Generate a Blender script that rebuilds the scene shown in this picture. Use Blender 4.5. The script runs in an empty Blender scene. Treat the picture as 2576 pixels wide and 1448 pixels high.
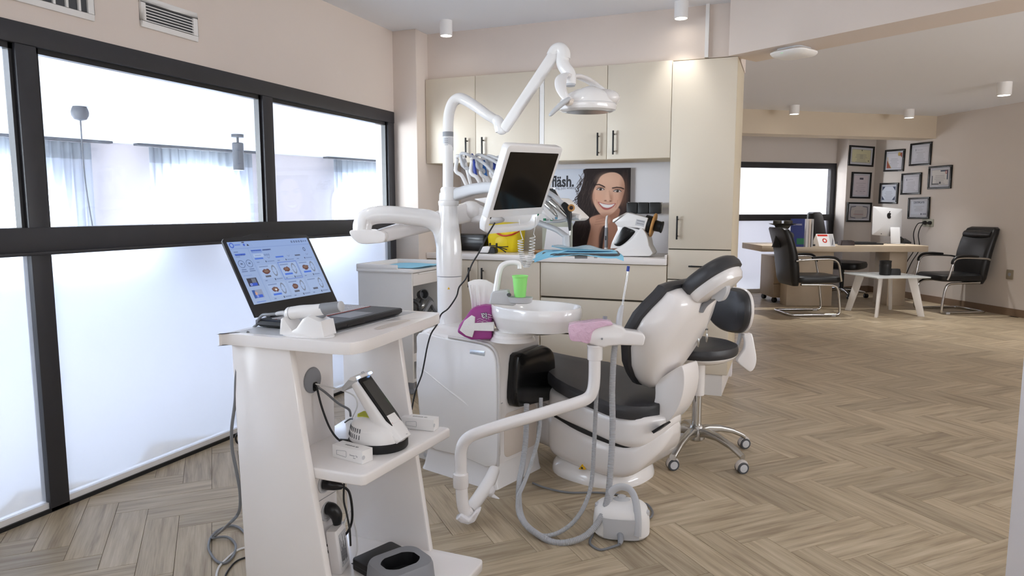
import bpy, bmesh, math, random
import numpy as np
from mathutils import Vector, Matrix
random.seed(7)
SC = bpy.context.scene
COL = SC.collection
PI = math.pi

# ---------------------------------------------------------------- camera, world, exposure
cam_data = bpy.data.cameras.new('camera'); cam = bpy.data.objects.new('camera', cam_data); COL.objects.link(cam)
cam_data.sensor_fit = 'HORIZONTAL'; cam_data.sensor_width = 36.0; cam_data.lens = 36.0*1750/2576
cam_data.clip_start = 0.05; cam_data.clip_end = 120
cam.location = (0, 0, 1.21)
cam.rotation_euler = (math.radians(90-6.516), 0, math.radians(21.82))
SC.camera = cam
wd = bpy.data.worlds.new('world'); SC.world = wd; wd.use_nodes = True
wd.node_tree.nodes['Background'].inputs[0].default_value = (0.86, 0.93, 1.0, 1)
wd.node_tree.nodes['Background'].inputs[1].default_value = 1.0
SC.view_settings.view_transform = 'Standard'; SC.view_settings.look = 'None'
SC.view_settings.gamma = 1.0; SC.view_settings.use_curve_mapping = False
SC.view_settings.exposure = 0.45
SC.cycles.use_denoising = True
SC.cycles.max_bounces = 10; SC.cycles.diffuse_bounces = 6; SC.cycles.glossy_bounces = 4
SC.cycles.transmission_bounces = 8; SC.cycles.transparent_max_bounces = 16
SC.cycles.sample_clamp_indirect = 6.0
SC.cycles.caustics_reflective = False; SC.cycles.caustics_refractive = False

def area_light(name, loc, direction, sx, sy, power, color=(1,1,1), spread=180):
    d = bpy.data.lights.new(name, 'AREA'); d.shape = 'RECTANGLE'; d.size = sx; d.size_y = sy
    d.energy = power; d.color = color; d.spread = math.radians(spread)
    o = bpy.data.objects.new(name, d); COL.objects.link(o); o.location = loc
    o.rotation_euler = Vector(direction).to_track_quat('-Z', 'Y').to_euler()
    return o
HW = Vector((0.282, 0.959, 0)); HN = Vector((0.959, -0.282, 0))     # the hall's far wall: direction, inward normal
# unseen fill lights added to brighten the clinic, tilted up towards the ceiling
area_light('rear_fill', (0.6, -1.45, 1.45), (0, 1, 1.8), 3.1, 1.65, 22, (0.95, 0.97, 1.0))
area_light('right_fill', (4.95, 2.9, 1.45), (-1, 0.25, 1.8), 3.4, 1.65, 140, (0.98, 0.98, 1.0))
# area lights added to brighten the hall and the room behind the office window
area_light('hall_side_fill', (-7.5, -2.85, 1.4), (-0.5, 1, 0.5), 7.0, 1.9, 1150, (0.88, 0.94, 1.0))
area_light('back_room_fill', (-2.8, 10.42, 1.4), (0.12, 1.0, 0), 1.2, 2.0, 420, (0.93, 0.96, 1.0))
LAMP_CLINIC, LAMP_OFFICE = 8, 84

# ---------------------------------------------------------------- materials
M = {}
def lin(c):
    c = c/255.0
    return c/12.92 if c <= 0.04045 else ((c+0.055)/1.055)**2.4
def rgb(r, g, b): return (lin(r), lin(g), lin(b), 1)
def mat(key, col, rough=0.5, metal=0.0, spec=0.5, vary=0.03, scale=6.0, bump=0.0, bscale=60.0, coat=0.0, trans=0.0, ior=1.45, emit=0.0, alpha=1.0):
    m = bpy.data.materials.new(key); m.use_nodes = True; nt = m.node_tree; b = nt.nodes['Principled BSDF']
    c = rgb(*col)
    b.inputs['Base Color'].default_value = c; b.inputs['Roughness'].default_value = rough; b.inputs['Metallic'].default_value = metal
    b.inputs['Specular IOR Level'].default_value = spec; b.inputs['Coat Weight'].default_value = coat; b.inputs['Coat Roughness'].default_value = 0.08
    b.inputs['Transmission Weight'].default_value = trans; b.inputs['IOR'].default_value = ior; b.inputs['Alpha'].default_value = alpha
    if emit:
        b.inputs['Emission Color'].default_value = c; b.inputs['Emission Strength'].default_value = emit
    tc = nt.nodes.new('ShaderNodeTexCoord')
    if vary:
        n = nt.nodes.new('ShaderNodeTexNoise'); n.inputs['Scale'].default_value = scale; n.inputs['Detail'].default_value = 3
        nt.links.new(tc.outputs['Object'], n.inputs['Vector'])
        r = nt.nodes.new('ShaderNodeMix'); r.data_type = 'RGBA'
        r.inputs['A'].default_value = tuple(x*(1-vary) for x in c[:3])+(1,); r.inputs['B'].default_value = tuple(min(1, x*(1+vary)) for x in c[:3])+(1,)
        nt.links.new(n.outputs['Fac'], r.inputs['Factor']); nt.links.new(r.outputs['Result'], b.inputs['Base Color'])
    if bump:
        n2 = nt.nodes.new('ShaderNodeTexNoise'); n2.inputs['Scale'].default_value = bscale; n2.inputs['Detail'].default_value = 4
        nt.links.new(tc.outputs['Object'], n2.inputs['Vector'])
        bp = nt.nodes.new('ShaderNodeBump'); bp.inputs['Strength'].default_value = bump; bp.inputs['Distance'].default_value = 0.01
        nt.links.new(n2.outputs['Fac'], bp.inputs['Height']); nt.links.new(bp.outputs['Normal'], b.inputs['Normal'])
    M[key] = m; return m
mat('wall', (224, 212, 203), 0.85, vary=0.012, scale=2, bump=0.05, bscale=220, spec=0.2)
mat('wall_office', (216, 208, 201), 0.85, vary=0.012, scale=2, bump=0.05, bscale=220, spec=0.2)
mat('beam', (216, 203, 184), 0.85, vary=0.012, scale=2, bump=0.05, bscale=220, spec=0.2)
mat('beam_face', (228, 218, 208), 0.85, vary=0.012, scale=2, bump=0.05, bscale=220, spec=0.2)
mat('ceiling', (238, 240, 246), 0.9, vary=0.01, scale=1.5, spec=0.2)
mat('white_wall', (236, 233, 236), 0.8, vary=0.01, scale=1.5, spec=0.2)
mat('frame', (50, 50, 54), 0.42, vary=0.06, scale=14, bump=0.03, bscale=300)
mat('hall_wall', (200, 192, 190), 0.9, vary=0.01, spec=0.2)
mat('hall_floor', (222, 222, 224), 0.6)
mat('cream', (216, 206, 189), 0.42, vary=0.012, scale=3)
mat('cream_side', (214, 202, 178), 0.5, vary=0.012, scale=3)
mat('carcass', (200, 190, 170), 0.6)
mat('gap', (70, 62, 50), 0.8)
mat('worktop', (238, 233, 230), 0.3, vary=0.012)
mat('plinth', (232, 228, 224), 0.5)
mat('black', (22, 22, 23), 0.45)
mat('black_gloss', (12, 12, 13), 0.22, spec=0.4, coat=0.15, vary=0)
mat('black_satin', (28, 28, 30), 0.32)
mat('white', (240, 238, 237), 0.28, vary=0.01, coat=0.25)
mat('white_gloss', (243, 241, 240), 0.14, vary=0.01, coat=0.6)
mat('white_matt', (236, 234, 232), 0.55, vary=0.012)
mat('warm_white', (240, 236, 234), 0.22, vary=0.01, coat=0.4)
mat('ivory', (226, 214, 202), 0.25, vary=0.01, coat=0.3)
mat('light_grey', (196, 197, 200), 0.4)
mat('mid_grey', (140, 142, 147), 0.45)
mat('dark_grey', (74, 76, 80), 0.5)
mat('hose', (172, 173, 176), 0.3, vary=0.02)
mat('chrome', (205, 205, 205), 0.12, metal=1.0, vary=0.02)
mat('alu', (190, 188, 184), 0.25, metal=1.0, vary=0.03, scale=20)
mat('leather', (54, 54, 57), 0.42, vary=0.06, scale=25, bump=0.06, bscale=260)
mat('leather_chair', (20, 20, 22), 0.36, vary=0.08, scale=25, bump=0.05, bscale=200)
mat('rubber', (25, 25, 26), 0.6)
mat('cable_grey', (120, 122, 126), 0.45)
mat('cable_black', (18, 18, 19), 0.45)
mat('cable_white', (225, 224, 222), 0.4)
mat('yellow', (242, 216, 30), 0.42, vary=0.03)
mat('red', (198, 52, 38), 0.4)
mat('blue_paper', (150, 214, 242), 0.85, vary=0.04, scale=20)
mat('blue_dark', (28, 56, 150), 0.4)
mat('blue_mid', (40, 110, 190), 0.4)
mat('green', (158, 240, 134), 0.3, vary=0.02)
mat('green_mark', (30, 120, 84), 0.5)
mat('orange', (238, 150, 44), 0.45)
mat('paper', (236, 234, 236), 0.8)
mat('ink', (52, 52, 58), 0.7)
mat('ink_soft', (130, 130, 138), 0.7)
mat('silver_label', (214, 222, 230), 0.22, metal=0.5, vary=0.05)
mat('warn_yellow', (226, 178, 40), 0.5)
mat('plum', (158, 62, 138), 0.4, vary=0.1, scale=30)
mat('navy', (28, 34, 66), 0.5)
mat('tissue', (240, 237, 236), 0.9, vary=0.02, scale=30, bump=0.15, bscale=40)
mat('pouch_white', (240, 238, 238), 0.3, vary=0.03, bump=0.35, bscale=45)
mat('wrap', (238, 236, 238), 0.12, vary=0.04, bump=0.5, bscale=50)
mat('pink_wrap', (224, 186, 208), 0.14, vary=0.12, scale=16, bump=0.5, bscale=50)
mat('cork', (196, 146, 86), 0.6, vary=0.1, scale=40)
mat('desk', (196, 180, 158), 0.5, vary=0.08, scale=9)
mat('desk_dark', (150, 132, 110), 0.5, vary=0.08, scale=9)
mat('skirting', (128, 106, 86), 0.5, vary=0.06)
mat('screen_black', (26, 23, 20), 0.12, spec=0.3, vary=0)
mat('screen_grey', (64, 64, 62), 0.2, vary=0)
mat('frame_black', (18, 18, 19), 0.35)
mat('outlet', (164, 164, 148), 0.5)
mat('outlet_steel', (140, 130, 112), 0.45)
mat('brown_plastic', (52, 36, 34), 0.4)
mat('book_blue', (34, 52, 128), 0.5)
mat('tape', (196, 200, 60), 0.7)
mat('wheel', (214, 208, 204), 0.4)
mat('candle', (58, 54, 46), 0.5, vary=0.15, scale=40)
mat('trolley_glass_grey', (190, 192, 194), 0.3)
mat('lamp_white', (244, 243, 243), 0.35, vary=0)
mat('pouch_film', (206, 230, 240), 0.15, vary=0.05, bump=0.4, bscale=60, alpha=0.62)
mat('trim_grey', (214, 210, 208), 0.3)
mat('wood_tray', (168, 132, 92), 0.5, vary=0.1)

def emis(key, col, strength):
    m = bpy.data.materials.new(key); m.use_nodes = True; nt = m.node_tree; nt.nodes.clear()
    e = nt.nodes.new('ShaderNodeEmission'); e.inputs[0].default_value = rgb(*col); e.inputs[1].default_value = strength
    o = nt.nodes.new('ShaderNodeOutputMaterial'); nt.links.new(e.outputs[0], o.inputs[0]); M[key] = m
emis('lamp_glow', (255, 248, 236), 14.0)
emis('led_blue', (150, 190, 255), 5.0)
emis('led_green', (120, 240, 170), 1.2)
emis('day_pane', (226, 238, 255), 30.0)

def glass_mat(key, tint, gloss=0.06, rough=0.02):
    m = bpy.data.materials.new(key); m.use_nodes = True; nt = m.node_tree; nt.nodes.clear()
    t = nt.nodes.new('ShaderNodeBsdfTransparent'); t.inputs[0].default_value = tint
    g = nt.nodes.new('ShaderNodeBsdfGlossy'); g.inputs['Roughness'].default_value = rough
    mx = nt.nodes.new('ShaderNodeMixShader'); mx.inputs[0].default_value = gloss
    o = nt.nodes.new('ShaderNodeOutputMaterial')
    nt.links.new(t.outputs[0], mx.inputs[1]); nt.links.new(g.outputs[0], mx.inputs[2]); nt.links.new(mx.outputs[0], o.inputs[0]); M[key] = m
glass_mat('glass', (0.97, 0.985, 0.99, 1), 0.05)
glass_mat('table_glass', (0.80, 0.88, 0.89, 1), 0.30, 0.05)
def sheen_glass_mat(key):
    m = bpy.data.materials.new(key); m.use_nodes = True; nt = m.node_tree; nt.nodes.clear()
    t = nt.nodes.new('ShaderNodeBsdfTransparent'); d = nt.nodes.new('ShaderNodeBsdfPrincipled'); d.inputs['Base Color'].default_value = (0.78, 0.82, 0.84, 1); d.inputs['Roughness'].default_value = 0.06
    mx = nt.nodes.new('ShaderNodeMixShader'); mx.inputs[0].default_value = 0.72; o = nt.nodes.new('ShaderNodeOutputMaterial')
    nt.links.new(t.outputs[0], mx.inputs[1]); nt.links.new(d.outputs[0], mx.inputs[2]); nt.links.new(mx.outputs[0], o.inputs[0]); M[key] = m
sheen_glass_mat('sheen_glass')  # white in the mix stands in for the reflection on the table top
glass_mat('clear_film', (0.93, 0.94, 0.95, 1), 0.25, 0.15)
glass_mat('tinted_plastic', (0.62, 0.64, 0.66, 1), 0.16, 0.1)
def frosted_mat(key):
    m = bpy.data.materials.new(key); m.use_nodes = True; nt = m.node_tree; nt.nodes.clear()
    tl = nt.nodes.new('ShaderNodeBsdfTranslucent'); tl.inputs[0].default_value = (0.25, 0.262, 0.283, 1)
    rf = nt.nodes.new('ShaderNodeBsdfRefraction'); rf.inputs['Color'].default_value = (0.44, 0.455, 0.48, 1); rf.inputs['Roughness'].default_value = 0.42; rf.inputs['IOR'].default_value = 1.18
    df = nt.nodes.new('ShaderNodeBsdfDiffuse'); df.inputs[0].default_value = (0.85, 0.87, 0.9, 1)
    n = nt.nodes.new('ShaderNodeTexNoise'); n.inputs['Scale'].default_value = 300
    m1 = nt.nodes.new('ShaderNodeMixShader'); m1.inputs[0].default_value = 0.68
    m2 = nt.nodes.new('ShaderNodeMixShader'); m2.inputs[0].default_value = 0.12
    o = nt.nodes.new('ShaderNodeOutputMaterial')
    nt.links.new(tl.outputs[0], m1.inputs[1]); nt.links.new(rf.outputs[0], m1.inputs[2])
    nt.links.new(m1.outputs[0], m2.inputs[1]); nt.links.new(df.outputs[0], m2.inputs[2]); nt.links.new(m2.outputs[0], o.inputs[0]); M[key] = m
frosted_mat('frosted')
def curtain_mat(key, c, transp):
    m = bpy.data.materials.new(key); m.use_nodes = True; nt = m.node_tree; nt.nodes.clear()
    tl = nt.nodes.new('ShaderNodeBsdfTranslucent'); tl.inputs[0].default_value = c
    df = nt.nodes.new('ShaderNodeBsdfDiffuse'); df.inputs[0].default_value = c
    tr = nt.nodes.new('ShaderNodeBsdfTransparent')
    m1 = nt.nodes.new('ShaderNodeMixShader'); m1.inputs[0].default_value = 0.5
    m2 = nt.nodes.new('ShaderNodeMixShader'); m2.inputs[0].default_value = transp
    tc = nt.nodes.new('ShaderNodeTexCoord'); wv = nt.nodes.new('ShaderNodeTexNoise'); wv.inputs['Scale'].default_value = 40
    nt.links.new(tc.outputs['Object'], wv.inputs['Vector'])
    o = nt.nodes.new('ShaderNodeOutputMaterial')
    nt.links.new(tl.outputs[0], m1.inputs[1]); nt.links.new(df.outputs[0], m1.inputs[2])
    nt.links.new(m1.outputs[0], m2.inputs[1]); nt.links.new(tr.outputs[0], m2.inputs[2]); nt.links.new(m2.outputs[0], o.inputs[0]); M[key] = m
curtain_mat('curtain', (0.42, 0.45, 0.50, 1), 0.22)
curtain_mat('curtain_heading', (0.26, 0.28, 0.30, 1), 0.01)

def paint_mat(key, emit=0.0, rough=0.4):
    m = bpy.data.materials.new(key); m.use_nodes = True; nt = m.node_tree; b = nt.nodes['Principled BSDF']
    a = nt.nodes.new('ShaderNodeAttribute'); a.attribute_name = 'print'
    nt.links.new(a.outputs['Color'], b.inputs['Base Color']); b.inputs['Roughness'].default_value = rough; b.inputs['Specular IOR Level'].default_value = 0.2
    if emit:
        b.inputs['Base Color'].default_value = (0.01, 0.01, 0.01, 1); nt.links.remove(b.inputs['Base Color'].links[0])
        nt.links.new(a.outputs['Color'], b.inputs['Emission Color']); b.inputs['Emission Strength'].default_value = emit
    M[key] = m
paint_mat('print_paper', rough=0.7); paint_mat('print_screen', emit=0.62, rough=0.25)

def plank_mat():
    m = bpy.data.materials.new('oak_plank'); m.use_nodes = True; nt = m.node_tree; b = nt.nodes['Principled BSDF']; N = nt.nodes.new; L = nt.links.new
    uv = N('ShaderNodeUVMap'); uv.uv_map = 'uv'
    oi = N('ShaderNodeObjectInfo')
    ad = N('ShaderNodeVectorMath'); ad.operation = 'ADD'
    mu = N('ShaderNodeMath'); mu.operation = 'MULTIPLY'; mu.inputs[1].default_value = 37.0; L(oi.outputs['Random'], mu.inputs[0])
    cx = N('ShaderNodeCombineXYZ'); L(mu.outputs[0], cx.inputs[0]); L(mu.outputs[0], cx.inputs[2])
    L(uv.outputs[0], ad.inputs[0]); L(cx.outputs[0], ad.inputs[1])
    mp = N('ShaderNodeMapping'); mp.inputs['Scale'].default_value = (1.8, 24, 1); L(ad.outputs[0], mp.inputs[0])
    n1 = N('ShaderNodeTexNoise'); n1.inputs['Scale'].default_value = 1.6; n1.inputs['Detail'].default_value = 6; n1.inputs['Distortion'].default_value = 0.35; L(mp.outputs[0], n1.inputs['Vector'])
    mp2 = N('ShaderNodeMapping'); mp2.inputs['Scale'].default_value = (6, 130, 1); L(ad.outputs[0], mp2.inputs[0])
    n2 = N('ShaderNodeTexNoise'); n2.inputs['Scale'].default_value = 1.5; n2.inputs['Detail'].default_value = 3; L(mp2.outputs[0], n2.inputs['Vector'])
    n3 = N('ShaderNodeTexNoise'); n3.inputs['Scale'].default_value = 5.0; n3.inputs['Detail'].default_value = 1; L(ad.outputs[0], n3.inputs['Vector'])
    mx = N('ShaderNodeMix'); mx.data_type = 'FLOAT'; mx.inputs[0].default_value = 0.28; L(n1.outputs['Fac'], mx.inputs[2]); L(n2.outputs['Fac'], mx.inputs[3])
    cr = N('ShaderNodeValToRGB'); e = cr.color_ramp.elements
    e[0].position = 0.28; e[0].color = rgb(136, 117, 96); e[1].position = 0.72; e[1].color = rgb(202, 186, 162)
    k = cr.color_ramp.elements.new(0.5); k.color = rgb(177, 161, 135)
    L(mx.outputs[0], cr.inputs[0])
    tone = N('ShaderNodeAttribute'); tone.attribute_name = 'tone'
    hs = N('ShaderNodeHueSaturation'); L(cr.outputs[0], hs.inputs['Color']); L(tone.outputs['Fac'], hs.inputs['Value'])
    L(hs.outputs[0], b.inputs['Base Color']); b.inputs['Roughness'].default_value = 0.42; b.inputs['Specular IOR Level'].default_value = 0.4
    bp = N('ShaderNodeBump'); bp.inputs['Strength'].default_value = 0.12; bp.inputs['Distance'].default_value = 0.004; L(n2.outputs['Fac'], bp.inputs['Height']); L(bp.outputs[0], b.inputs['Normal'])
    M['oak'] = m
plank_mat()

# ---------------------------------------------------------------- mesh helpers
class MB:
    def __init__(s): s.v = []; s.f = []
    def add(s, v, f):
        o = len(s.v); s.v += [tuple(p) for p in v]; s.f += [tuple(i+o for i in q) for q in f]; return s
    def box(s, x0, x1, y0, y1, z0, z1):
        return s.add([(x0,y0,z0),(x1,y0,z0),(x1,y1,z0),(x0,y1,z0),(x0,y0,z1),(x1,y0,z1),(x1,y1,z1),(x0,y1,z1)],
                     [(0,3,2,1),(4,5,6,7),(0,1,5,4),(1,2,6,5),(2,3,7,6),(3,0,4,7)])
    def bar(s, a, b, w, h, up=(0,0,1)):            # a straight bar of rectangular section
        a = Vector(a); b = Vector(b); d = (b-a).normalized(); u = Vector(up)
        if abs(d.dot(u)) > 0.98: u = Vector((0,1,0))
        r = d.cross(u).normalized()*w/2; t = r.cross(d).normalized()*h/2
        return s.add([a-r-t,a+r-t,a+r+t,a-r+t,b-r-t,b+r-t,b+r+t,b-r+t],
                     [(0,1,2,3),(7,6,5,4),(0,4,5,1),(1,5,6,2),(2,6,7,3),(3,7,4,0)])
    def prism(s, poly, a, b):                        # polygon in 3D: list of points offset by vector a, b
        n = len(poly); A = Vector(a); B = Vector(b)
        v = [Vector(p)+A for p in poly]+[Vector(p)+B for p in poly]
        return s.add(v, [tuple(range(n))[::-1], tuple(range(n, 2*n))]+[(i, (i+1)%n, n+(i+1)%n, n+i) for i in range(n)])
    def loft(s, secs, cap=True, closed=True):
        n = len(secs[0]); v = [p for q in secs for p in q]; f = []
        for k in range(len(secs)-1):
            for i in range(n if closed else n-1):
                j = (i+1) % n; f.append((k*n+i, k*n+j, (k+1)*n+j, (k+1)*n+i))
        if cap and closed: f += [tuple(range(n))[::-1], tuple(range((len(secs)-1)*n, len(secs)*n))]
        return s.add(v, f)
    def lathe(s, prof, c=(0,0,0), n=24, axis=(0,0,1), sx=1.0, sy=1.0):
        q = Vector((0,0,1)).rotation_difference(Vector(axis)); c = Vector(c)
        return s.loft([[c+q@Vector((r*math.cos(2*PI*i/n)*sx, r*math.sin(2*PI*i/n)*sy, z)) for i in range(n)] for r, z in prof])
    def cyl(s, a, b, r, n=16, r2=None):
        a = Vector(a); b = Vector(b); return s.lathe([(r, 0), (r if r2 is None else r2, (b-a).length)], a, n, b-a)
    def tube(s, pts, r, n=10, smooth=6, caps=True, flat=1.0):
        P = [Vector(p) for p in pts]; R = list(r) if hasattr(r, '__len__') else [r]*len(P)
        if smooth > 1 and len(P) > 2:
            Q = []; RR = []
            for i in range(len(P)-1):
                p0 = P[max(i-1, 0)]; p1 = P[i]; p2 = P[i+1]; p3 = P[min(i+2, len(P)-1)]
                for k in range(smooth):
                    t = k/smooth; t2 = t*t; t3 = t2*t
                    Q.append(0.5*((2*p1)+(p2-p0)*t+(2*p0-5*p1+4*p2-p3)*t2+(3*p1-p0-3*p2+p3)*t3)); RR.append(R[i]*(1-t)+R[i+1]*t)
            Q.append(P[-1]); RR.append(R[-1]); P = Q; R = RR
        T = [(P[min(i+1, len(P)-1)]-P[max(i-1, 0)]).normalized() for i in range(len(P))]
        u = T[0].cross(Vector((0,0,1)));
        if u.length < 0.05: u = T[0].cross(Vector((0,1,0)))
        u.normalize(); secs = []
        for i in range(len(P)):
            if i: u = (T[i-1].rotation_difference(T[i]) @ u); u = (u-T[i]*u.dot(T[i])).normalized()
            w = T[i].cross(u)
            secs.append([P[i]+u*R[i]*math.cos(2*PI*k/n)+w*R[i]*flat*math.sin(2*PI*k/n) for k in range(n)])
        return s.loft(secs, cap=caps)
    def sphere(s, c, rx, ry=None, rz=None, n=16, m=10):
        ry = ry or rx; rz = rz or rx; c = Vector(c)
        return s.loft([[c+Vector((rx*math.sin(PI*j/m)*math.cos(2*PI*i/n), ry*math.sin(PI*j/m)*math.sin(2*PI*i/n), -rz*math.cos(PI*j/m))) for i in range(n)] for j in [0.02]+list(range(1, m))+[m-0.02]])
    def mesh(s, name, bevel=0.0, seg=2, angle=35, smooth=True):
        me = bpy.data.meshes.new(name); me.from_pydata(s.v, [], s.f)
        bm = bmesh.new(); bm.from_mesh(me); bmesh.ops.remove_doubles(bm, verts=bm.verts, dist=1e-6)
        bmesh.ops.recalc_face_normals(bm, faces=bm.faces)
        if bevel:
            ed = [e for e in bm.edges if len(e.link_faces) == 2 and e.calc_face_angle(0) > math.radians(angle)]
            if ed: bmesh.ops.bevel(bm, geom=ed, offset=bevel, segments=seg, profile=0.5, affect='EDGES', clamp_overlap=True)
        bm.to_mesh(me); bm.free()
        if smooth:
            me.shade_smooth(); me.set_sharp_from_angle(angle=math.radians(38))
        return me

def link(o, parent=None):
    COL.objects.link(o)
    if parent is not None: o.parent = parent
    return o
def obj(name, mb, m, parent=None, bevel=0.0, seg=2, angle=35, label=None, smooth=True):
    me = mb.mesh(name, bevel, seg, angle, smooth) if isinstance(mb, MB) else mb
    o = bpy.data.objects.new(name, me)
    if m is not None: me.materials.clear(); me.materials.append(M[m])
    if label: o['label'] = label
    return link(o, parent)
def tag(o, label, cat, group=None):
    o['label'] = label; o['category'] = cat
    if group: o['group'] = group
    return o
def thing(name, label, cat, loc=(0,0,0), rot=0.0, group=None):
    o = bpy.data.objects.new(name, None); o.empty_display_size = 0.05; o.location = loc; o.rotation_euler = (0, 0, math.radians(rot))
    COL.objects.link(o); return tag(o, label, cat, group)
def struct(name, mb, m, parent=None, bevel=0.0, label=None):
    o = obj(name, mb, m, parent, bevel)
    if parent is None: o['kind'] = 'structure'
    if label: o['label'] = label
    return o
def copy_tree(o, parent=None):
    c = o.copy(); COL.objects.link(c); c.parent = parent
    for ch in o.children: copy_tree(ch, c)
    return c
def rrect(w, h, r, n=5):                                # rounded rectangle outline, centred
    P = []
    for cx, cy, a0 in ((w/2-r, h/2-r, 0), (-w/2+r, h/2-r, 90), (-w/2+r, -h/2+r, 180), (w/2-r, -h/2+r, 270)):
        for k in range(n+1):
            a = math.radians(a0+90*k/n); P.append((cx+r*math.cos(a), cy+r*math.sin(a)))
    return P
def smooth_poly(P, k=5):                                # closed Catmull-Rom
    n = len(P); out = []
    for i in range(n):
        p0, p1, p2, p3 = [Vector(P[(i+j) % n]) for j in (-1, 0, 1, 2)]
        for q in range(k):
            t = q/k; out.append(tuple(0.5*((2*p1)+(p2-p0)*t+(2*p0-5*p1+4*p2-p3)*t*t+(3*p1-p0-3*p2+p3)*t*t*t)))
    return out
def rot_about(mb, a, axis='Z', c=(0,0,0)):
    m = Matrix.Translation(c) @ Matrix.Rotation(math.radians(a), 4, axis) @ Matrix.Translation(-Vector(c))
    mb.v = [tuple(m @ Vector(p)) for p in mb.v]; return mb
def xform(mb, mtx):
    mb.v = [tuple(mtx @ Vector(p)) for p in mb.v]; return mb
def text_mesh(body, size, mtx, name='lettering', m='ink', parent=None, bold=0.0, align='LEFT', xs=1.0, extr=0.0004):
    cu = bpy.data.curves.new('t', 'FONT'); cu.body = body; cu.size = size; cu.align_x = align; cu.extrude = extr; cu.offset = bold; cu.resolution_u = 3
    o = bpy.data.objects.new('t', cu); COL.objects.link(o)
    me = bpy.data.meshes.new_from_object(o.evaluated_get(bpy.context.evaluated_depsgraph_get())); bpy.data.objects.remove(o); bpy.data.curves.remove(cu)
    me.transform(mtx @ Matrix.Diagonal((xs, 1, 1, 1))); me.name = name
    return obj(name, me, m, parent)
def frame_mtx(o, ex, ey):                                # text frame: origin, right, up
    ex = Vector(ex).normalized(); ey = Vector(ey).normalized(); ez = ex.cross(ey)
    m = Matrix((ex, ey, ez)).transposed().to_4x4(); m.translation = Vector(o); return m
# ---- flat print: a grid painted by numpy, colours held in a mesh attribute
class Paint:
    def __init__(s, w, h, nx, ny, bg):               # drawing coordinates 0..w, 0..h, y downwards
        s.nx = nx; s.ny = ny; x = np.linspace(0, w, nx); y = np.linspace(0, h, ny); s.X, s.Y = np.meshgrid(x, y)
        s.c = np.zeros((ny, nx, 3)); s.c[:] = bg; s.px = w/nx
    def put(s, mask, col, a=1.0):
        k = np.clip(mask, 0, 1)[..., None]*a; s.c = s.c*(1-k)+np.array(col, float)*k
    def ell(s, cx, cy, rx, ry, col, a=1.0, soft=0.1, rot=0.0):
        t = math.radians(rot); dx = s.X-cx; dy = s.Y-cy; u = (dx*math.cos(t)+dy*math.sin(t))/rx; v = (-dx*math.sin(t)+dy*math.cos(t))/ry
        s.put((1-np.sqrt(u*u+v*v))/soft+0.5, col, a)
    def ring(s, cx, cy, rx, ry, wd, col, a=1.0):
        d = np.abs(np.sqrt(((s.X-cx)/rx)**2+((s.Y-cy)/ry)**2)-1)*min(rx, ry); s.put((wd/2-d)/s.px+0.5, col, a)
    def rect(s, x0, y0, x1, y1, col, a=1.0):
        d = np.minimum(np.minimum(s.X-x0, x1-s.X), np.minimum(s.Y-y0, y1-s.Y)); s.put(d/s.px+0.5, col, a)
    def poly(s, P, col, a=1.0, soft=1.0):
        d = np.full(s.X.shape, 1e9); inside = np.zeros(s.X.shape, bool); n = len(P)
        for i in range(n):
            (x0, y0), (x1, y1) = P[i], P[(i+1) % n]; ex, ey = x1-x0, y1-y0; L = ex*ex+ey*ey+1e-9
            t = np.clip(((s.X-x0)*ex+(s.Y-y0)*ey)/L, 0, 1); d = np.minimum(d, np.hypot(s.X-x0-t*ex, s.Y-y0-t*ey))
            c = ((y0 > s.Y) != (y1 > s.Y)) & (s.X < ex*(s.Y-y0)/(ey if abs(ey) > 1e-9 else 1e-9)+x0); inside ^= c
        s.put(np.where(inside, d, -d)/(s.px*soft)+0.5, col, a)
    def line(s, P, wd, col, a=1.0, soft=1.0):
        d = np.full(s.X.shape, 1e9)
        for (x0, y0), (x1, y1) in zip(P, P[1:]):
            ex, ey = x1-x0, y1-y0; L = ex*ex+ey*ey+1e-9
            t = np.clip(((s.X-x0)*ex+(s.Y-y0)*ey)/L, 0, 1); d = np.minimum(d, np.hypot(s.X-x0-t*ex, s.Y-y0-t*ey))
        s.put((wd/2-d)/(s.px*soft)+0.5, col, a)
    def mesh(s, name, o, ex, ey):                     # o: top-left corner, ex: vector to the right edge, ey: vector to the bottom edge
        o = np.array(o, float); ex = np.array(ex, float); ey = np.array(ey, float); nx, ny = s.nx, s.ny
        U, V = np.meshgrid(np.linspace(0, 1, nx), np.linspace(0, 1, ny))
        v = o+U[..., None]*ex+V[..., None]*ey; idx = np.arange(nx*ny).reshape(ny, nx)
        f = np.stack([idx[:-1, :-1], idx[1:, :-1], idx[1:, 1:], idx[:-1, 1:]], -1).reshape(-1, 4)
        me = bpy.data.meshes.new(name); me.from_pydata(v.reshape(-1, 3).tolist(), [], f.tolist())
        at = me.attributes.new('print', 'FLOAT_COLOR', 'POINT'); c = np.clip(s.c, 0, 255)/255.0
        l = np.where(c <= 0.04045, c/12.92, ((c+0.055)/1.055)**2.4)
        at.data.foreach_set('color', np.concatenate([l.reshape(-1, 3), np.ones((nx*ny, 1))], 1).astype(np.float32).ravel())
        return me

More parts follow.
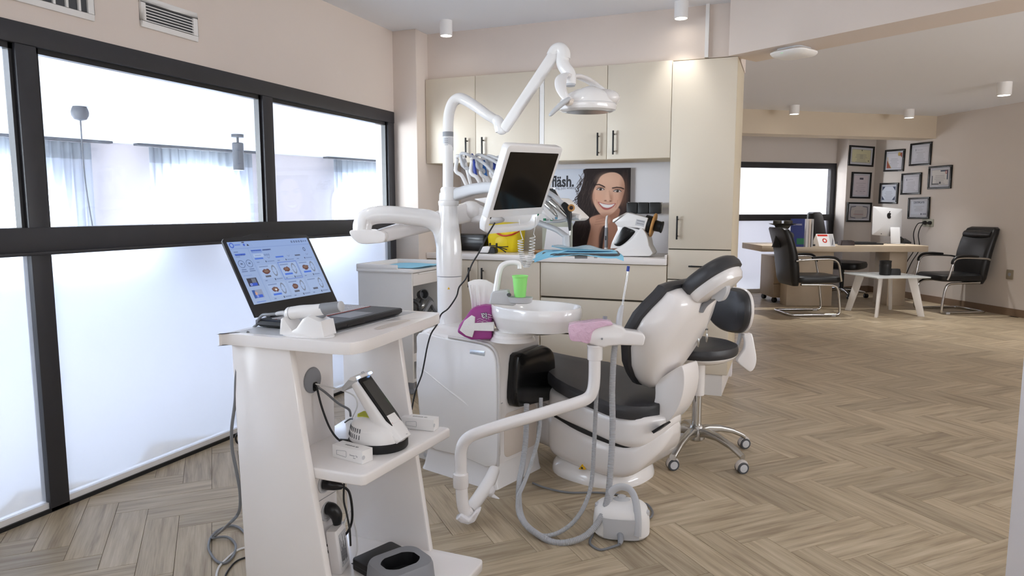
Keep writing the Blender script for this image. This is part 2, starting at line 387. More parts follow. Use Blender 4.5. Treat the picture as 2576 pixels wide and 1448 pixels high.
# ================================================================ THE SETTING
def inpoly(x, y, P):
    r = False; n = len(P)
    for i in range(n):
        (x0, y0), (x1, y1) = P[i], P[(i+1) % n]
        if (y0 > y) != (y1 > y) and x < (x1-x0)*(y-y0)/(y1-y0)+x0: r = not r
    return r
ROOM = [(-2.98,-1.5),(5.0,-1.5),(5.0,5.3),(2.5,9.25),(1.15,11.45),(0.62,11.5),(-1.45,10.0),(-0.55,5.0),(-0.55,4.75),(-2.98,4.75)]
floor = struct('floor', MB().prism([(-2.76,-1.55,0),(5.05,-1.55,0),(5.05,5.25,0),(1.1,11.5,0),(0.6,11.45,0),(-1.4,10.1,0),(-0.55,5.3,0),(-2.76,5.3,0)], (0,0,-0.05), (0,0,-0.004)), 'gap')
PW, PN = 0.118, 4
PL = PW*PN; P0, Q0 = 1.95, 1.65
S2 = math.sqrt(0.5)
def pq(p, q): return (p*S2-q*S2, p*S2+q*S2)
def plank_mesh(seed):
    rnd = random.Random(seed); g = 0.0007
    mb = MB().box(-PL/2+g, PL/2-g, -PW/2+g, PW/2-g, -0.0045, 0.0)
    me = mb.mesh('plank', 0.0006, 1)
    ux, uy = rnd.uniform(0, 40), rnd.uniform(0, 40)
    lay = me.uv_layers.new(name='uv')
    for l in me.loops:
        c = me.vertices[l.vertex_index].co; lay.data[l.index].uv = (c.x+ux, c.y+uy)
    at = me.attributes.new('tone', 'FLOAT', 'POINT'); t = rnd.uniform(0.86, 1.10)
    at.data.foreach_set('value', [t]*len(me.vertices)); me.materials.append(M['oak']); return me
PLANKS = [plank_mesh(100+i) for i in range(24)]
spots = []
for i in range(-90, 130):
    for k in range(-20, 21):
        p = P0+(i+2*PN*k)*PW; q = Q0-i*PW
        spots.append((*pq(p+PL/2, q+PW/2), 45))
        p = P0+i*PW; q = Q0-(i-PN+2*PN*k)*PW
        spots.append((*pq(p+PW/2, q+PL/2), 135))
spots = [s for s in spots if inpoly(s[0], s[1], ROOM)]
fwd = Vector((math.sin(math.radians(-21.82)), math.cos(math.radians(-21.82)))); rgt = Vector((fwd.y, -fwd.x))
def rank(s):
    v = Vector(s[:2]); f = v.dot(fwd); r = v.dot(rgt)
    seen = f > 1.9 and abs(r) < f*0.80 and not (s[0] < -0.75 and s[1] > 2.9 and s[0] > -2.2)
    return (0 if seen else 1, v.length)
spots.sort(key=rank)
rest_v = []; rest_f = []; rest_uv = []; rest_t = []
for i, (x, y, a) in enumerate(spots):
    me = PLANKS[random.randrange(24)]; flip = 180*random.randrange(2)
    if i < 300:
        o = bpy.data.objects.new('plank', me); COL.objects.link(o); o.parent = floor
        o.location = (x, y, random.uniform(-0.0003, 0.0002)); o.rotation_euler = (0, 0, math.radians(a+flip))
    else:
        m4 = Matrix.Translation((x, y, 0)) @ Matrix.Rotation(math.radians(a), 4, 'Z')
        g = 0.0007; o0 = len(rest_v); u0, v0 = random.uniform(0, 40), random.uniform(0, 40); t = random.uniform(0.86, 1.10)
        for cx, cy in ((-PL/2+g, -PW/2+g), (PL/2-g, -PW/2+g), (PL/2-g, PW/2-g), (-PL/2+g, PW/2-g)):
            rest_v.append(tuple(m4 @ Vector((cx, cy, 0)))); rest_uv.append((cx+u0, cy+v0)); rest_t.append(t)
        for cx, cy in ((-PL/2+g, -PW/2+g), (PL/2-g, -PW/2+g), (PL/2-g, PW/2-g), (-PL/2+g, PW/2-g)):
            rest_v.append(tuple(m4 @ Vector((cx, cy, -0.0045)))); rest_uv.append((cx+u0, cy+v0)); rest_t.append(t)
        rest_f += [tuple(o0+j for j in q) for q in ((0,1,2,3),(0,4,5,1),(1,5,6,2),(2,6,7,3),(3,7,4,0))]
me = bpy.data.meshes.new('planks_further_off'); me.from_pydata(rest_v, [], rest_f)
lay = me.uv_layers.new(name='uv')
for l in me.loops: lay.data[l.index].uv = rest_uv[l.vertex_index]
at = me.attributes.new('tone', 'FLOAT', 'POINT'); at.data.foreach_set('value', rest_t)
o = obj('planks_further_off', me, 'oak', floor); o['kind'] = 'stuff'; o['label'] = 'oak herringbone planks further off'

CZ, OZ = 2.467, 2.38
struct('ceiling', MB().box(-2.76, 5.05, -1.6, 5.3, CZ, CZ+0.05), 'ceiling')
struct('ceiling_office', MB().prism([(-0.5,4.72,0),(5.05,1.55,0),(5.05,5.3,0),(1.15,11.55,0),(0.5,11.6,0),(-1.5,10.1,0)], (0,0,OZ), (0,0,OZ+0.05)), 'ceiling')
# left wall above the partition, partition itself
XP = -2.708
struct('wall_left', MB().box(XP-0.06, XP, -1.55, 4.46, 1.90, CZ), 'wall')
struct('wall_corner', MB().box(XP-0.06, -2.518, 4.46, 5.25, 0, CZ), 'wall', bevel=0.004)
win = bpy.data.objects.new('window_1', None); COL.objects.link(win); win.location = (XP, 1.45, 0); win['kind'] = 'structure'; win['label'] = 'dark framed glass partition with frosted lower panes'
def W1(name, x0, x1, y0, y1, z0, z1, m, bevel=0.0):
    return obj(name, MB().box(x0-XP, x1-XP, y0-1.45, y1-1.45, z0, z1), m, win, bevel)
W1('top_rail', XP-0.055, XP+0.006, -1.55, 4.458, 1.822, 1.902, 'frame', 0.003)
W1('middle_rail', XP-0.055, XP+0.012, -1.55, 4.458, 1.035, 1.137, 'frame', 0.003)
W1('middle_rail_lip', XP-0.050, XP+0.022, -1.55, 4.458, 1.030, 1.044, 'frame', 0.003)
W1('sill_gasket', XP-0.055, XP+0.004, -1.55, 4.458, 0.0, 0.016, 'rubber')
W1('sill_bead', XP-0.050, XP-0.006, -1.55, 4.458, 0.016, 0.040, 'white_gloss')
YP = [-0.83, 0.48, 1.79, 3.10, 4.376]
for y in YP:
    W1('post', XP-0.055, XP+0.004, y, y+0.080, 0.0, 1.822, 'frame', 0.003)
    W1('post_bead', XP-0.045, XP-0.012, y-0.016, y+0.096, 1.137, 1.822, 'black_satin')
ye = [-1.55]+[v for y in YP for v in (y, y+0.08)]
for i in range(0, len(ye)-1, 2):
    a, b = ye[i], ye[i+1]
    W1('clear_pane', XP-0.034, XP-0.026, a, b, 1.137, 1.822, 'glass')
    W1('top_bead', XP-0.045, XP-0.012, a, b, 1.800, 1.822, 'black_satin')
    fp = bpy.data.meshes.new('frosted_pane'); fp.from_pydata([(-0.022, a-1.45, 0.04), (-0.022, b-1.45, 0.04), (-0.022, b-1.45, 1.035), (-0.022, a-1.45, 1.035)], [], [(0,1,2,3)])
    obj('frosted_pane', fp, 'frosted', win)
# air vents on the left wall
def vent(label, y0, y1, z0, z1, n, vertical):
    t = thing('air_vent', label, 'vent', (XP, (y0+y1)/2, z0)); fw = 0.026; hy = (y1-y0)/2; h = z1-z0
    fr = MB().box(0.0, 0.012, -hy, hy, 0, fw).box(0, 0.012, -hy, hy, h-fw, h).box(0, 0.012, -hy, -hy+fw, fw, h-fw).box(0, 0.012, hy-fw, hy, fw, h-fw)
    obj('vent_frame', fr, 'white_matt', t, 0.002)
    obj('duct_opening', MB().box(0.0005, 0.002, -hy+fw, hy-fw, fw, h-fw), 'dark_grey', t)
    for k in range(n):
        f = (k+0.7)/(n+0.4)
        if vertical: b = MB().box(0.002, 0.011, -hy+fw+f*(2*hy-2*fw)-0.004, -hy+fw+f*(2*hy-2*fw)+0.006, fw, h-fw)
        else: b = MB().add([(0.002,-hy+fw,fw+f*(h-2*fw)-0.002),(0.011,-hy+fw,fw+f*(h-2*fw)-0.006),(0.011,hy-fw,fw+f*(h-2*fw)-0.006),(0.002,hy-fw,fw+f*(h-2*fw)-0.002),
                        (0.002,-hy+fw,fw+f*(h-2*fw)+0.002),(0.011,-hy+fw,fw+f*(h-2*fw)-0.002),(0.011,hy-fw,fw+f*(h-2*fw)-0.002),(0.002,hy-fw,fw+f*(h-2*fw)+0.002)],
                        [(0,3,2,1),(4,5,6,7),(0,1,5,4),(1,2,6,5),(2,3,7,6),(3,0,4,7)])
        obj('slat', b, 'white_matt', t)
vent('white wall vent with horizontal slats above the glass partition', 2.345, 2.662, 2.008, 2.142, 6, False)
vent('larger white wall vent with upright slats cut by the top left corner', 1.20, 2.118, 1.974, 2.26, 16, True)

# back wall with the cabinet niche, bulkhead, trunking
struct('wall_back', MB().box(-2.52, -0.36, 5.17, 5.25, 0, 2.15), 'white_wall')
struct('wall_back_upper', MB().box(-2.518, -0.345, 4.63, 5.25, 2.146, CZ), 'wall')
struct('trim_1', MB().box(-0.549, -0.527, 4.60, 4.63, 2.146, CZ), 'white_matt')
struct('trim_2', MB().box(-1.632, -1.600, 4.585, 4.65, 1.54, 2.138), 'white_matt')
struct('trim_3', MB().box(-2.50, -0.75, 5.145, 5.17, 1.215, 1.235), 'white_matt')
bs, bd, bn = Vector((-0.40, 4.56, 0)), Vector((0.857, -0.516, 0)), Vector((0.516, 0.857, 0))
struct('trim_4', MB().prism([bs, bs+bd*6.3, bs+bd*6.3+bn*0.285, bs+bn*0.285], (0,0,2.135), (0,0,CZ)), 'wall', label='plastered ceiling beam between clinic and office')
struct('wall_office_left', MB().prism([(-0.46,5.2,0),(-0.56,5.2,0),(-1.45,10.1,0),(-1.35,10.1,0)], (0,0,0), (0,0,CZ)), 'wall_office')
ow = Vector((0.813, 0.582, 0)); on = Vector((-0.582, 0.813, 0)); og = Vector((0.58, 11.36, 0))
def oseg(t0, t1, d0, d1): return [og+ow*t0+on*d0, og+ow*t1+on*d0, og+ow*t1+on*d1, og+ow*t0+on*d1]
struct('wall_office_window', MB().prism(oseg(-2.5, 0.4, 0.0, 0.10), (0,0,1.865), (0,0,CZ)), 'wall_office')
struct('trim_5', MB().prism([Vector((1.669,10.442,0))+ow*0.3, Vector((1.669,10.442,0))-ow*3.2, Vector((1.669,10.442,0))-ow*3.2+on*0.3, Vector((1.669,10.442,0))+ow*0.3+on*0.3], (0,0,2.10), (0,0,OZ+0.02)), 'beam', label='beige ceiling beam over the office')
struct('wall_office_pier', MB().prism([(0.70,11.10,0),(1.12,11.40,0),(1.0,11.7,0),(0.57,11.36,0)], (0,0,0), (0,0,CZ)), 'wall_office')
rw = Vector((0.535, -0.845, 0)); rn = Vector((0.845, 0.535, 0)); r0 = Vector((1.079, 11.373, 0))
struct('wall_right', MB().prism([r0-rw*0.15, r0+rw*7.33, r0+rw*7.33+rn*0.1, r0-rw*0.15+rn*0.1], (0,0,0), (0,0,CZ)), 'wall_office')
struct('baseboard_right', MB().prism([r0-rn*0.012, r0+rw*7.3-rn*0.012, r0+rw*7.3, r0], (0,0,0), (0,0,0.085)), 'skirting')
struct('baseboard_pier', MB().prism([(0.705,11.09,0),(1.085,11.365,0),(1.085,11.375,0),(0.705,11.10,0)], (0,0,0), (0,0,0.085)), 'skirting')
struct('wall_right_near', MB().box(5.0, 5.1, -1.6, 1.1, 0, CZ).box(5.0, 5.1, 4.7, 5.3, 0, CZ).box(5.0, 5.1, 1.1, 4.7, 0, 0.55).box(5.0, 5.1, 1.1, 4.7, 2.32, CZ), 'wall')
w3 = bpy.data.objects.new('window_3', None); COL.objects.link(w3); w3['kind'] = 'structure'  # unseen window, added as a surround for the right fill light
obj('window_frame', MB().box(5.02, 5.07, 1.1, 4.7, 0.55, 0.60).box(5.02, 5.07, 1.1, 4.7, 2.27, 2.32).box(5.02, 5.07, 1.1, 1.15, 0.6, 2.27).box(5.02, 5.07, 4.65, 4.7, 0.6, 2.27).box(5.02, 5.07, 2.87, 2.93, 0.6, 2.27), 'frame', w3)
struct('wall_pillar', MB().box(0.633, 1.15, 1.95, 2.36, 0, CZ), 'white_wall')
struct('wall_rear', MB().box(-2.76, -1.0, -1.6, -1.52, 0, CZ).box(2.2, 5.1, -1.6, -1.52, 0, CZ).box(-1.0, 2.2, -1.6, -1.52, 0, 0.55).box(-1.0, 2.2, -1.6, -1.52, 2.32, CZ), 'wall')
w4 = bpy.data.objects.new('window_4', None); COL.objects.link(w4); w4['kind'] = 'structure'  # unseen window, added as a surround for the rear fill light
obj('window_frame', MB().box(-1.0, 2.2, -1.58, -1.53, 0.55, 0.60).box(-1.0, 2.2, -1.58, -1.53, 2.27, 2.32).box(-1.0, -0.95, -1.58, -1.53, 0.6, 2.27).box(2.15, 2.2, -1.58, -1.53, 0.6, 2.27).box(0.57, 0.63, -1.58, -1.53, 0.6, 2.27), 'frame', w4)
# office window
w2 = bpy.data.objects.new('window_2', None); COL.objects.link(w2); w2['kind'] = 'structure'; w2['label'] = 'dark framed office window with frosted lower panes'
def OW(name, t0, t1, d0, d1, z0, z1, m): return obj(name, MB().prism(oseg(t0, t1, d0, d1), (0,0,z0), (0,0,z1)), m, w2, 0.002)
OW('top_rail', -2.4, 0.0, -0.01, 0.06, 1.785, 1.865, 'frame')
OW('middle_rail', -2.4, 0.0, -0.015, 0.06, 1.035, 1.125, 'frame')
OW('end_post', -0.10, 0.0, -0.01, 0.06, 0.0, 1.785, 'frame')
OW('end_post', -2.4, -2.3, -0.01, 0.06, 0.0, 1.785, 'frame')
OW('sill', -2.3, -0.10, -0.005, 0.06, 0.0, 0.05, 'white_matt')
OW('clear_pane', -2.3, -0.10, 0.02, 0.03, 1.125, 1.785, 'glass')
a, b = og+ow*-2.3+on*0.02, og+ow*-0.1+on*0.02
fp = bpy.data.meshes.new('frosted_pane'); fp.from_pydata([(a.x,a.y,0.05),(b.x,b.y,0.05),(b.x,b.y,1.035),(a.x,a.y,1.035)], [], [(0,1,2,3)])
obj('frosted_pane', fp, 'frosted', w2)
# the room behind the office window
struct('wall_back_room', MB().prism(oseg(-4.5, 3.5, 3.2, 3.3), (0,0,0), (0,0,CZ+0.1)), 'white_wall')
struct('wall_back_room_column', MB().prism(oseg(-1.35, -0.72, 2.7, 3.2), (0,0,0), (0,0,CZ+0.1)), 'wall')
struct('wall_back_room_side', MB().prism(oseg(2.2, 2.3, 0.1, 3.3), (0,0,0), (0,0,CZ+0.1)), 'white_wall')
struct('ceiling_back_room', MB().prism(oseg(-4.5, 2.3, 0.1, 3.3), (0,0,CZ-0.12), (0,0,CZ-0.07)), 'ceiling')
struct('floor_back_room', MB().prism(oseg(-4.5, 2.3, 0.08, 3.3), (0,0,-0.04), (0,0,-0.01)), 'hall_floor')

# ---------------------------------------------------------------- the hall beyond the partition
HC = Vector((-12.42, 9.3, 0))
def hseg(t0, t1, d0, d1): return [HC+HW*t0+HN*d0, HC+HW*t1+HN*d0, HC+HW*t1+HN*d1, HC+HW*t0+HN*d1]
struct('wall_hall_far', MB().prism(hseg(-13.5, 15.5, -0.10, 0.0), (0,0,0), (0,0,CZ+0.03)), 'hall_wall')
struct('ceiling_hall', MB().box(-17.5, XP-0.06, -3.1, 24, CZ, CZ+0.05), 'ceiling')
struct('floor_hall', MB().box(-17.5, XP-0.058, -3.1, 24, -0.05, -0.008), 'hall_floor')
struct('wall_hall_end', MB().box(-17, XP-0.06, 24, 24.1, 0, CZ), 'hall_wall')
struct('wall_hall_side', MB().box(-17, -11.2, -3.1, -3.0, 0, CZ).box(-3.8, XP-0.06, -3.1, -3.0, 0, CZ).box(-11.2, -3.8, -3.1, -3.0, 0, 0.35).box(-11.2, -3.8, -3.1, -3.0, 2.42, CZ), 'hall_wall')
struct('wall_hall_near', MB().box(XP-0.16, XP-0.058, 4.46, 24, 0, CZ), 'hall_wall')
w5 = bpy.data.objects.new('window_5', None); COL.objects.link(w5); w5['kind'] = 'structure'  # unseen window bars, added around the hall's side fill light
obj('window_frame', MB().box(-11.2, -3.8, -3.06, -3.0, 0.35, 0.42).box(-11.2, -3.8, -3.06, -3.0, 2.35, 2.42).box(-8.75, -8.65, -3.06, -3.0, 0.42, 2.35).box(-6.25, -6.15, -3.06, -3.0, 0.42, 2.35), 'frame', w5)
def arch_window(n, tc, w, ztop):
    wn = bpy.data.objects.new('window_%d' % n, None); COL.objects.link(wn); wn['kind'] = 'structure'
    r = w/2; zs = ztop-r*0.72; P = [HC+HW*(tc-r)+Vector((0,0,0.35)), HC+HW*(tc+r)+Vector((0,0,0.35))]
    P += [HC+HW*(tc+r*math.cos(PI*k/14))+Vector((0,0,zs+r*0.72*math.sin(PI*k/14))) for k in range(15)]
    obj('bright_pane', MB().prism(P, HN*0.006, HN*0.012), 'day_pane', wn)
    fr = MB()
    for k in range(len(P)): fr.bar(P[k]+HN*0.02, P[(k+1) % len(P)]+HN*0.02, 0.05, 0.05, HN)
    fr.bar(HC+HW*tc+HN*0.02+Vector((0,0,0.35)), HC+HW*tc+HN*0.02+Vector((0,0,ztop)), 0.04, 0.04, HN)
    obj('window_frame', fr, 'white_matt', wn)
arch_window(6, -1.9, 3.0, 2.12); arch_window(7, 2.2, 2.0, 2.08); arch_window(8, 6.7, 2.0, 2.08); arch_window(9, 11.2, 2.0, 2.08); arch_window(10, -6.5, 2.4, 2.08)
def curtain(label, t0, t1, amp=0.05):
    c = HC+HW*((t0+t1)/2)+HN*0.30
    t = thing('sheer_curtain', label, 'curtain', (c.x, c.y, 0.05), group='sheer curtains of the hall')
    n = int((t1-t0)*42); pts = []
    for i in range(n+1):
        s = t0+(t1-t0)*i/n-(t0+t1)/2; pts.append(HW*s+HN*(amp*math.sin(i*0.9)+0.02*math.sin(i*0.37)))
    def sheet(z0, z1, k):
        v = [(p.x, p.y, z0) for p in pts]+[(p.x*1, p.y*1, z1) for p in pts]; m = len(pts)
        me = bpy.data.meshes.new('sheet'); me.from_pydata(v, [], [(i, i+1, m+i+1, m+i) for i in range(m-1)]); me.shade_smooth(); return me
    obj('sheer_drop', sheet(0.0, 2.06, 1), 'curtain', t)
    obj('gathered_heading', sheet(2.06, 2.36, 1), 'curtain_heading', t)
    obj('rail', MB().prism([q-c for q in hseg(t0-0.25, t1+0.35, 0.22, 0.40)], (0,0,2.375), (0,0,2.412)), 'dark_grey', t)
curtain('grey sheer curtain seen left of the first partition post', -4.2, 0.05)
curtain('bright grey sheer curtain over the arched window behind the black cylinder spotlight', 1.10, 3.30)
curtain('bluish sheer curtain seen through the narrow right pane', 5.55, 7.9)
# pendant and spotlight in the hall
p = (-8.277,6.213,2.467)
t = thing('pendant_lamp', 'dark round ceiling rose with a thin hanging cord', 'lamp', p)
obj('ceiling_rose', MB().lathe([(0.02,-0.17),(0.07,-0.155),(0.095,-0.11),(0.10,-0.07),(0.09,-0.03),(0.075,0)]), 'dark_grey', t)
obj('cord', MB().tube([(0,0,-0.16),(0.01,0,-0.9),(0.03,0.05,-1.55)], 0.009, 6), 'dark_grey', t)
obj('lamp_shade', MB().lathe([(0.16,-1.82),(0.14,-1.7),(0.05,-1.58),(0.01,-1.55)], (0.03,0.05,0)), 'dark_grey', t)
p = (-8.864,9.503,2.467)
t = thing('ceiling_spotlight', 'dark grey cylinder spotlight on a stem in the hall', 'lamp', p)
obj('mount_plate', MB().lathe([(0.10,-0.05),(0.10,0)]), 'dark_grey', t)
obj('stem', MB().cyl((0,0,-0.14), (0,0,-0.05), 0.02), 'dark_grey', t)
obj('lamp_tube', MB().lathe([(0.085,-0.60),(0.092,-0.59),(0.092,-0.15),(0.08,-0.14)]), 'dark_grey', t)
obj('lamp_glass', MB().lathe([(0.08,-0.605),(0.08,-0.60)]), 'white_gloss', t)
# ---------------------------------------------------------------- surface-mounted ceiling lamps
def ceiling_lamp(loc, label, power, grp, r=0.042, h=0.10):
    t = thing('ceiling_lamp', label, 'lamp', loc, group=grp)
    obj('lamp_housing', MB().lathe([(r*0.82,-h+0.004),(r*0.9,-h),(r,-h+0.004),(r,0)], n=28), 'lamp_white', t)
    obj('lamp_lens', MB().lathe([(r*0.78,-h+0.001),(r*0.78,-h+0.006)], n=24), 'lamp_glow', t)
    d = bpy.data.lights.new('lamp_light', 'SPOT'); d.energy = power; d.spot_size = math.radians(82); d.spot_blend = 1.0; d.shadow_soft_size = 0.04; d.color = (1.0, 0.98, 0.955)
    o = bpy.data.objects.new('lamp_light', d); link(o, t); o.location = (0, 0, -h-0.01)
ceiling_lamp((-2.221,4.35,CZ), 'white cylinder ceiling lamp by the corner above the wall cabinets', LAMP_CLINIC, 'clinic ceiling lamps')
ceiling_lamp((-0.683,4.50,CZ), 'white cylinder ceiling lamp cut by the top edge beside the trunking', LAMP_CLINIC, 'clinic ceiling lamps')
for x, y, w in ((-2.2,2.5,'over the gap between cart and trolley'),(-0.7,2.5,'over the foot of the dental chair'),(0.9,2.5,'over the open floor by the white pillar'),(-2.2,0.5,'nearest the partition behind the camera'),(-0.7,0.5,'straight above the camera'),(0.9,0.5,'behind the camera on the pillar side')):  # lamps added out of view to light the clinic
    ceiling_lamp((x,y,CZ), 'unseen white ceiling lamp added for light, '+w, LAMP_CLINIC, 'clinic ceiling lamps')
ceiling_lamp((-0.025,8.756,2.38), 'white cylinder ceiling lamp above the left office chair', LAMP_OFFICE, 'office ceiling lamps', 0.055, 0.10)
ceiling_lamp((1.244,9.611,2.38), 'white cylinder ceiling lamp above the framed certificates', LAMP_OFFICE, 'office ceiling lamps', 0.055, 0.10)
ceiling_lamp((1.794,7.908,2.38), 'white cylinder ceiling lamp at the right edge of the office ceiling', LAMP_OFFICE, 'office ceiling lamps', 0.06, 0.12)
ceiling_lamp((3.4,5.9,OZ), 'unseen white ceiling lamp added for light by the long office wall, beyond the right picture edge', LAMP_OFFICE, 'office ceiling lamps', 0.055, 0.10)  # this lamp and the next are added out of view to brighten the office
ceiling_lamp((3.0,4.3,OZ), 'unseen white ceiling lamp added for light near the added side window, beyond the right picture edge', LAMP_OFFICE, 'office ceiling lamps', 0.055, 0.10)
# wireless access point on the beam soffit
t = thing('access_point', 'white scalloped wireless access point under the ceiling beam', 'router', (-0.03,4.50,2.135), -31)
obj('mount_plate', MB().prism([(x,y,0) for x,y in rrect(0.15,0.15,0.03)], (0,0,-0.014), (0,0,0)), 'light_grey', t)
dome = []
for k, (sc, z) in enumerate(((0.86,-0.012),(1.0,-0.022),(1.0,-0.030),(0.9,-0.042),(0.6,-0.050))): dome.append([(x*sc*(1+0.012*math.cos(24*math.atan2(y,x))), y*sc*(1+0.012*math.cos(24*math.atan2(y,x))), z) for x,y in rrect(0.215,0.215,0.05,8)])
obj('dome_cover', MB().loft(dome), 'white_matt', t)
obj('status_light', MB().box(-0.02,-0.005,-0.104,-0.098,-0.036,-0.033), 'led_green', t)

# ================================================================ FITTED CABINETS
YF = 4.584
def bar_handle(parent, x, z, length, horizontal=False, y=YF):
    h = MB()
    if horizontal:
        h.box(x, x+length, y-0.034, y-0.024, z-0.005, z+0.005); h.box(x+0.012, x+0.02, y-0.025, y, z-0.004, z+0.004); h.box(x+length-0.02, x+length-0.012, y-0.025, y, z-0.004, z+0.004)
    else:
        h.box(x-0.005, x+0.005, y-0.034, y-0.024, z, z+length); h.box(x-0.004, x+0.004, y-0.025, y, z+0.018, z+0.026); h.box(x-0.004, x+0.004, y-0.025, y, z+length-0.026, z+length-0.018)
    return h
def local(mb, loc): mb.v = [(p[0]-loc[0], p[1]-loc[1], p[2]-loc[2]) for p in mb.v]; return mb
def cabinet(name, label, cat, x0, x1, y1, z0, z1, fronts, grp=None, plinth=None, bodymat='cream_side'):
    L = ((x0+x1)/2, (YF+y1)/2, 0.0 if plinth else z0)
    t = thing(name, label, cat, L, group=grp)
    obj('body', local(MB().box(x0, x1, YF+0.020, y1, z0, z1), L), bodymat, t, 0.001)
    obj('shadow_gap', local(MB().box(x0+0.004, x1-0.004, YF+0.017, YF+0.0205, z0+0.004, z1-0.004), L), 'gap', t)  # dark sheet painted as the shade between the fronts
    if plinth: obj('plinth', local(MB().box(x0+0.002, x1-0.002 if name != 'tall_cabinet' else x1-0.03, YF+0.012, y1, 0, z0-0.002), L), 'plinth', t)
    for kind, a, b, c, d, hd in fronts:
        f = obj(kind, local(MB().box(a+0.0016, b-0.0016, YF, YF+0.018, c+0.0016, d-0.0016), L), 'cream', t, 0.0012)
        if hd: obj('handle', local(bar_handle(t, *hd), L), 'black', f, 0.001, label='black bar handle')
    return t
cabinet('wall_cabinet', 'cream double-door wall cabinet left of the white trunking', 'cabinet', -2.515, -1.634, 4.97, 1.537, 2.140,
        [('door', -2.515, -2.115, 1.537, 2.140, (-2.180, 1.568, 0.142)), ('door', -2.115, -1.634, 1.537, 2.140, (-2.053, 1.568, 0.142))], 'wall cabinets')
cabinet('wall_cabinet', 'cream double-door wall cabinet right of the white trunking', 'cabinet', -1.599, -0.742, 4.97, 1.533, 2.142,
        [('door', -1.599, -1.160, 1.533, 2.142, (-1.215, 1.557, 0.150)), ('door', -1.160, -0.742, 1.533, 2.142, (-1.110, 1.562, 0.155))], 'wall cabinets')
cabinet('base_cabinet', 'cream base cabinet with two doors behind the white column', 'cabinet', -2.515, -1.624, 5.168, 0.14, 0.838,
        [('door', -2.515, -2.103, 0.14, 0.838, (-2.164, 0.640, 0.145)), ('door', -2.103, -1.624, 0.14, 0.838, (-2.060, 0.640, 0.145))], 'base cabinets', True)
cabinet('drawer_cabinet', 'cream base cabinet with three wide handleless drawers', 'cabinet', -1.620, -0.746, 5.168, 0.14, 0.838,
        [('drawer', -1.620, -0.746, 0.600, 0.838, None), ('drawer', -1.620, -0.746, 0.346, 0.590, None), ('drawer', -1.620, -0.746, 0.14, 0.340, None)], 'base cabinets', True)
cabinet('tall_cabinet', 'tall cream cabinet at the end of the worktop', 'cabinet', -0.742, -0.346, 5.168, 0.14, 2.134,
        [('door', -0.742, -0.346, 0.950, 2.134, (-0.683, 1.012, 0.150)), ('drawer', -0.742, -0.346, 0.752, 0.946, (-0.604, 0.841, 0.13, True)),
         ('drawer', -0.742, -0.346, 0.545, 0.748, (-0.600, 0.640, 0.13, True)), ('drawer', -0.742, -0.346, 0.342, 0.541, (-0.600, 0.44, 0.13, True)), ('drawer', -0.742, -0.346, 0.14, 0.338, (-0.600, 0.24, 0.13, True))], None, True)
L = (-1.63, 4.86, 0.842)
t = thing('worktop', 'long white worktop on the cream base cabinets', 'worktop', L)
obj('slab', local(MB().box(-2.515, -0.746, 4.562, 5.168, 0.842, 0.884), L), 'worktop', t, 0.003)
obj('end_lip', local(MB().box(-0.758, -0.746, 4.562, 5.168, 0.884, 0.910), L), 'worktop', t, 0.002)
WT = 0.8845
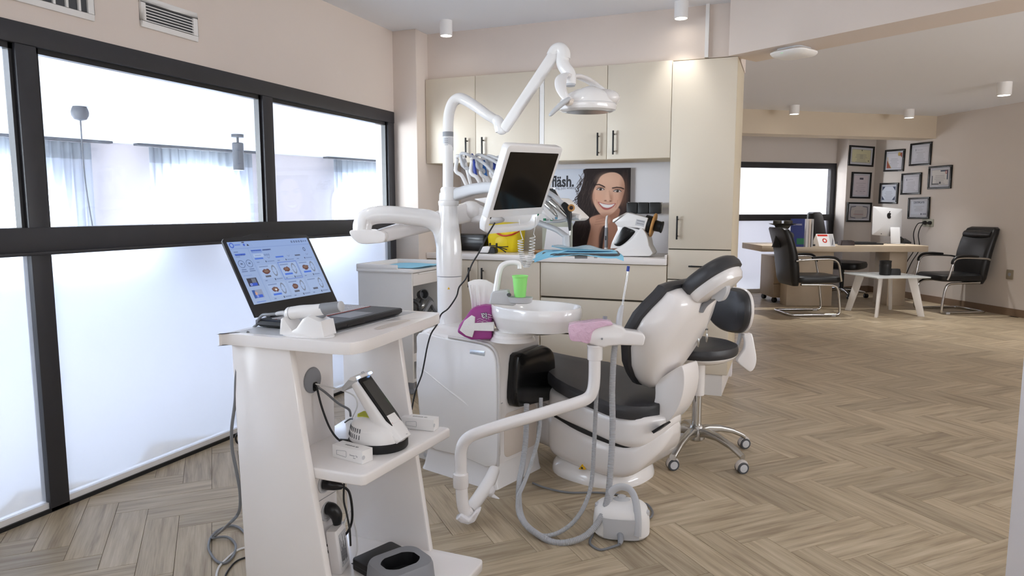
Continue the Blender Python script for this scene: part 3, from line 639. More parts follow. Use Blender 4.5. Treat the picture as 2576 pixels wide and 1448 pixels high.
# ---------------------------------------------------------------- poster board
def make_poster():
    X0, X1, Z0, Z1, Yb = -1.789, -1.112, WT, 1.507, 5.128
    t = thing('poster_board', 'portrait poster board of a smiling dark-haired woman propped behind the worktop', 'poster', ((X0+X1)/2, Yb+0.01, WT))
    o = ((X0+X1)/2, Yb+0.01, WT)
    obj('board', local(MB().box(X0, X1, Yb, Yb+0.006, Z0, Z1), o), 'white_matt', t, 0.001)
    # drawing coordinates: x -430..1365, y 125..1415
    W, H = 1209.0, 1275.0; p = Paint(W, H, 260, 274, (214, 218, 228)); ox, oy = -156.0, -125.0
    p.c[:] = np.stack([214-30*p.X/W+18*p.Y/H, 218-26*p.X/W+14*p.Y/H, 230-22*p.X/W+8*p.Y/H], -1)
    S = lambda P: [(x+ox, y+oy) for x, y in P]
    hair = (46, 37, 36); skin = (220, 176, 152); sh = (150, 104, 84); dark = (34, 27, 27)
    rr = random.Random(3)
    # hair mass and shoulders
    p.poly(S(smooth_poly([(770,120),(735,230),(715,330),(690,430),(655,520),(640,640),(660,760),(640,880),(600,960),(560,1060),(530,1200),(540,1420),(1380,1420),(1380,120)], 4)), hair, 1, 2.0)
    for k in range(46):                                      # curling strands
        x0 = rr.uniform(640, 800); y0 = rr.uniform(180, 1000); P = [(x0, y0)]
        for j in range(6): P.append((P[-1][0]-rr.uniform(-8, 26)+16*math.sin(j*1.3+k), P[-1][1]+rr.uniform(16, 34)))
        p.line(S(P), rr.uniform(5, 12), hair, 0.85)
    for k in range(70):
        x0 = rr.uniform(680, 900); y0 = rr.uniform(150, 1000); P = [(x0, y0)]
        for j in range(7): P.append((P[-1][0]-rr.uniform(-6, 20), P[-1][1]+rr.uniform(20, 40)))
        p.line(S(P), rr.uniform(4, 9), rr.choice([(78,64,60),(62,50,47),(30,24,24),(96,80,74)]), 0.45, 2)
    for k in range(26):
        x0 = rr.uniform(1270, 1350); P = [(x0, 160)]
        for j in range(8): P.append((P[-1][0]+rr.uniform(-10, 12), P[-1][1]+rr.uniform(50, 90)))
        p.line(S(P), rr.uniform(5, 10), rr.choice([(66,54,51),(30,24,24)]), 0.4, 2)
    # neck, chest, hand behind the face
    p.poly(S(smooth_poly([(1040,800),(1180,720),(1230,760),(1200,900),(1210,1000),(1230,1200),(1150,1420),(1000,1420),(1040,1000)], 4)), (172, 124, 102), 1, 4)
    p.poly(S(smooth_poly([(820,880),(880,845),(960,822),(1030,815),(1090,850),(1100,905),(1080,960),(1000,1010),(970,1080),(950,1170),(930,1420),(770,1420),(805,1170),(832,1020),(812,930)], 4)), (196, 148, 124), 1, 3)
    for a, b in (((905,905),(1010,870)),((900,940),(1030,915)),((890,980),(1015,960))): p.line(S([a, b]), 7, (150, 106, 88), 0.6, 3)
    p.poly(S(smooth_poly([(955,1040),(985,1000),(1010,1050),(980,1200),(945,1420),(930,1420),(940,1180)], 3)), (140, 98, 80), 0.5, 6)
    # face
    face = smooth_poly([(905,360),(960,245),(1050,195),(1150,190),(1230,235),(1278,330),(1286,450),(1262,570),(1225,680),(1165,770),(1090,835),(1010,852),(945,800),(890,710),(855,610),(850,520),(868,440)], 4)
    p.poly(S(face), skin, 1, 2.5)
    p.ell(1040+ox, 300+oy, 120, 90, (232, 190, 164), 0.55, 1.2); p.ell(930+ox, 580+oy, 70, 80, (224, 170, 142), 0.5, 1.2); p.ell(1190+ox, 610+oy, 60, 80, (216, 160, 134), 0.45, 1.2)
    p.ell(1275+ox, 520+oy, 50, 220, sh, 0.55, 1.3); p.ell(1060+ox, 850+oy, 150, 45, sh, 0.5, 1.2); p.ell(855+ox, 560+oy, 26, 120, sh, 0.4, 1.2)
    p.ell(1055+ox, 560+oy, 24, 90, (232, 188, 162), 0.6, 1.2); p.ell(1110+ox, 570+oy, 22, 70, (176, 126, 102), 0.5, 1.3)
    # eyes and brows
    for cx, cy, w, tilt in ((958, 440, 52, 4), (1188, 470, 54, 6)):
        p.ell(cx+ox, cy-22+oy, w*1.15, 26, (150, 106, 88), 0.55, 1.0, tilt)
        p.ell(cx+ox, cy+oy, w, 19, (224, 210, 204), 1, 0.2, tilt); p.ell(cx+2+ox, cy+oy, 19, 19, (58, 44, 38), 1, 0.2); p.ell(cx+2+ox, cy+oy, 9, 9, (14, 10, 10), 1, 0.3); p.ell(cx-5+ox, cy-7+oy, 4, 4, (245, 245, 245), 1, 0.4)
        p.line(S([(cx-w, cy+4), (cx-w*0.5, cy-16), (cx, cy-21), (cx+w*0.5, cy-16), (cx+w, cy+5)]), 9, dark, 0.9, 1.5); p.line(S([(cx-w*0.8, cy+10), (cx, cy+20), (cx+w*0.8, cy+12)]), 4, (96, 66, 56), 0.7, 2)
    p.line(S([(898,372),(940,368),(985,388),(1014,408)]), 17, (52, 38, 34), 0.95, 1.6); p.line(S([(1124,424),(1180,414),(1235,420),(1272,438)]), 17, (52, 38, 34), 0.95, 1.6)
    # nose
    p.line(S([(1082,470),(1090,540),(1112,598)]), 10, (168, 118, 96), 0.45, 5); p.ell(1030+ox, 612+oy, 16, 8, (112, 70, 56), 0.8, 0.6); p.ell(1098+ox, 620+oy, 16, 8, (112, 70, 56), 0.8, 0.6); p.line(S([(1012,618),(1050,634),(1088,636),(1116,618)]), 6, (140, 92, 74), 0.6, 3)
    # smile
    p.poly(S(smooth_poly([(925,632),(985,650),(1050,664),(1120,662),(1172,656),(1130,716),(1070,752),(1010,748),(965,706)], 4)), (176, 96, 92), 1, 2)
    p.poly(S(smooth_poly([(945,645),(1000,664),(1060,674),(1120,672),(1155,664),(1116,704),(1060,724),(1005,712),(968,680)], 4)), (244, 240, 238), 1, 1.5)
    for k in range(1, 8): p.line(S([(945+26*k, 650), (952+25*k, 716)]), 2, (206, 196, 194), 0.5, 1.2)
    p.line(S([(905,600),(918,650),(950,710)]), 6, (160, 108, 88), 0.45, 4); p.line(S([(1196,610),(1190,660),(1168,716)]), 6, (160, 108, 88), 0.45, 4)
    me = p.mesh('portrait_print', (X0-o[0], Yb-0.0008-o[1], Z1-0.0-o[2]), (X1-X0, 0, 0), (0, 0, Z0-Z1)); obj('portrait_print', me, 'print_paper', t)
    k = (X1-X0)/W
    def at(x, y): return (X0+(x+ox)*k-o[0], Yb-0.0016-o[1], Z1-(y+oy)*(Z1-Z0)/H-o[2])
    text_mesh('fläsh.', 205*k, frame_mtx(at(272, 392), (1,0,0), (0,0,1)), 'headline_lettering', 'ink', t, bold=6*k, xs=0.78)
    text_mesh('ing, just whiter.', 54*k, frame_mtx(at(330, 434), (1,0,0), (0,0,1)), 'slogan_lettering', 'ink_soft', t, xs=0.86)
make_poster()
# ---------------------------------------------------------------- things on the worktop
t = thing('sharps_bucket', 'yellow sharps bucket with a red carrying handle', 'bucket', (-2.02, 4.93, WT))
obj('bucket_body', MB().loft([[(x*s, y*s, z) for x, y in rrect(0.25, 0.22, 0.035)] for s, z in ((0.86,0),(0.9,0.01),(1.0,0.175),(1.0,0.18))]), 'yellow', t)
obj('lid', MB().loft([[(x*s, y*s, z) for x, y in rrect(0.262, 0.232, 0.04)] for s, z in ((1.0,0.18),(1.02,0.186),(1.02,0.202),(0.9,0.215),(0.5,0.222))]), 'yellow', t)
obj('embossed_panel', MB().prism([(x, -0.103, 0.07+y) for x, y in [(-0.05,-0.05),(0.05,-0.05),(0.05,0.02),(0.035,0.04),(0,0.048),(-0.035,0.04),(-0.05,0.02)]], (0,-0.004,0), (0,0.006,0)), 'yellow', t, 0.002)
obj('carrying_handle', MB().tube([(-0.13,-0.03,0.165),(-0.06,-0.122,0.16),(0.02,-0.125,0.125),(0.10,-0.12,0.135),(0.13,-0.03,0.165)], 0.006, 8), 'red', t)
t = thing('storage_box', 'glossy black plastic box beside the yellow bucket', 'box', (-2.335, 4.98, WT))
obj('box_body', MB().loft([[(x*s, y*s, z) for x, y in rrect(0.32, 0.20, 0.02)] for s, z in ((0.94,0),(1.0,0.105))]), 'black_gloss', t, 0.002)
obj('rim', MB().loft([[(x*s, y*s, z) for x, y in rrect(0.332, 0.212, 0.024)] for s, z in ((1.0,0.105),(1.0,0.122),(0.96,0.125))]), 'black_satin', t)
t = thing('phone_holder', 'small white and black clamp stand lying before the yellow bucket', 'holder', (-2.02, 4.66, WT))
cap = [(-0.085,0.004),(-0.078,0.03),(-0.068,0.046),(-0.05,0.052),(-0.012,0.052),(-0.004,0.044),(-0.016,0.02),(-0.024,0.004)]
obj('white_shell', MB().prism([(x, 0, z) for x, z in cap], (0,-0.035,0), (0,0.035,0)), 'white', t, 0.002)
obj('rubber_edge', MB().box(-0.088,-0.02,-0.037,0.037,0,0.006), 'rubber', t, 0.002)
obj('clamp_block', MB().prism([(x, 0, z) for x, z in [(-0.014,0.002),(0.03,0.002),(0.034,0.02),(0.026,0.044),(-0.006,0.05)]], (0,-0.03,0), (0,0.03,0)), 'black', t, 0.003)
obj('clamp_arms', MB().box(-0.022,-0.015,-0.01,0.01,0.05,0.075).box(0.03,0.037,-0.01,0.01,0.05,0.075).box(-0.022,0.037,-0.008,0.008,0.052,0.06), 'black', t)
for k, (dy, dz) in enumerate(((-0.02,0.012),(0.0,0.03),(0.025,0.05))): obj('tripod_leg', MB().tube([(0.03,0,0.05),(0.07,dy*0.6,0.045-0.3*(0.04-dz)),(0.115,dy,dz)], 0.004, 6), 'black', t)
t = thing('paper_stand', 'white sheet in a rounded acrylic stand behind the delivery arm', 'stand', (-1.61, 4.93, WT))
obj('sheet', MB().prism([(x, 0, z) for x, z in [(-0.105,0.02),(0.10,0.02),(0.092,0.19),(-0.082,0.19)]], (0,-0.003,0), (0,0.0,0)), 'paper', t)
obj('acrylic_back', MB().prism([(x-0.002, 0, 0.115+z) for x, z in rrect(0.235, 0.225, 0.02)], (0,0.001,0), (0,0.005,0)), 'outlet', t)
obj('foot', MB().box(-0.12,0.116,-0.04,0.05,0,0.006), 'outlet', t, 0.001)
t = thing('wooden_tray', 'low brown wooden tray under the blue-papered instrument tray', 'tray', (-1.61, 4.75, WT))
tr = MB().box(-0.11,0.11,-0.07,0.07,0,0.006).box(-0.11,0.11,-0.07,-0.062,0.006,0.028).box(-0.11,0.11,0.062,0.07,0.006,0.028).box(-0.11,-0.102,-0.062,0.062,0.006,0.028).box(0.102,0.11,-0.062,0.062,0.006,0.028)
obj('tray_body', tr, 'wood_tray', t, 0.001)
obj('inlay', MB().box(-0.1,0.1,-0.06,0.06,0.006,0.009), 'desk_dark', t)
t = thing('kidney_dish', 'shallow white oval dish standing before the poster', 'dish', (-1.36, 4.80, WT))
obj('dish_bowl', MB().lathe([(0.07,0),(0.085,0.004),(0.105,0.02),(0.108,0.021),(0.10,0.018),(0.08,0.006),(0.01,0.004)], sx=1.05, sy=0.7), 'white_gloss', t)
t = thing('scanner_wand', 'slim upright intraoral scanner wand in front of the poster hand', 'scanner', (-1.233, 4.90, WT))
obj('stand_foot', MB().lathe([(0.03,0),(0.03,0.008),(0.014,0.02),(0.012,0.05)]), 'white', t)
obj('grip', MB().loft([[(x*s, y*s, z) for x, y in rrect(0.022, 0.026, 0.008)] for s, z in ((0.9,0.045),(1.0,0.06),(1.05,0.15),(0.95,0.19))]), 'mid_grey', t)
obj('tip', MB().loft([[(x*s+dx, y*s, z) for x, y in rrect(0.022, 0.024, 0.008)] for s, z, dx in ((0.95,0.19,0),(0.72,0.24,0.0),(0.65,0.268,0.003),(0.4,0.276,0.008))]), 'white', t)
obj('grip_button', MB().box(-0.004,0.004,-0.0155,-0.012,0.10,0.13), 'black', t, 0.001)
# white oral scanner stand with cork disc
def scanner():
    y = 4.74; o = (-1.03, y, WT)
    t = thing('polishing_unit', 'white tilted benchtop unit with dark window and cork disc right of the poster', 'machine', o)
    def pr(P, d0, d1): return MB().prism([(p[0]-o[0], 0, p[2]-o[2]) for p in P], (0,d0,0), (0,d1,0))
    shell = smooth_poly([(-1.185,4.74,0.883),(-1.115,4.74,0.93),(-1.041,4.74,0.972),(-0.988,4.74,1.019),(-0.952,4.74,1.066),(-0.935,4.74,1.081),(-0.915,4.74,1.061),(-0.894,4.74,1.023),(-0.882,4.74,0.965),(-0.874,4.74,0.892)], 3)
    shell = [p for p in shell if p[2] > WT-0.002]
    shell = [(p[0], p[1], max(p[2], WT)) for p in shell]
    obj('base_shell', pr(shell, -0.075, 0.09), 'white', t, 0.012, 3)
    obj('head', pr([(-1.135,4.74,1.118),(-1.121,4.74,1.113),(-1.101,4.74,1.089),(-0.931,4.74,1.078),(-0.916,4.74,1.061),(-0.893,4.74,1.147),(-1.04,4.74,1.183)], -0.06, 0.07), 'white', t, 0.006, 2)
    obj('head_front_edge', pr([(-1.136,4.74,1.117),(-1.133,4.74,1.136),(-1.041,4.74,1.185),(-1.034,4.74,1.18),(-1.123,4.74,1.111)], -0.062, 0.072), 'alu', t, 0.003)
    obj('strut', pr([(-1.106,4.74,1.093),(-1.059,4.74,1.096),(-0.95,4.74,1.068),(-1.007,4.74,1.001),(-1.081,4.74,0.941),(-1.153,4.74,0.935),(-1.141,4.74,0.98),(-1.102,4.74,1.066)], -0.05, 0.06), 'white', t, 0.006)
    obj('dark_window', pr(smooth_poly([(-1.066,4.74,1.081),(-1.024,4.74,1.077),(-0.983,4.74,1.06),(-0.988,4.74,1.041),(-1.032,4.74,0.991),(-1.083,4.74,0.955),(-1.122,4.74,0.963),(-1.111,4.74,0.99)], 3), -0.055, -0.045), 'black_gloss', t, 0.002)
    obj('type_label', pr([(-0.971,4.74,1.14),(-0.912,4.74,1.128),(-0.921,4.74,1.088),(-0.979,4.74,1.099)], -0.0612, -0.0602), 'light_grey', t)
    obj('label_print', pr([(-0.966,4.74,1.133),(-0.917,4.74,1.123),(-0.918,4.74,1.119),(-0.967,4.74,1.129)], -0.0618, -0.0611), 'ink_soft', t)
    obj('label_print', pr([(-0.968,4.74,1.115),(-0.921,4.74,1.105),(-0.922,4.74,1.102),(-0.969,4.74,1.111)], -0.0618, -0.0611), 'ink_soft', t)
    a = Vector((-0.906,4.74,1.107))-Vector(o); ax = Vector((0.93, 0.05, -0.22)).normalized()
    obj('rear_collar', MB().cyl(a-ax*0.02, a+ax*0.022, 0.058, 28), 'black', t, 0.002)
    obj('cork_disc', MB().lathe([(0.078,0),(0.082,0.004),(0.082,0.012),(0.078,0.016)], a+ax*0.03, 32, ax), 'cork', t)
    obj('end_knob', MB().lathe([(0.034,0),(0.038,0.006),(0.036,0.045),(0.04,0.05),(0.04,0.058),(0.034,0.06)], a+ax*0.044, 24, ax), 'black', t)
    obj('nozzle', MB().cyl(Vector((-1.12,4.74,1.123))-Vector(o), Vector((-1.134,4.74,1.132))-Vector(o), 0.012), 'white_gloss', t)
scanner()
for k, (x0, lab) in enumerate(((-1.122,'leftmost black dispenser box in the row over the worktop'),(-1.040,'middle black dispenser box in the row over the worktop'),(-0.958,'rightmost black dispenser box in the row over the worktop'))):
    t = thing('dispenser_box', lab, 'dispenser', (x0+0.039, 5.13, 1.172), group='black dispensers on the wall rail')
    obj('front_cover', MB().prism([(x, 0, 0.041+z) for x, z in rrect(0.078, 0.082, 0.008)], (0,-0.085,0), (0,-0.012,0)), 'black', t, 0.003)
    obj('back_plate', MB().box(-0.0405,0.0405,-0.012,0.010,0.004,0.08), 'white_matt', t, 0.001)
    obj('side_clip', MB().box(-0.041,-0.030,-0.03,-0.01,0.066,0.0845), 'white_matt', t); obj('side_clip', MB().box(0.030,0.041,-0.03,-0.01,0.066,0.0845), 'white_matt', t)
# ---------------------------------------------------------------- small trolley by the partition
def trolley():
    x0, x1, y0, y1 = -2.64, -2.235, 3.86, 4.36
    o = ((x0+x1)/2, (y0+y1)/2, 0); hx = (x1-x0)/2; hy = (y1-y0)/2
    t = thing('instrument_trolley', 'white instrument trolley on castors beside the partition corner', 'trolley', o)
    obj('side_panel', MB().box(-hx, hx, -hy, -hy+0.018, 0.085, 0.80), 'white_matt', t, 0.003)
    obj('side_panel', MB().box(-hx, hx, hy-0.018, hy, 0.085, 0.80), 'white_matt', t, 0.003)
    obj('rear_panel', MB().box(-hx, -hx+0.014, -hy+0.018, hy-0.018, 0.085, 0.80), 'white_matt', t, 0.002)
    obj('bottom_panel', MB().box(-hx+0.014, hx-0.004, -hy+0.018, hy-0.018, 0.085, 0.105), 'white_matt', t)
    obj('drawer_front', MB().box(hx-0.016, hx, -hy+0.02, hy-0.02, 0.715, 0.795), 'warm_white', t, 0.002)
    obj('drawer_pull', MB().box(hx-0.004, hx+0.012, -hy+0.08, hy-0.08, 0.785, 0.797), 'white', t, 0.003)
    for z in (0.455, 0.23): obj('shelf', MB().box(-hx+0.014, hx-0.01, -hy+0.018, hy-0.018, z, z+0.018), 'white_matt', t, 0.002); obj('shelf_lip', MB().box(hx-0.012, hx, -hy+0.018, hy-0.018, z-0.01, z+0.045), 'warm_white', t, 0.003)
    obj('top_tray', MB().prism([(x, y, 0) for x, y in rrect(2*hx+0.03, 2*hy+0.03, 0.03)], (0,0,0.80), (0,0,0.822)), 'white', t, 0.006)
    obj('tray_rim', MB().box(-hx-0.005, hx-0.10, -hy-0.012, -hy+0.004, 0.82, 0.85).box(-hx-0.012, -hx+0.004, -hy, hy, 0.82, 0.85).box(-hx-0.005, hx-0.06, hy-0.004, hy+0.012, 0.82, 0.85), 'white', t, 0.006)
    for sx, sy in ((-1,-1),(1,-1),(1,1),(-1,1)):
        c = obj('castor', MB().lathe([(0.024,-0.011),(0.026,-0.008),(0.026,0.008),(0.024,0.011)], (sx*(hx-0.03), sy*(hy-0.035), 0.026), 20, (0,1,0)), 'mid_grey', t)
        obj('castor_fork', MB().box(sx*(hx-0.03)-0.02, sx*(hx-0.03)+0.02, sy*(hy-0.035)-0.017, sy*(hy-0.035)+0.017, 0.04, 0.085), 'mid_grey', c, 0.004)
    pb = MB(); n = 8
    sec = []
    for j in range(n+1):
        u = j/n; sec.append([(-hx+0.06+(2*hx-0.02)*v/6+0.012*math.sin(5*u+v), -hy+0.06+(2*hy-0.10)*u, 0.8235+0.004*abs(math.sin(3*u*v+v))+ (0.012 if v == 6 else 0)) for v in range(7)])
    s2 = thing('paper_liner', 'crumpled light blue paper liner on top of the small white trolley', 'paper', (o[0], o[1], 0.8225))
    me = MB().loft(sec, cap=False, closed=False); me.v = [(p[0], p[1], p[2]-0.8225) for p in me.v]; obj('liner_sheet', me, 'blue_paper', s2)
    # stored things
    q = thing('hose_coil', 'dark grey coiled tube on the open shelf of the small trolley', 'hose', (o[0]+0.10, o[1]-0.02, 0.474))
    obj('coil', MB().tube([(0.0+0.055*math.cos(a), 0.10*math.cos(a)*0.3-0.08, 0.075+0.055*math.sin(a)) for a in [k*0.5 for k in range(14)]]+[(0.03,0.05,0.13)], 0.014, 8, 3), 'dark_grey', q)
    obj('funnel_end', MB().lathe([(0.028,0),(0.036,0.05),(0.03,0.05),(0.02,0.01)], (0.045,-0.02,0.16), 20, (0.8,-0.4,0.2)), 'dark_grey', q)
    q = thing('plastic_bag', 'clear bag with grey tubing on the open shelf of the small trolley', 'bag', (o[0]+0.09, o[1]+0.10, 0.474))
    obj('bag_film', MB().sphere((0,0,0.07), 0.06, 0.11, 0.07), 'tinted_plastic', q)
    obj('tubing', MB().tube([(0.04,-0.08,0.02),(0.05,0,0.09),(0.045,0.06,0.05),(0.05,0.09,0.02)], 0.018, 8), 'mid_grey', q)
    q = thing('orange_box', 'little orange box at the shelf edge of the small trolley', 'box', (o[0]+0.14, o[1]-0.17, 0.474))
    obj('box_body', MB().box(-0.03,0.03,-0.04,0.04,0,0.03), 'orange', q, 0.003); obj('box_lid', MB().box(-0.032,0.032,-0.042,0.042,0.03,0.042), 'orange', q, 0.003)
trolley()

# ================================================================ DENTAL UNIT
def root_of(o):
    while o.parent is not None: o = o.parent
    return o
def objw(name, mb, m, parent, bevel=0.0, seg=2, angle=35, label=None):
    """a part whose points are given in room coordinates"""
    r = root_of(parent); mt = (Matrix.Translation(r.location) @ r.rotation_euler.to_matrix().to_4x4()).inverted()
    if isinstance(mb, MB): mb = xform(mb, mt)
    else: mb.transform(mt)
    return obj(name, mb, m, parent, bevel, seg, angle, label)
def plate(P, nrm, d0, d1):
    n = Vector(nrm).normalized(); return MB().prism([Vector(p) for p in P], n*d0, n*d1)

UNIT = thing('dental_unit', 'white dental treatment unit with column, spittoon, monitor and swing arms', 'dental unit', (-1.147, 2.656, 0), -16)
U = UNIT
def foot(s0, s1, t0, t1, r, bulge=0.0):
    P = rrect(s1-s0, t1-t0, r, 6); cx = (s0+s1)/2; cy = (t0+t1)/2
    return [(cx+x, cy+y-(bulge*math.cos(PI*x/(s1-s0)) if y < 0 else 0)) for x, y in P]
secs = []
for z, s0, t1, b, r in ((0.105,-0.455,0.33,0.0,0.04),(0.14,-0.465,0.345,0.004,0.05),(0.30,-0.485,0.36,0.010,0.05),(0.50,-0.485,0.365,0.010,0.05),(0.60,-0.475,0.365,0.004,0.05),(0.632,-0.468,0.362,0.0,0.05),(0.650,-0.452,0.35,-0.006,0.06)):
    secs.append([(x, y, z) for x, y in foot(s0, 0.0, 0.0, t1, r, b)])
for z, k in ((0.662,0.90),(0.672,0.62)): secs.append([(-0.23+(p[0]+0.23)*k, 0.18+(p[1]-0.18)*k, z) for p in secs[-1]] if k > 0.7 else [(-0.28+(p[0]+0.28)*0.75, 0.19+(p[1]-0.19)*0.7, z) for p in secs[-1]])
obj('body_housing', MB().loft(secs), 'warm_white', U)
skirt = [[(x, y, z) for x, y in foot(s0, s1, t0, 0.35, 0.03)] for z, s0, s1, t0 in ((0.0,-0.44,0.012,-0.012),(0.02,-0.435,0.004,-0.004),(0.075,-0.425,-0.006,0.006),(0.11,-0.42,-0.012,0.012))]
obj('base_skirt', MB().loft(skirt), 'white', U)
obj('connection_panel', MB().box(-0.53,-0.44,0.05,0.06,0.015,0.10).box(-0.53,-0.44,0.06,0.30,0.09,0.105), 'white_matt', U, 0.002)
v = obj('valve', MB().lathe([(0.008,0),(0.008,0.012),(0.005,0.014),(0.005,0.03),(0.009,0.03),(0.009,0.036)], (-0.49,0.05,0.075), 14, (0,-1,0)), 'alu', U)
obj('valve_ring', MB().lathe([(0.010,0),(0.011,0.002),(0.009,0.003)], (-0.465,0.05,0.07), 14, (0,-1,0)), 'light_grey', U)
obj('valve_ring', MB().lathe([(0.010,0),(0.011,0.002),(0.009,0.003)], (-0.465,0.05,0.04), 14, (0,-1,0)), 'light_grey', U)
# front service cover with trim and moulded crease
cov = [(-0.435,0,0.643),(-0.28,-0,0.638),(-0.116,0,0.635),(-0.044,-0,0.631),(-0.004,-0,0.615),(0.018,-0,0.584),(0.026,0,0.517),(0.026,0,0.327),(0.019,0,0.113),(-0.19,-0,0.116),(-0.388,0,0.12),(-0.432,0,0.26),(-0.455,-0.001,0.408),(-0.452,0.001,0.559)]
cov = smooth_poly(cov, 3)
obj('service_cover', plate(cov, (0,1,0), -0.013, 0.004), 'white_gloss', U, 0.006, 3)
edge = [(-0.255,-0,0.641),(-0.116,0,0.64),(-0.03,-0,0.634),(0.009,0.001,0.614),(0.026,0,0.577),(0.032,-0,0.501),(0.032,-0,0.328),(0.025,-0,0.113)]
obj('cover_trim', MB().tube([(p[0]+0.004, -0.008, p[2]+0.004) for p in edge], 0.0065, 8, 4, flat=1.0), 'trim_grey', U)
obj('moulded_crease', MB().tube([(p[0], -0.0125, p[2]) for p in [(-0.448,-0.013,0.49),(-0.382,-0.013,0.463),(-0.271,-0.013,0.412),(-0.175,-0.013,0.373),(-0.134,-0.013,0.352)]], [0.001,0.003,0.004,0.005,0.001], 6, 4), 'white', U)
lb = [(-0.12,-0.014,0.606),(-0.037,-0.014,0.608),(-0.039,-0.013,0.587),(-0.122,-0.013,0.587)]
pl = obj('badge', plate(lb, (0,1,0), -0.0016, 0.0005), 'silver_label', U, 0.0005)
lb = [Vector(p) for p in lb]
text_mesh('SKEMA', 0.019, frame_mtx(lb[3]+Vector((0.004,-0.0018,0.006)), lb[1]-lb[0], (0,0,1)), 'badge_lettering', 'ink_soft', pl, xs=0.82)
text_mesh('6', 0.017, frame_mtx(lb[3]+Vector((0.062,-0.0018,0.006)), lb[1]-lb[0], (0,0,1)), 'badge_numeral', 'ink_soft', pl, xs=0.8)
# right face: black cover, moulded recess, split line
bk = [(0,0.112,0.575),(-0,0.161,0.583),(-0,0.28,0.591),(-0,0.342,0.583),(0,0.387,0.553),(-0,0.404,0.503),(-0.001,0.412,0.396),(0,0.412,0.334),(0,0.383,0.32),(-0,0.251,0.332),(-0,0.132,0.342),(-0,0.096,0.367),(0,0.09,0.416),(-0,0.099,0.494)]
bk = smooth_poly(bk, 2)
cy = sum(p[1] for p in bk)/len(bk); cz = sum(p[2] for p in bk)/len(bk)
obj('black_cover', MB().loft([[(d, cy+(p[1]-cy)*k, cz+(p[2]-cz)*k) for p in bk] for d, k in ((-0.02,0.97),(0.0,1.0),(0.020,1.0),(0.034,0.985),(0.043,0.95),(0.047,0.88),(0.048,0.5))]), 'black_gloss', U)
obj('hose_recess', MB().prism([(0, 0.19+x, 0.22+z) for x, z in rrect(0.24, 0.20, 0.03)], (-0.004,0,0), (0.003,0,0)), 'ivory', U, 0.003)
obj('split_line', MB().box(-0.001, 0.0012, 0.02, 0.06, 0.372, 0.375), 'mid_grey', U)
# ---- column
bx, by = -1.51, 2.965
col = MB().lathe([(0.062,0.655),(0.060,0.672),(0.059,0.69),(0.059,0.888)], (bx,by,0), 36); objw('column_base', col, 'white_gloss', U)
objw('column_seam', MB().lathe([(0.0585,0.886),(0.0585,0.893)], (bx,by,0), 36), 'mid_grey', U)
col = MB().loft([[(bx+dx+r*math.cos(2*PI*k/32), by+r*math.sin(2*PI*k/32), z) for k in range(32)] for r, dx, z in ((0.0605,0,0.892),(0.0615,0,0.96),(0.060,-0.001,1.03),(0.0555,-0.002,1.09),(0.049,-0.003,1.14),(0.044,-0.003,1.19),(0.043,-0.003,1.225))])
objw('column_shaft', col, 'white_gloss', U)
wm = [(-1.474,2.975,0.847),(-1.46,2.981,0.847)]
tri = [(0.0,0.0),(0.012,0.0),(0.006,0.011)]
c0 = Vector((-1.493,2.967,0.842))
fwd3 = Vector((c0.x-bx, c0.y-by, 0)).normalized()
cs = Vector((bx, by, 0))+Vector((0.30, -0.95, 0)).normalized()*0.0597
ex = Vector((0.95, 0.30, 0)).normalized()
objw('warning_mark', plate([cs+ex*x+Vector((0,0,0.832+z)) for x, z in tri], (0.30,-0.95,0), -0.001, 0.0008), 'warn_yellow', U)
# arm that leaves the column and the swing arms of the delivery unit
armp = [(-1.518,2.973,0.972),(-1.532,2.973,1.057),(-1.551,2.957,1.124),(-1.592,2.923,1.16),(-1.652,2.879,1.171),(-1.728,2.828,1.181),(-1.8,2.788,1.179),(-1.84,2.765,1.162),(-1.849,2.752,1.133),(-1.85,2.748,1.104)]
objw('column_arm', MB().tube(armp, [0.052,0.050,0.047,0.044,0.042,0.041,0.042,0.043,0.044,0.043], 20, 5), 'white_gloss', U)
e0 = Vector((-1.844,2.748,1.082))
el = [Vector((-1.869,2.709,1.112))]
elb = [(-1.891,2.733,1.111),(-1.809,2.766,1.113),(-1.752,2.787,1.104),(-1.739,2.79,1.086),(-1.747,2.784,1.058),(-1.784,2.768,1.051),(-1.841,2.745,1.049),(-1.87,2.735,1.064),(-1.888,2.73,1.086)]
elb = smooth_poly(elb, 3)
objw('elbow_housing', plate(elb, (0.37,-0.93,0), -0.045, 0.045), 'warm_white', U, 0.012, 3)
a2 = Vector((-1.79,2.802,1.081)); b2 = Vector((-1.565,3.296,1.192))
def boxarm(a, b, w0, h0, w1, h1):
    d = (b-a).normalized(); r = d.cross(Vector((0,0,1))).normalized(); u = r.cross(d)
    def sec(c, w, h): return [c+r*x+u*y for x, y in rrect(w, h, min(w, h)*0.3, 4)]
    return MB().loft([sec(a, w0*0.8, h0*0.8), sec(a+d*0.012, w0, h0), sec(b-d*0.012, w1, h1), sec(b, w1*0.8, h1*0.8)])
objw('swing_arm', boxarm(a2, b2, 0.07, 0.062, 0.075, 0.10), 'warm_white', U)
objw('arm_knuckle', MB().sphere(Vector((-1.553,3.301,1.198)), 0.062, 0.062, 0.052), 'warm_white', U)
objw('balance_arm', boxarm(Vector((-1.552,3.302,1.202)), Vector((-1.402,3.335,1.153)), 0.07, 0.085, 0.05, 0.05), 'warm_white', U)
objw('balance_arm_cover', MB().sphere(Vector((-1.457,3.291,1.153)), 0.10, 0.04, 0.025), 'white', U)
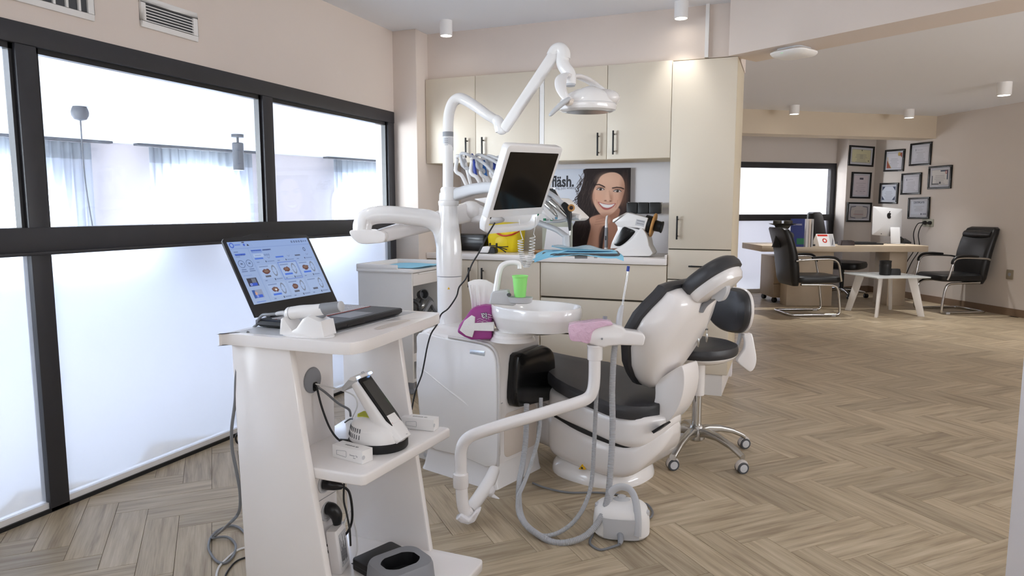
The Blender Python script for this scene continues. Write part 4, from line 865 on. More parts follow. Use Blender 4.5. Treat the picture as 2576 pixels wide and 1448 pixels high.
# pole, collar, stickers
pole = [(-1.531,2.998,1.218),(-1.537,3.015,1.369),(-1.545,3.035,1.558),(-1.546,3.043,1.634),(-1.541,3.051,1.681),(-1.527,3.061,1.717),(-1.498,3.064,1.732),(-1.464,3.066,1.721),(-1.405,3.063,1.685),(-1.351,3.058,1.648),(-1.306,3.062,1.621)]
objw('lamp_pole', MB().tube(pole, [0.0255]*8+[0.0245,0.0235,0.022], 20, 5), 'white', U)
objw('pole_collar', MB().lathe([(0.046,1.222),(0.048,1.226),(0.048,1.245),(0.040,1.25)], (bx,by,0), 30), 'white', U)
zs = [1.573, 1.551, 1.486]
pp = Vector((-1.543,3.031,1.52))
objw('grey_band', MB().lathe([(0.0258,zs[1]),(0.0262,zs[1]),(0.0262,zs[0]),(0.0258,zs[0])], (pp.x,pp.y,0), 24), 'mid_grey', U)
objw('rating_sticker', MB().lathe([(0.0257,zs[2]),(0.026,zs[2]),(0.026,zs[1]-0.004),(0.0257,zs[1]-0.004)], (pp.x,pp.y,0), 24), 'light_grey', U)
for k in range(4): objw('sticker_line', MB().box(pp.x-0.006, pp.x+0.012, pp.y-0.0268, pp.y-0.0248, zs[1]-0.014-0.009*k, zs[1]-0.012-0.009*k), 'ink_soft', U)
# monitor arm and monitor
objw('monitor_arm_hub', MB().lathe([(0.040,1.245),(0.042,1.25),(0.042,1.30),(0.036,1.31)], (bx+0.005,by,0), 28), 'white', U)
objw('hub_cap', boxarm(Vector((-1.549,2.969,1.218)), Vector((-1.552,2.976,1.282)), 0.02, 0.05, 0.02, 0.05), 'white', U)
ma = [(-1.531,2.979,1.24),(-1.513,2.978,1.255),(-1.453,2.961,1.279),(-1.367,2.933,1.297),(-1.284,2.902,1.305),(-1.199,2.871,1.301)]
msec = []
for k, p in enumerate(ma):
    p = Vector(p); d = (Vector(ma[min(k+1, 5)])-Vector(ma[max(k-1, 0)])); d.z = 0; d.normalize(); r = d.cross(Vector((0,0,1)))
    h = (0.056,0.058,0.056,0.052,0.048,0.046)[k]; msec.append([p+r*x+Vector((0,0,y)) for x, y in rrect(0.052, h, 0.014, 4)])
objw('monitor_arm', MB().loft(msec), 'light_grey', U)
mm = Matrix.Translation((-1.118, 2.899, 1.297)) @ Matrix.Rotation(1.277, 4, 'Z') @ Matrix.Rotation(0.407, 4, 'X') @ Matrix.Rotation(-0.042, 4, 'Y')
mw, mh = 0.385, 0.405
def ring_plate(outer, inner, y0, y1):
    n = len(outer); mb = MB(); v = [(x, y0, z) for x, z in outer]+[(x, y0, z) for x, z in inner]+[(x, y1, z) for x, z in outer]+[(x, y1, z) for x, z in inner]
    f = []
    for i in range(n):
        j = (i+1) % n; f += [(i, j, n+j, n+i), (2*n+i, 3*n+i, 3*n+j, 2*n+j), (i, 2*n+i, 2*n+j, j), (n+i, n+j, 3*n+j, 3*n+i)]
    return mb.add(v, f)
def oc(w, h, cx, cz, r): return [(cx+x, cz+z) for x, z in rrect(w, h, r, 5)]
H2 = mh/2
pan = [(x, z) for x, z in rrect(mw, mh, 0.02, 5) if z > 0]+[(-mw/2, -H2+0.078), (mw/2, -H2+0.078)]
mon = objw('monitor', xform(MB().prism([(x, 0, z) for x, z in pan], (0,-0.018,0), (0,0.018,0)), mm), 'white', U, 0.004)
lo = [(-mw/2+0.0125, -H2+0.080), (-mw/2+0.0125, -H2+0.045), (-mw/2+0.020, -H2+0.024), (-mw/2+0.045, -H2+0.0135), (0, -H2+0.0125), (mw/2-0.045, -H2+0.0135), (mw/2-0.020, -H2+0.024), (mw/2-0.0125, -H2+0.045), (mw/2-0.0125, -H2+0.080)]
lsec = []
for k, (x, z) in enumerate(lo):
    d = Vector((lo[min(k+1, 8)][0]-lo[max(k-1, 0)][0], lo[min(k+1, 8)][1]-lo[max(k-1, 0)][1])).normalized(); nx, nz = -d.y, d.x; hw = 0.0135
    lsec.append([(x+nx*hw*a, 0.018*b*0.98, z+nz*hw*a) for a, b in ((-1,-1),(1,-1),(1,1),(-1,1))])
objw('handle_loop', xform(MB().loft(lsec), mm), 'white', mon, 0.004)
objw('monitor_back', xform(MB().loft([[(x*k, d, 0.03+z*k) for x, z in rrect(mw*0.86, mh*0.66, 0.03)] for d, k in ((0.018,1.0),(0.035,0.9),(0.042,0.6))]), mm), 'white', mon)
objw('screen', xform(MB().prism([(x, 0, 0.043+z) for x, z in rrect(mw-0.045, mh-0.145, 0.004, 2)], (0,-0.0195,0), (0,-0.0175,0)), mm), 'screen_black', mon)
objw('power_mark', xform(MB().lathe([(0.005,0),(0.006,0.0006),(0.004,0.0008)], (mw/2-0.03,-0.0185,-0.125), 16, (0,-1,0)), mm), 'green_mark', mon)
objw('indicator', xform(MB().box(-mw/2+0.018,-mw/2+0.024,-0.019,-0.018,-0.128,-0.120), mm), 'black', mon)
# lamp arm, joints, operating light
objw('pole_joint', MB().tube([(-1.31,3.061,1.625),(-1.293,3.06,1.611),(-1.285,3.055,1.587),(-1.283,3.053,1.563)], [0.024,0.026,0.026,0.020], 18, 5), 'white', U)
objw('pivot_cap', MB().sphere(Vector((-1.276,3.057,1.574)), 0.026, 0.026, 0.022), 'white_gloss', U)
la = Vector((-1.267,3.055,1.571)); lbp = Vector((-1.031,3.099,1.908))
objw('lamp_arm', boxarm(la, lbp, 0.044, 0.046, 0.052, 0.05), 'white', U, 0.004)
objw('arm_head', MB().tube([(-1.045,3.097,1.897),(-1.031,3.101,1.921),(-1.01,3.104,1.927),(-0.992,3.104,1.908),(-0.99,3.102,1.883)], [0.026,0.028,0.030,0.031,0.030], 20, 5), 'white', U)
objw('lamp_neck', MB().tube([(-0.994,3.102,1.897),(-0.994,3.098,1.868),(-0.982,3.095,1.842),(-0.962,3.094,1.816),(-0.956,3.093,1.795),(-0.955,3.09,1.766)], [0.030,0.029,0.029,0.029,0.027,0.026], 20, 5), 'white', U)
objw('neck_cap', MB().cyl(Vector((-0.954,3.092,1.779)), Vector((-0.953,3.09,1.759)), 0.021, 20), 'light_grey', U)
def band(P, w, th, up):
    P = [Vector(p) for p in P]; secs = []
    for i, p in enumerate(P):
        d = (P[min(i+1, len(P)-1)]-P[max(i-1, 0)]).normalized(); r = d.cross(Vector(up)).normalized(); n = r.cross(d)
        ww = w[i] if hasattr(w, '__len__') else w
        secs.append([p+r*x+n*y for x, y in ((-ww/2,-th/2),(ww/2,-th/2),(ww/2,th/2),(-ww/2,th/2))])
    return MB().loft(secs)
yk = [(-0.95,3.074,1.797),(-0.969,3.057,1.803),(-0.974,3.02,1.784),(-0.963,2.976,1.745),(-0.944,2.947,1.709),(-0.926,2.94,1.684),(-0.906,2.946,1.67)]
objw('yoke_near', MB().tube(yk, [0.026,0.030,0.030,0.026,0.020,0.016,0.016], 14, 5, flat=0.35), 'warm_white', U)
yk = [(-0.953,3.095,1.8),(-0.936,3.136,1.808),(-0.908,3.19,1.801),(-0.875,3.232,1.78),(-0.836,3.245,1.755)]
objw('yoke_far', MB().tube(yk, [0.026,0.030,0.030,0.026,0.018], 14, 5, flat=0.35), 'warm_white', U)
hc = Vector((-0.868,3.072,1.689))
ax = (Vector((-0.759,3.179,1.669))-Vector((-0.952,2.971,1.662))).normalized(); ay = Vector((0,0,1)).cross(ax).normalized(); az = ax.cross(ay)
mh4 = Matrix((ax, ay, az)).transposed().to_4x4(); mh4.translation = hc
hd = []
for s, rx, ry, top, z in ((0,0.118,0.085,0,-0.052),(0,0.135,0.10,0,-0.044),(0,0.142,0.105,0,-0.026),(0,0.140,0.103,0,-0.010),(0,0.126,0.092,0,0.020),(0,0.10,0.07,0,0.042),(0,0.06,0.04,0,0.056),(0,0.01,0.01,0,0.060)):
    hd.append([(rx*math.cos(2*PI*k/36), ry*math.sin(2*PI*k/36), z-(0.018*(math.cos(2*PI*k/36)**2) if z > -0.02 else 0)) for k in range(36)])
lh = objw('light_head', xform(MB().loft(hd), mh4), 'white_gloss', U)
objw('light_seam', xform(MB().loft([[(0.1425*math.cos(2*PI*k/36), 0.1055*math.sin(2*PI*k/36), z) for k in range(36)] for z in (-0.019,-0.017)], cap=False), mh4), 'light_grey', lh)
objw('reflector', xform(MB().lathe([(0.10,-0.0535),(0.092,-0.051),(0.05,-0.046),(0.01,-0.044)], n=32, sy=0.72), mh4), 'alu', lh)
objw('end_cap', xform(MB().sphere((0.075,0.0,0.006), 0.075, 0.098, 0.044, 20, 12), mh4), 'warm_white', lh)
for k in range(4): objw('cooling_slot', xform(MB().box(0.018+0.007*k,0.021+0.007*k,-0.055,-0.035,0.0385,0.0415), mh4), 'mid_grey', lh)
objw('handle_hub', MB().cyl(Vector((-0.919,2.93,1.665)), Vector((-0.896,2.983,1.671)), 0.016, 18), 'ivory', lh)
hp = [(-0.91,2.935,1.679),(-0.927,2.921,1.664),(-0.953,2.902,1.637),(-0.975,2.884,1.61),(-0.98,2.881,1.602)]
objw('handle', MB().tube(hp, [0.014,0.019,0.018,0.014,0.006], 16, 5, flat=0.6), 'light_grey', lh)
# delivery unit: housing, whip arms, handpieces, little display
dl = [(-1.526,3.298,1.259),(-1.416,3.3,1.271),(-1.078,3.282,1.261),(-0.963,3.252,1.164),(-0.983,3.242,1.149),(-1.112,3.233,1.148),(-1.217,3.263,1.198),(-1.369,3.278,1.202),(-1.46,3.3,1.235)]
objw('delivery_housing', plate(dl, (0.2,0.98,0), -0.02, 0.14), 'warm_white', U, 0.008, 3)
objw('delivery_rail', MB().tube([(-1.099,3.195,1.149),(-1.028,3.191,1.15),(-0.949,3.193,1.171)], 0.008, 10), 'light_grey', U)
objw('grab_handle', MB().tube([(-1.002,3.237,1.17),(-0.967,3.218,1.171),(-0.936,3.209,1.169)], [0.016,0.017,0.013], 16), 'white_gloss', U)
ds = [(-1.134,3.288,1.316),(-1.088,3.285,1.313),(-1.05,3.271,1.253),(-1.118,3.277,1.257)]
objw('display_frame', plate(ds, (0.3,-0.95,0), -0.006, 0.006), 'warm_white', U, 0.004)
c = Vector((sum(p[0] for p in ds)/4, sum(p[1] for p in ds)/4, sum(p[2] for p in ds)/4))
objw('display', plate([c+(Vector(p)-c)*0.78 for p in ds], (0.3,-0.95,0), 0.006, 0.0072), 'screen_grey', U)
objw('display_light', plate([c+(Vector(p)-c)*0.10+Vector((0.006,0.002,0.022)) for p in ds], (0.3,-0.95,0), 0.007, 0.008), 'led_blue', U)
for k, q in enumerate(((-1.136,3.182,1.163), (-1.105,3.183,1.157), (-1.07,3.186,1.157))):
    objw('tray_mark', MB().box(q[0]-0.006,q[0]+0.006,q[1]-0.006,q[1]+0.004,q[2]-0.006,q[2]+0.006), ('yellow','green_mark','green_mark')[k], U, 0.001)
WP = [(-1.576,3.194,1.457),(-1.581,3.186,1.407),(-1.573,3.187,1.389),(-1.55,3.194,1.373),(-1.531,3.217,1.318),(-1.568,3.177,1.471),(-1.538,3.188,1.463),(-1.525,3.189,1.424),(-1.539,3.19,1.396),(-1.516,3.197,1.377),(-1.512,3.224,1.314)]
step = Vector((-1.481,3.189,1.462))-Vector((-1.573,3.197,1.473))
for k in range(5):
    off = step*(k*(0.9 if k else 0)) ; off = step*(0 if k == 0 else 0.95+0.62*(k-1))
    q = [Vector(p)+off for p in WP]
    wa = objw('whip_arm', MB().tube([q[0], q[1], q[2], q[3], q[4]], 0.010, 10, 5), 'white', U)
    objw('whip_loop', MB().tube([q[0], q[5], q[6], q[7], q[9], q[10]], 0.0085, 10, 5), 'white', wa)
    objw('whip_roller', MB().sphere(q[6]+Vector((0,0,-0.025)), 0.018, 0.012, 0.026), 'light_grey', wa)
    s = q[5]+Vector((0.01,-0.01,0.006))
    objw('handpiece_hose', MB().tube([q[4]+Vector((0.02,-0.01,0.05)), q[9]+Vector((0.01,-0.02,0.03)), q[7]+Vector((0,-0.02,-0.01)), s+Vector((0.02,-0.01,0.0)), s+Vector((0.08,-0.03,-0.008)), s+Vector((0.17,-0.05,-0.055)), s+Vector((0.24,-0.07,-0.12))], 0.0075, 8, 5), 'light_grey', wa)
for k, c in ((1,'blue_dark'),(2,'blue_mid'),(3,'blue_dark')):
    off = step*(0.95+0.62*(k-1)); q = Vector(WP[6])+off
    objw('blue_clip', MB().prism([q+Vector((-0.028,0.004,z*1.0))+Vector((dx,0,0)) for dx, z in ((-0.012,0.0),(0.004,0.01),(0.014,-0.07),(0.02,-0.085),(-0.002,-0.075))], (0,-0.006,0), (0,0.01,0)), c, U, 0.002)
q = Vector(WP[5])+step*0.95
objw('blue_clip', MB().prism([q+Vector((-0.012,0,0)), q+Vector((0.012,0,0.004)), q+Vector((0.0,0,0.02))], (0,-0.006,0), (0,0.006,0)), 'blue_dark', U, 0.001)
hps = [((-1.116,3.2,1.241), (-1.078,3.19,1.21), (-1.048,3.187,1.178), 'alu'), ((-1.084,3.202,1.246), (-1.041,3.194,1.212), (-0.996,3.196,1.171), 'alu')]
for a, b, c, m in hps:
    h = objw('handpiece', MB().tube([a, b, c], [0.013,0.0125,0.007], 14, 6), m, U, label='brushed metal handpiece')
    objw('handpiece_head', MB().cyl(Vector(c)+Vector((0.002,0,-0.004)), Vector(c)+Vector((0.004,-0.012,-0.014)), 0.007, 12), 'chrome', h)
    objw('handpiece_sleeve', MB().tube([Vector(a)-(Vector(b)-Vector(a))*1.3, Vector(a)-(Vector(b)-Vector(a))*0.4, a], 0.014, 12, 4), 'light_grey', h)
h = objw('curing_light', MB().tube([(-1.014,3.185,1.231),(-0.998,3.184,1.216),(-0.983,3.181,1.186),(-0.978,3.178,1.143),(-0.975,3.175,1.105)], [0.013,0.017,0.015,0.009,0.006], 14, 5), 'black', U, label='black handpiece with cork-coloured ring')
objw('cork_ring', MB().lathe([(0.013,0),(0.017,0.003),(0.017,0.012),(0.012,0.014)], Vector((-0.971,3.178,1.212)), 24, (0.35,-0.93,0.1)), 'cork', h)
objw('ring_lens', MB().lathe([(0.012,0.010),(0.008,0.016),(0.002,0.018)], Vector((-0.971,3.178,1.212)), 20, (0.35,-0.93,0.1)), 'brown_plastic', h)
objw('light_tip', MB().cyl(Vector((-0.975,3.175,1.105)), Vector((-0.974,3.172,1.083)), 0.004, 10, 0.002), 'alu', h)
objw('light_sleeve', MB().tube([(-1.107,3.21,1.294),(-1.054,3.195,1.263),(-1.014,3.185,1.231)], 0.012, 12, 5), 'light_grey', h)
objw('syringe', MB().tube([(-1.12,3.151,1.208),(-1.09,3.149,1.184),(-1.054,3.149,1.156)], [0.011,0.008,0.003], 12, 5), 'white', U)
objw('syringe_collar', MB().cyl(Vector((-1.12,3.151,1.208)), Vector((-1.108,3.151,1.199)), 0.0125, 14), 'blue_mid', U)
# tray arm and tray
objw('tray_arm', MB().tube([(-1.184,3.259,1.148),(-1.127,3.247,1.129),(-1.059,3.228,1.107),(-1.006,3.213,1.077)], [0.020,0.020,0.019,0.020], 14, 5, flat=0.7), 'light_grey', U)
objw('tray_post', MB().cyl(Vector((-1.006,3.213,1.081)), Vector((-1.003,3.206,1.016)), 0.018, 18), 'light_grey', U)
tp = Vector((-0.93,3.213,1.004)); ty = 8
mt = Matrix.Translation(tp) @ Matrix.Rotation(math.radians(16), 4, 'Z')
tray = MB().prism([(x, y, 0) for x, y in rrect(0.36, 0.26, 0.03)], (0,0,-0.012), (0,0,0.0))
tr = objw('instrument_tray', xform(tray, mt), 'dark_grey', U, 0.003)
objw('tray_bracket', xform(MB().box(-0.03,0.03,-0.04,0.04,-0.03,-0.012).box(0.06,0.075,-0.12,0.05,-0.022,-0.012), mt), 'light_grey', tr, 0.002)
# spittoon bowl, cup filler
bc = Vector((0.048, 0.070))
def bowl_sec(k, z, ex=1.0, n=40):
    P = []
    for i in range(n):
        a = 2*PI*i/n; r = 1.0
        x = 0.205*(math.cos(a) if math.cos(a) > 0 else -abs(math.cos(a))**0.62); y = (0.125+0.055*(1+math.cos(a))/2)*math.sin(a)
        P.append((bc.x+0.085+x*k, bc.y+0.045+y*k, z))
    return P
def ring_sec(r, z, n=40): return [(bc.x+r*math.cos(2*PI*i/n), bc.y+r*math.sin(2*PI*i/n), z) for i in range(n)]
def mixs(A, B, t): return [tuple(a[j]*(1-t)+b[j]*t for j in range(3)) for a, b in zip(A, B)]
obj('bowl_base_ring', MB().lathe([(0.098,0.655),(0.092,0.668),(0.086,0.672),(0.085,0.684)], (bc.x,bc.y,0), 36), 'warm_white', U)
bowl = [ring_sec(0.082,0.684), ring_sec(0.084,0.698), mixs(ring_sec(0.09,0.70), bowl_sec(0.80,0.70), 0.75), bowl_sec(0.90,0.712), bowl_sec(0.955,0.745), bowl_sec(0.985,0.757), bowl_sec(1.0,0.765), bowl_sec(1.0,0.798), bowl_sec(0.975,0.806), bowl_sec(0.94,0.805), bowl_sec(0.88,0.785), bowl_sec(0.72,0.752), bowl_sec(0.3,0.735), bowl_sec(0.05,0.731)]
obj('spittoon_bowl', MB().loft(bowl), 'white_gloss', U)
fb = [(-1.135,2.588,0.825),(-1.129,2.596,0.869),(-1.119,2.601,0.875),(-1.067,2.622,0.88),(-1.059,2.624,0.867),(-1.06,2.621,0.848),(-1.034,2.631,0.841),(-1.032,2.629,0.823),(-1.043,2.624,0.817)]
objw('filler_block', plate(fb, (0.31,-0.95,0), -0.04, 0.03), 'light_grey', U, 0.006, 3)
objw('cup_sensor', MB().cyl(Vector((-1.054,2.593,0.863)), Vector((-1.049,2.589,0.863))+Vector((0.004,-0.004,0)), 0.007, 14), 'dark_grey', U)
objw('filler_spout', MB().tube([(-1.118,2.611,0.866),(-1.113,2.618,0.905),(-1.109,2.624,0.944),(-1.099,2.631,0.973),(-1.08,2.641,0.986),(-1.053,2.647,0.99),(-1.033,2.649,0.987),(-1.028,2.65,0.977),(-1.027,2.648,0.964)], [0.014,0.0135,0.013,0.0125,0.0115,0.011,0.0105,0.0095,0.009], 16, 5), 'white_gloss', U)
cp = Vector((-1.013,2.618,0.844))
objw('cup_rest', MB().lathe([(0.034,-0.016),(0.042,-0.012),(0.047,0.008),(0.044,0.009),(0.040,0.001),(0.01,0.0)], cp, 28, sx=1.15, sy=0.9), 'light_grey', U)
# assistant arm: lower pipe, wrapped elbow, long arm, holder with hoses
lowp = [(-1.116,2.585,0.119),(-1.108,2.521,0.1),(-1.112,2.45,0.072),(-1.115,2.382,0.053),(-1.115,2.337,0.042)]
objw('lower_pipe', MB().tube(lowp, [0.024,0.026,0.027,0.026,0.026], 16, 6), 'white', U)
arm = [(-1.101,2.322,0.054),(-1.111,2.307,0.052),(-1.119,2.296,0.075),(-1.126,2.298,0.114),(-1.132,2.305,0.189),(-1.136,2.311,0.25),(-1.137,2.316,0.289),(-1.127,2.318,0.321),(-1.106,2.324,0.345),(-1.072,2.339,0.362),(-0.998,2.378,0.387),(-0.902,2.425,0.417),(-0.808,2.477,0.446),(-0.741,2.518,0.466),(-0.704,2.545,0.482),(-0.687,2.555,0.511),(-0.683,2.563,0.56),(-0.685,2.571,0.636),(-0.687,2.577,0.685)]
objw('assistant_arm', MB().tube(arm, [0.0235]*len(arm), 18, 4), 'warm_white', U)
objw('arm_collar', MB().lathe([(0.025,-0.03),(0.029,-0.026),(0.0305,-0.012),(0.0305,0.012),(0.029,0.026),(0.025,0.03)], Vector((-1.133,2.303,0.179)), 24), 'warm_white', U)
wr = [(-1.146,2.281,0.038),(-1.118,2.273,0.062),(-1.089,2.283,0.044),(-1.074,2.313,0.067),(-1.062,2.34,0.066),(-1.075,2.308,0.026),(-1.089,2.281,0.026),(-1.117,2.27,0.035)]
objw('plastic_wrap', plate(wr, (0.3,-0.95,0), -0.02, 0.02), 'wrap', U, 0.006, 2)
objw('plastic_wrap', MB().tube([(-1.11,2.497,0.091),(-1.087,2.482,0.07),(-1.078,2.484,0.054),(-1.046,2.474,0.05)], [0.03,0.026,0.010,0.002], 10, 4, flat=0.6), 'wrap', U)
objw('holder_collar', MB().lathe([(0.0245,-0.040),(0.0295,-0.036),(0.0300,0.0),(0.030,0.012),(0.0315,0.016),(0.0315,0.020),(0.030,0.022)], Vector((-0.685,2.575,0.666)), 24), 'warm_white', U)
hol = [(-0.713,2.568,0.697),(-0.712,2.572,0.728),(-0.702,2.58,0.758),(-0.674,2.593,0.77),(-0.621,2.613,0.767),(-0.596,2.622,0.761),(-0.579,2.628,0.746),(-0.541,2.642,0.741),(-0.518,2.651,0.735),(-0.509,2.652,0.72),(-0.516,2.646,0.688),(-0.596,2.614,0.691),(-0.639,2.596,0.688),(-0.656,2.589,0.682),(-0.67,2.584,0.685)]
objw('holder_body', plate(hol, (0.31,-0.95,0), -0.035, 0.035), 'warm_white', U, 0.008, 3)
pk = [(-0.783,2.542,0.762),(-0.767,2.55,0.773),(-0.727,2.567,0.777),(-0.684,2.585,0.783),(-0.645,2.6,0.783),(-0.627,2.606,0.771),(-0.666,2.589,0.762),(-0.697,2.575,0.744),(-0.707,2.566,0.701),(-0.738,2.553,0.706),(-0.77,2.541,0.71),(-0.78,2.539,0.728)]
objw('film_wrapped_grip', plate(smooth_poly(pk, 3), (0.31,-0.95,0), -0.032, 0.038), 'pink_wrap', U, 0.010, 3)
objw('holder_button', MB().cyl(Vector((-0.653,2.551,0.717)), Vector((-0.651,2.55,0.717)), 0.004, 10), 'mid_grey', U)
objw('valve_stub', MB().cyl(Vector((-0.658,2.61,0.769)), Vector((-0.657,2.613,0.795)), 0.0085, 14), 'mid_grey', U)
objw('suction_valve', MB().tube([(-0.607,2.628,0.753),(-0.605,2.633,0.787),(-0.601,2.638,0.818),(-0.596,2.643,0.836)], [0.0125,0.012,0.010,0.0065], 14, 4), 'light_grey', U)
objw('saliva_ejector', MB().tube([(-0.597,2.642,0.833),(-0.592,2.656,0.886),(-0.587,2.67,0.939),(-0.584,2.675,0.976)], 0.0042, 10, 4), 'clear_film', U)
objw('ejector_tip', MB().cyl(Vector((-0.585,2.674,0.967)), Vector((-0.583,2.677,0.987)), 0.006, 12), 'blue_dark', U)
def ribbed(path, r, pitch):
    P = [Vector(p) for p in path]; Q = []
    for i in range(len(P)-1):
        p0 = P[max(i-1, 0)]; p1 = P[i]; p2 = P[i+1]; p3 = P[min(i+2, len(P)-1)]
        for k in range(24):
            t = k/24; Q.append(0.5*((2*p1)+(p2-p0)*t+(2*p0-5*p1+4*p2-p3)*t*t+(3*p1-p0-3*p2+p3)*t*t*t))
    Q.append(P[-1]); out = [Q[0]]; acc = 0.0
    for a, b in zip(Q, Q[1:]):
        L = (b-a).length; s = 0.0
        while acc+(L-s) >= pitch/2:
            s += pitch/2-acc; acc = 0.0; out.append(a+(b-a)*(s/L))
        acc += L-s
    return MB().tube(out, [r*(1.0 if i % 2 else 0.86) for i in range(len(out))], 12, 1)
big = [(-1.011,2.692,0.388),(-1.009,2.684,0.312),(-1.002,2.656,0.235),(-0.993,2.595,0.154),(-0.974,2.51,0.104),(-0.935,2.411,0.059),(-0.886,2.341,0.034),(-0.826,2.309,0.017),(-0.759,2.291,0.006),(-0.702,2.303,0.01),(-0.645,2.339,0.031),(-0.608,2.392,0.075),(-0.596,2.448,0.131),(-0.599,2.502,0.227),(-0.605,2.549,0.367),(-0.617,2.584,0.514),(-0.617,2.599,0.636),(-0.613,2.607,0.694)]
objw('suction_hose', ribbed(big, 0.0125, 0.006), 'hose', U, label='thick grey corrugated suction hose')
sm = [(-0.962,2.736,0.408),(-0.958,2.715,0.309),(-0.955,2.674,0.235),(-0.961,2.608,0.154),(-0.956,2.518,0.112),(-0.947,2.432,0.089),(-0.923,2.372,0.053),(-0.871,2.324,0.028),(-0.812,2.314,0.011),(-0.758,2.336,0.018),(-0.711,2.38,0.047),(-0.68,2.431,0.098),(-0.669,2.488,0.167),(-0.673,2.533,0.285),(-0.678,2.565,0.386),(-0.68,2.586,0.475),(-0.679,2.594,0.537)]
objw('ejector_hose', ribbed(sm, 0.0088, 0.005), 'hose', U, label='thinner grey corrugated ejector hose')
# cables hanging from the monitor
objw('monitor_cable', MB().tube([(-1.2,2.797,1.148),(-1.221,2.772,1.1),(-1.255,2.748,1.02),(-1.284,2.742,0.973),(-1.316,2.742,0.905),(-1.355,2.754,0.864),(-1.373,2.763,0.821),(-1.404,2.744,0.768),(-1.433,2.73,0.742),(-1.433,2.692,0.703),(-1.437,2.643,0.67),(-1.436,2.605,0.621),(-1.445,2.593,0.553),(-1.455,2.582,0.493),(-1.476,2.565,0.425),(-1.487,2.551,0.348)], 0.0035, 7, 4), 'cable_black', U, label='thin black cable')
def coil(path, r, turns):
    P = [Vector(p) for p in path]; n = turns*10; out = []
    for i in range(n+1):
        f = i/n*(len(P)-1); k = min(int(f), len(P)-2); c = P[k].lerp(P[k+1], f-k); a = 2*PI*turns*i/n
        out.append(c+Vector((r*math.cos(a), r*math.sin(a), 0)))
    return out
cl = [(-1.148,2.971,1.069),(-1.144,2.966,1.019),(-1.134,2.965,0.974),(-1.116,2.968,0.943),(-1.1,2.967,0.974),(-1.094,2.975,1.019),(-1.093,2.983,1.081)]
cpts = [(-1.164,2.997,1.159),(-1.157,2.984,1.118),(-1.144,2.975,1.087)]+[tuple(p) for p in coil(cl, 0.0125, 27)]+[(-1.09,2.986,1.095),(-1.079,2.972,1.119),(-1.061,2.932,1.173)]
objw('coiled_cord', MB().tube(cpts, 0.0021, 6, 1), 'cable_white', U, label='white coiled cord')
# ---- loose things on the unit
t = thing('plastic_cup', 'translucent light green plastic cup under the filler spout', 'cup', tuple(cp+Vector((0.0,0,0.009))))
obj('cup_wall', MB().lathe([(0.006,0.0),(0.0225,0.0),(0.0235,0.004),(0.0305,0.078),(0.0315,0.079),(0.033,0.085),(0.0325,0.087),(0.030,0.085),(0.0285,0.075),(0.021,0.006),(0.004,0.005)], n=32), 'green', t)
obj('rolled_rim', MB().tube([(0.0322*math.cos(2*PI*k/28), 0.0322*math.sin(2*PI*k/28), 0.086) for k in range(29)], 0.0016, 6, 1), 'green', t)
def tissue_bag():
    b0 = Vector((-1.231,2.671,0.667)); t = thing('tissue_pack', 'plum and white tissue pack with sheets pulled up beside the spittoon', 'tissue', (b0.x, b0.y, b0.z))
    o = b0
    def L(P): return [Vector(p)-o for p in P]
    out = L([(-1.305,2.645,0.692),(-1.297,2.652,0.723),(-1.274,2.665,0.755),(-1.255,2.676,0.786),(-1.236,2.685,0.797),(-1.202,2.7,0.804),(-1.173,2.711,0.801),(-1.167,2.696,0.662),(-1.246,2.664,0.66),(-1.275,2.654,0.672)])
    obj('pack_body', MB().prism(out, (-0.015,0.05,0), (0.015,-0.05,0)), 'plum', t, 0.010, 3)
    end = L([(-1.278,2.597,0.702),(-1.261,2.609,0.742),(-1.234,2.623,0.765),(-1.219,2.627,0.757),(-1.22,2.62,0.702),(-1.227,2.614,0.672),(-1.252,2.605,0.68)])
    obj('folded_end', MB().prism(end, (0,0.004,0), (0.002,-0.004,0)), 'pouch_white', t, 0.002)
    bandp = L([(-1.22,2.621,0.732),(-1.144,2.652,0.737),(-1.143,2.648,0.699),(-1.219,2.617,0.701)])
    obj('white_band', MB().prism(bandp, (0,0.003,0), (0,-0.002,0)), 'pouch_white', t)
    sh = L([(-1.281,2.69,0.896),(-1.261,2.699,0.905),(-1.236,2.71,0.908),(-1.21,2.72,0.905),(-1.171,2.733,0.884),(-1.177,2.719,0.789),(-1.216,2.702,0.784),(-1.257,2.685,0.776),(-1.268,2.688,0.835)])
    obj('pulled_sheet', MB().prism(sh, (0,0.008,0), (0,-0.006,0)), 'tissue', t, 0.003)
    for k, dx in enumerate((0.016, 0.034, 0.052)):
        a = Vector(sh[0])+Vector((dx, -0.009, -0.01)); obj('sheet_fold', MB().tube([a, a+Vector((0.006,0,-0.06)), a+Vector((0.010,0,-0.12))], [0.004,0.006,0.003], 8, 4, flat=0.5), 'tissue', t)
    f = frame_mtx(L([(-1.216,2.625,0.776)])[0], (-0.95,-0.3,0.18), (0.1,0,-1))
    text_mesh('ia', 0.040, frame_mtx(L([(-1.219,2.623,0.781)])[0]+Vector((0.052,0.012,-0.004)), (-0.93,-0.3,-0.12), (0.1,0.0,-1)), 'brand_lettering', 'navy', t, bold=0.0016)
    text_mesh('ia', 0.040, frame_mtx(L([(-1.219,2.623,0.781)])[0]+Vector((0.052,0.0105,-0.004))+Vector((0.001,-0.003,0)), (-0.93,-0.3,-0.12), (0.1,0.0,-1)), 'brand_lettering', 'paper', t)
    rnd = random.Random(5)
    for k in range(9):
        x = rnd.uniform(0.0, 0.045); z = rnd.uniform(0.02, 0.06); a = L([(-1.209,2.623,0.689)])[0]+Vector((x, 0.3*x, z+0.02))
        obj('printed_line', MB().tube([a, a+Vector((0.012,0.003,0.004)), a+Vector((0.026,0.006,-0.002))], 0.0006, 5, 3), 'paper', t)
tissue_bag()
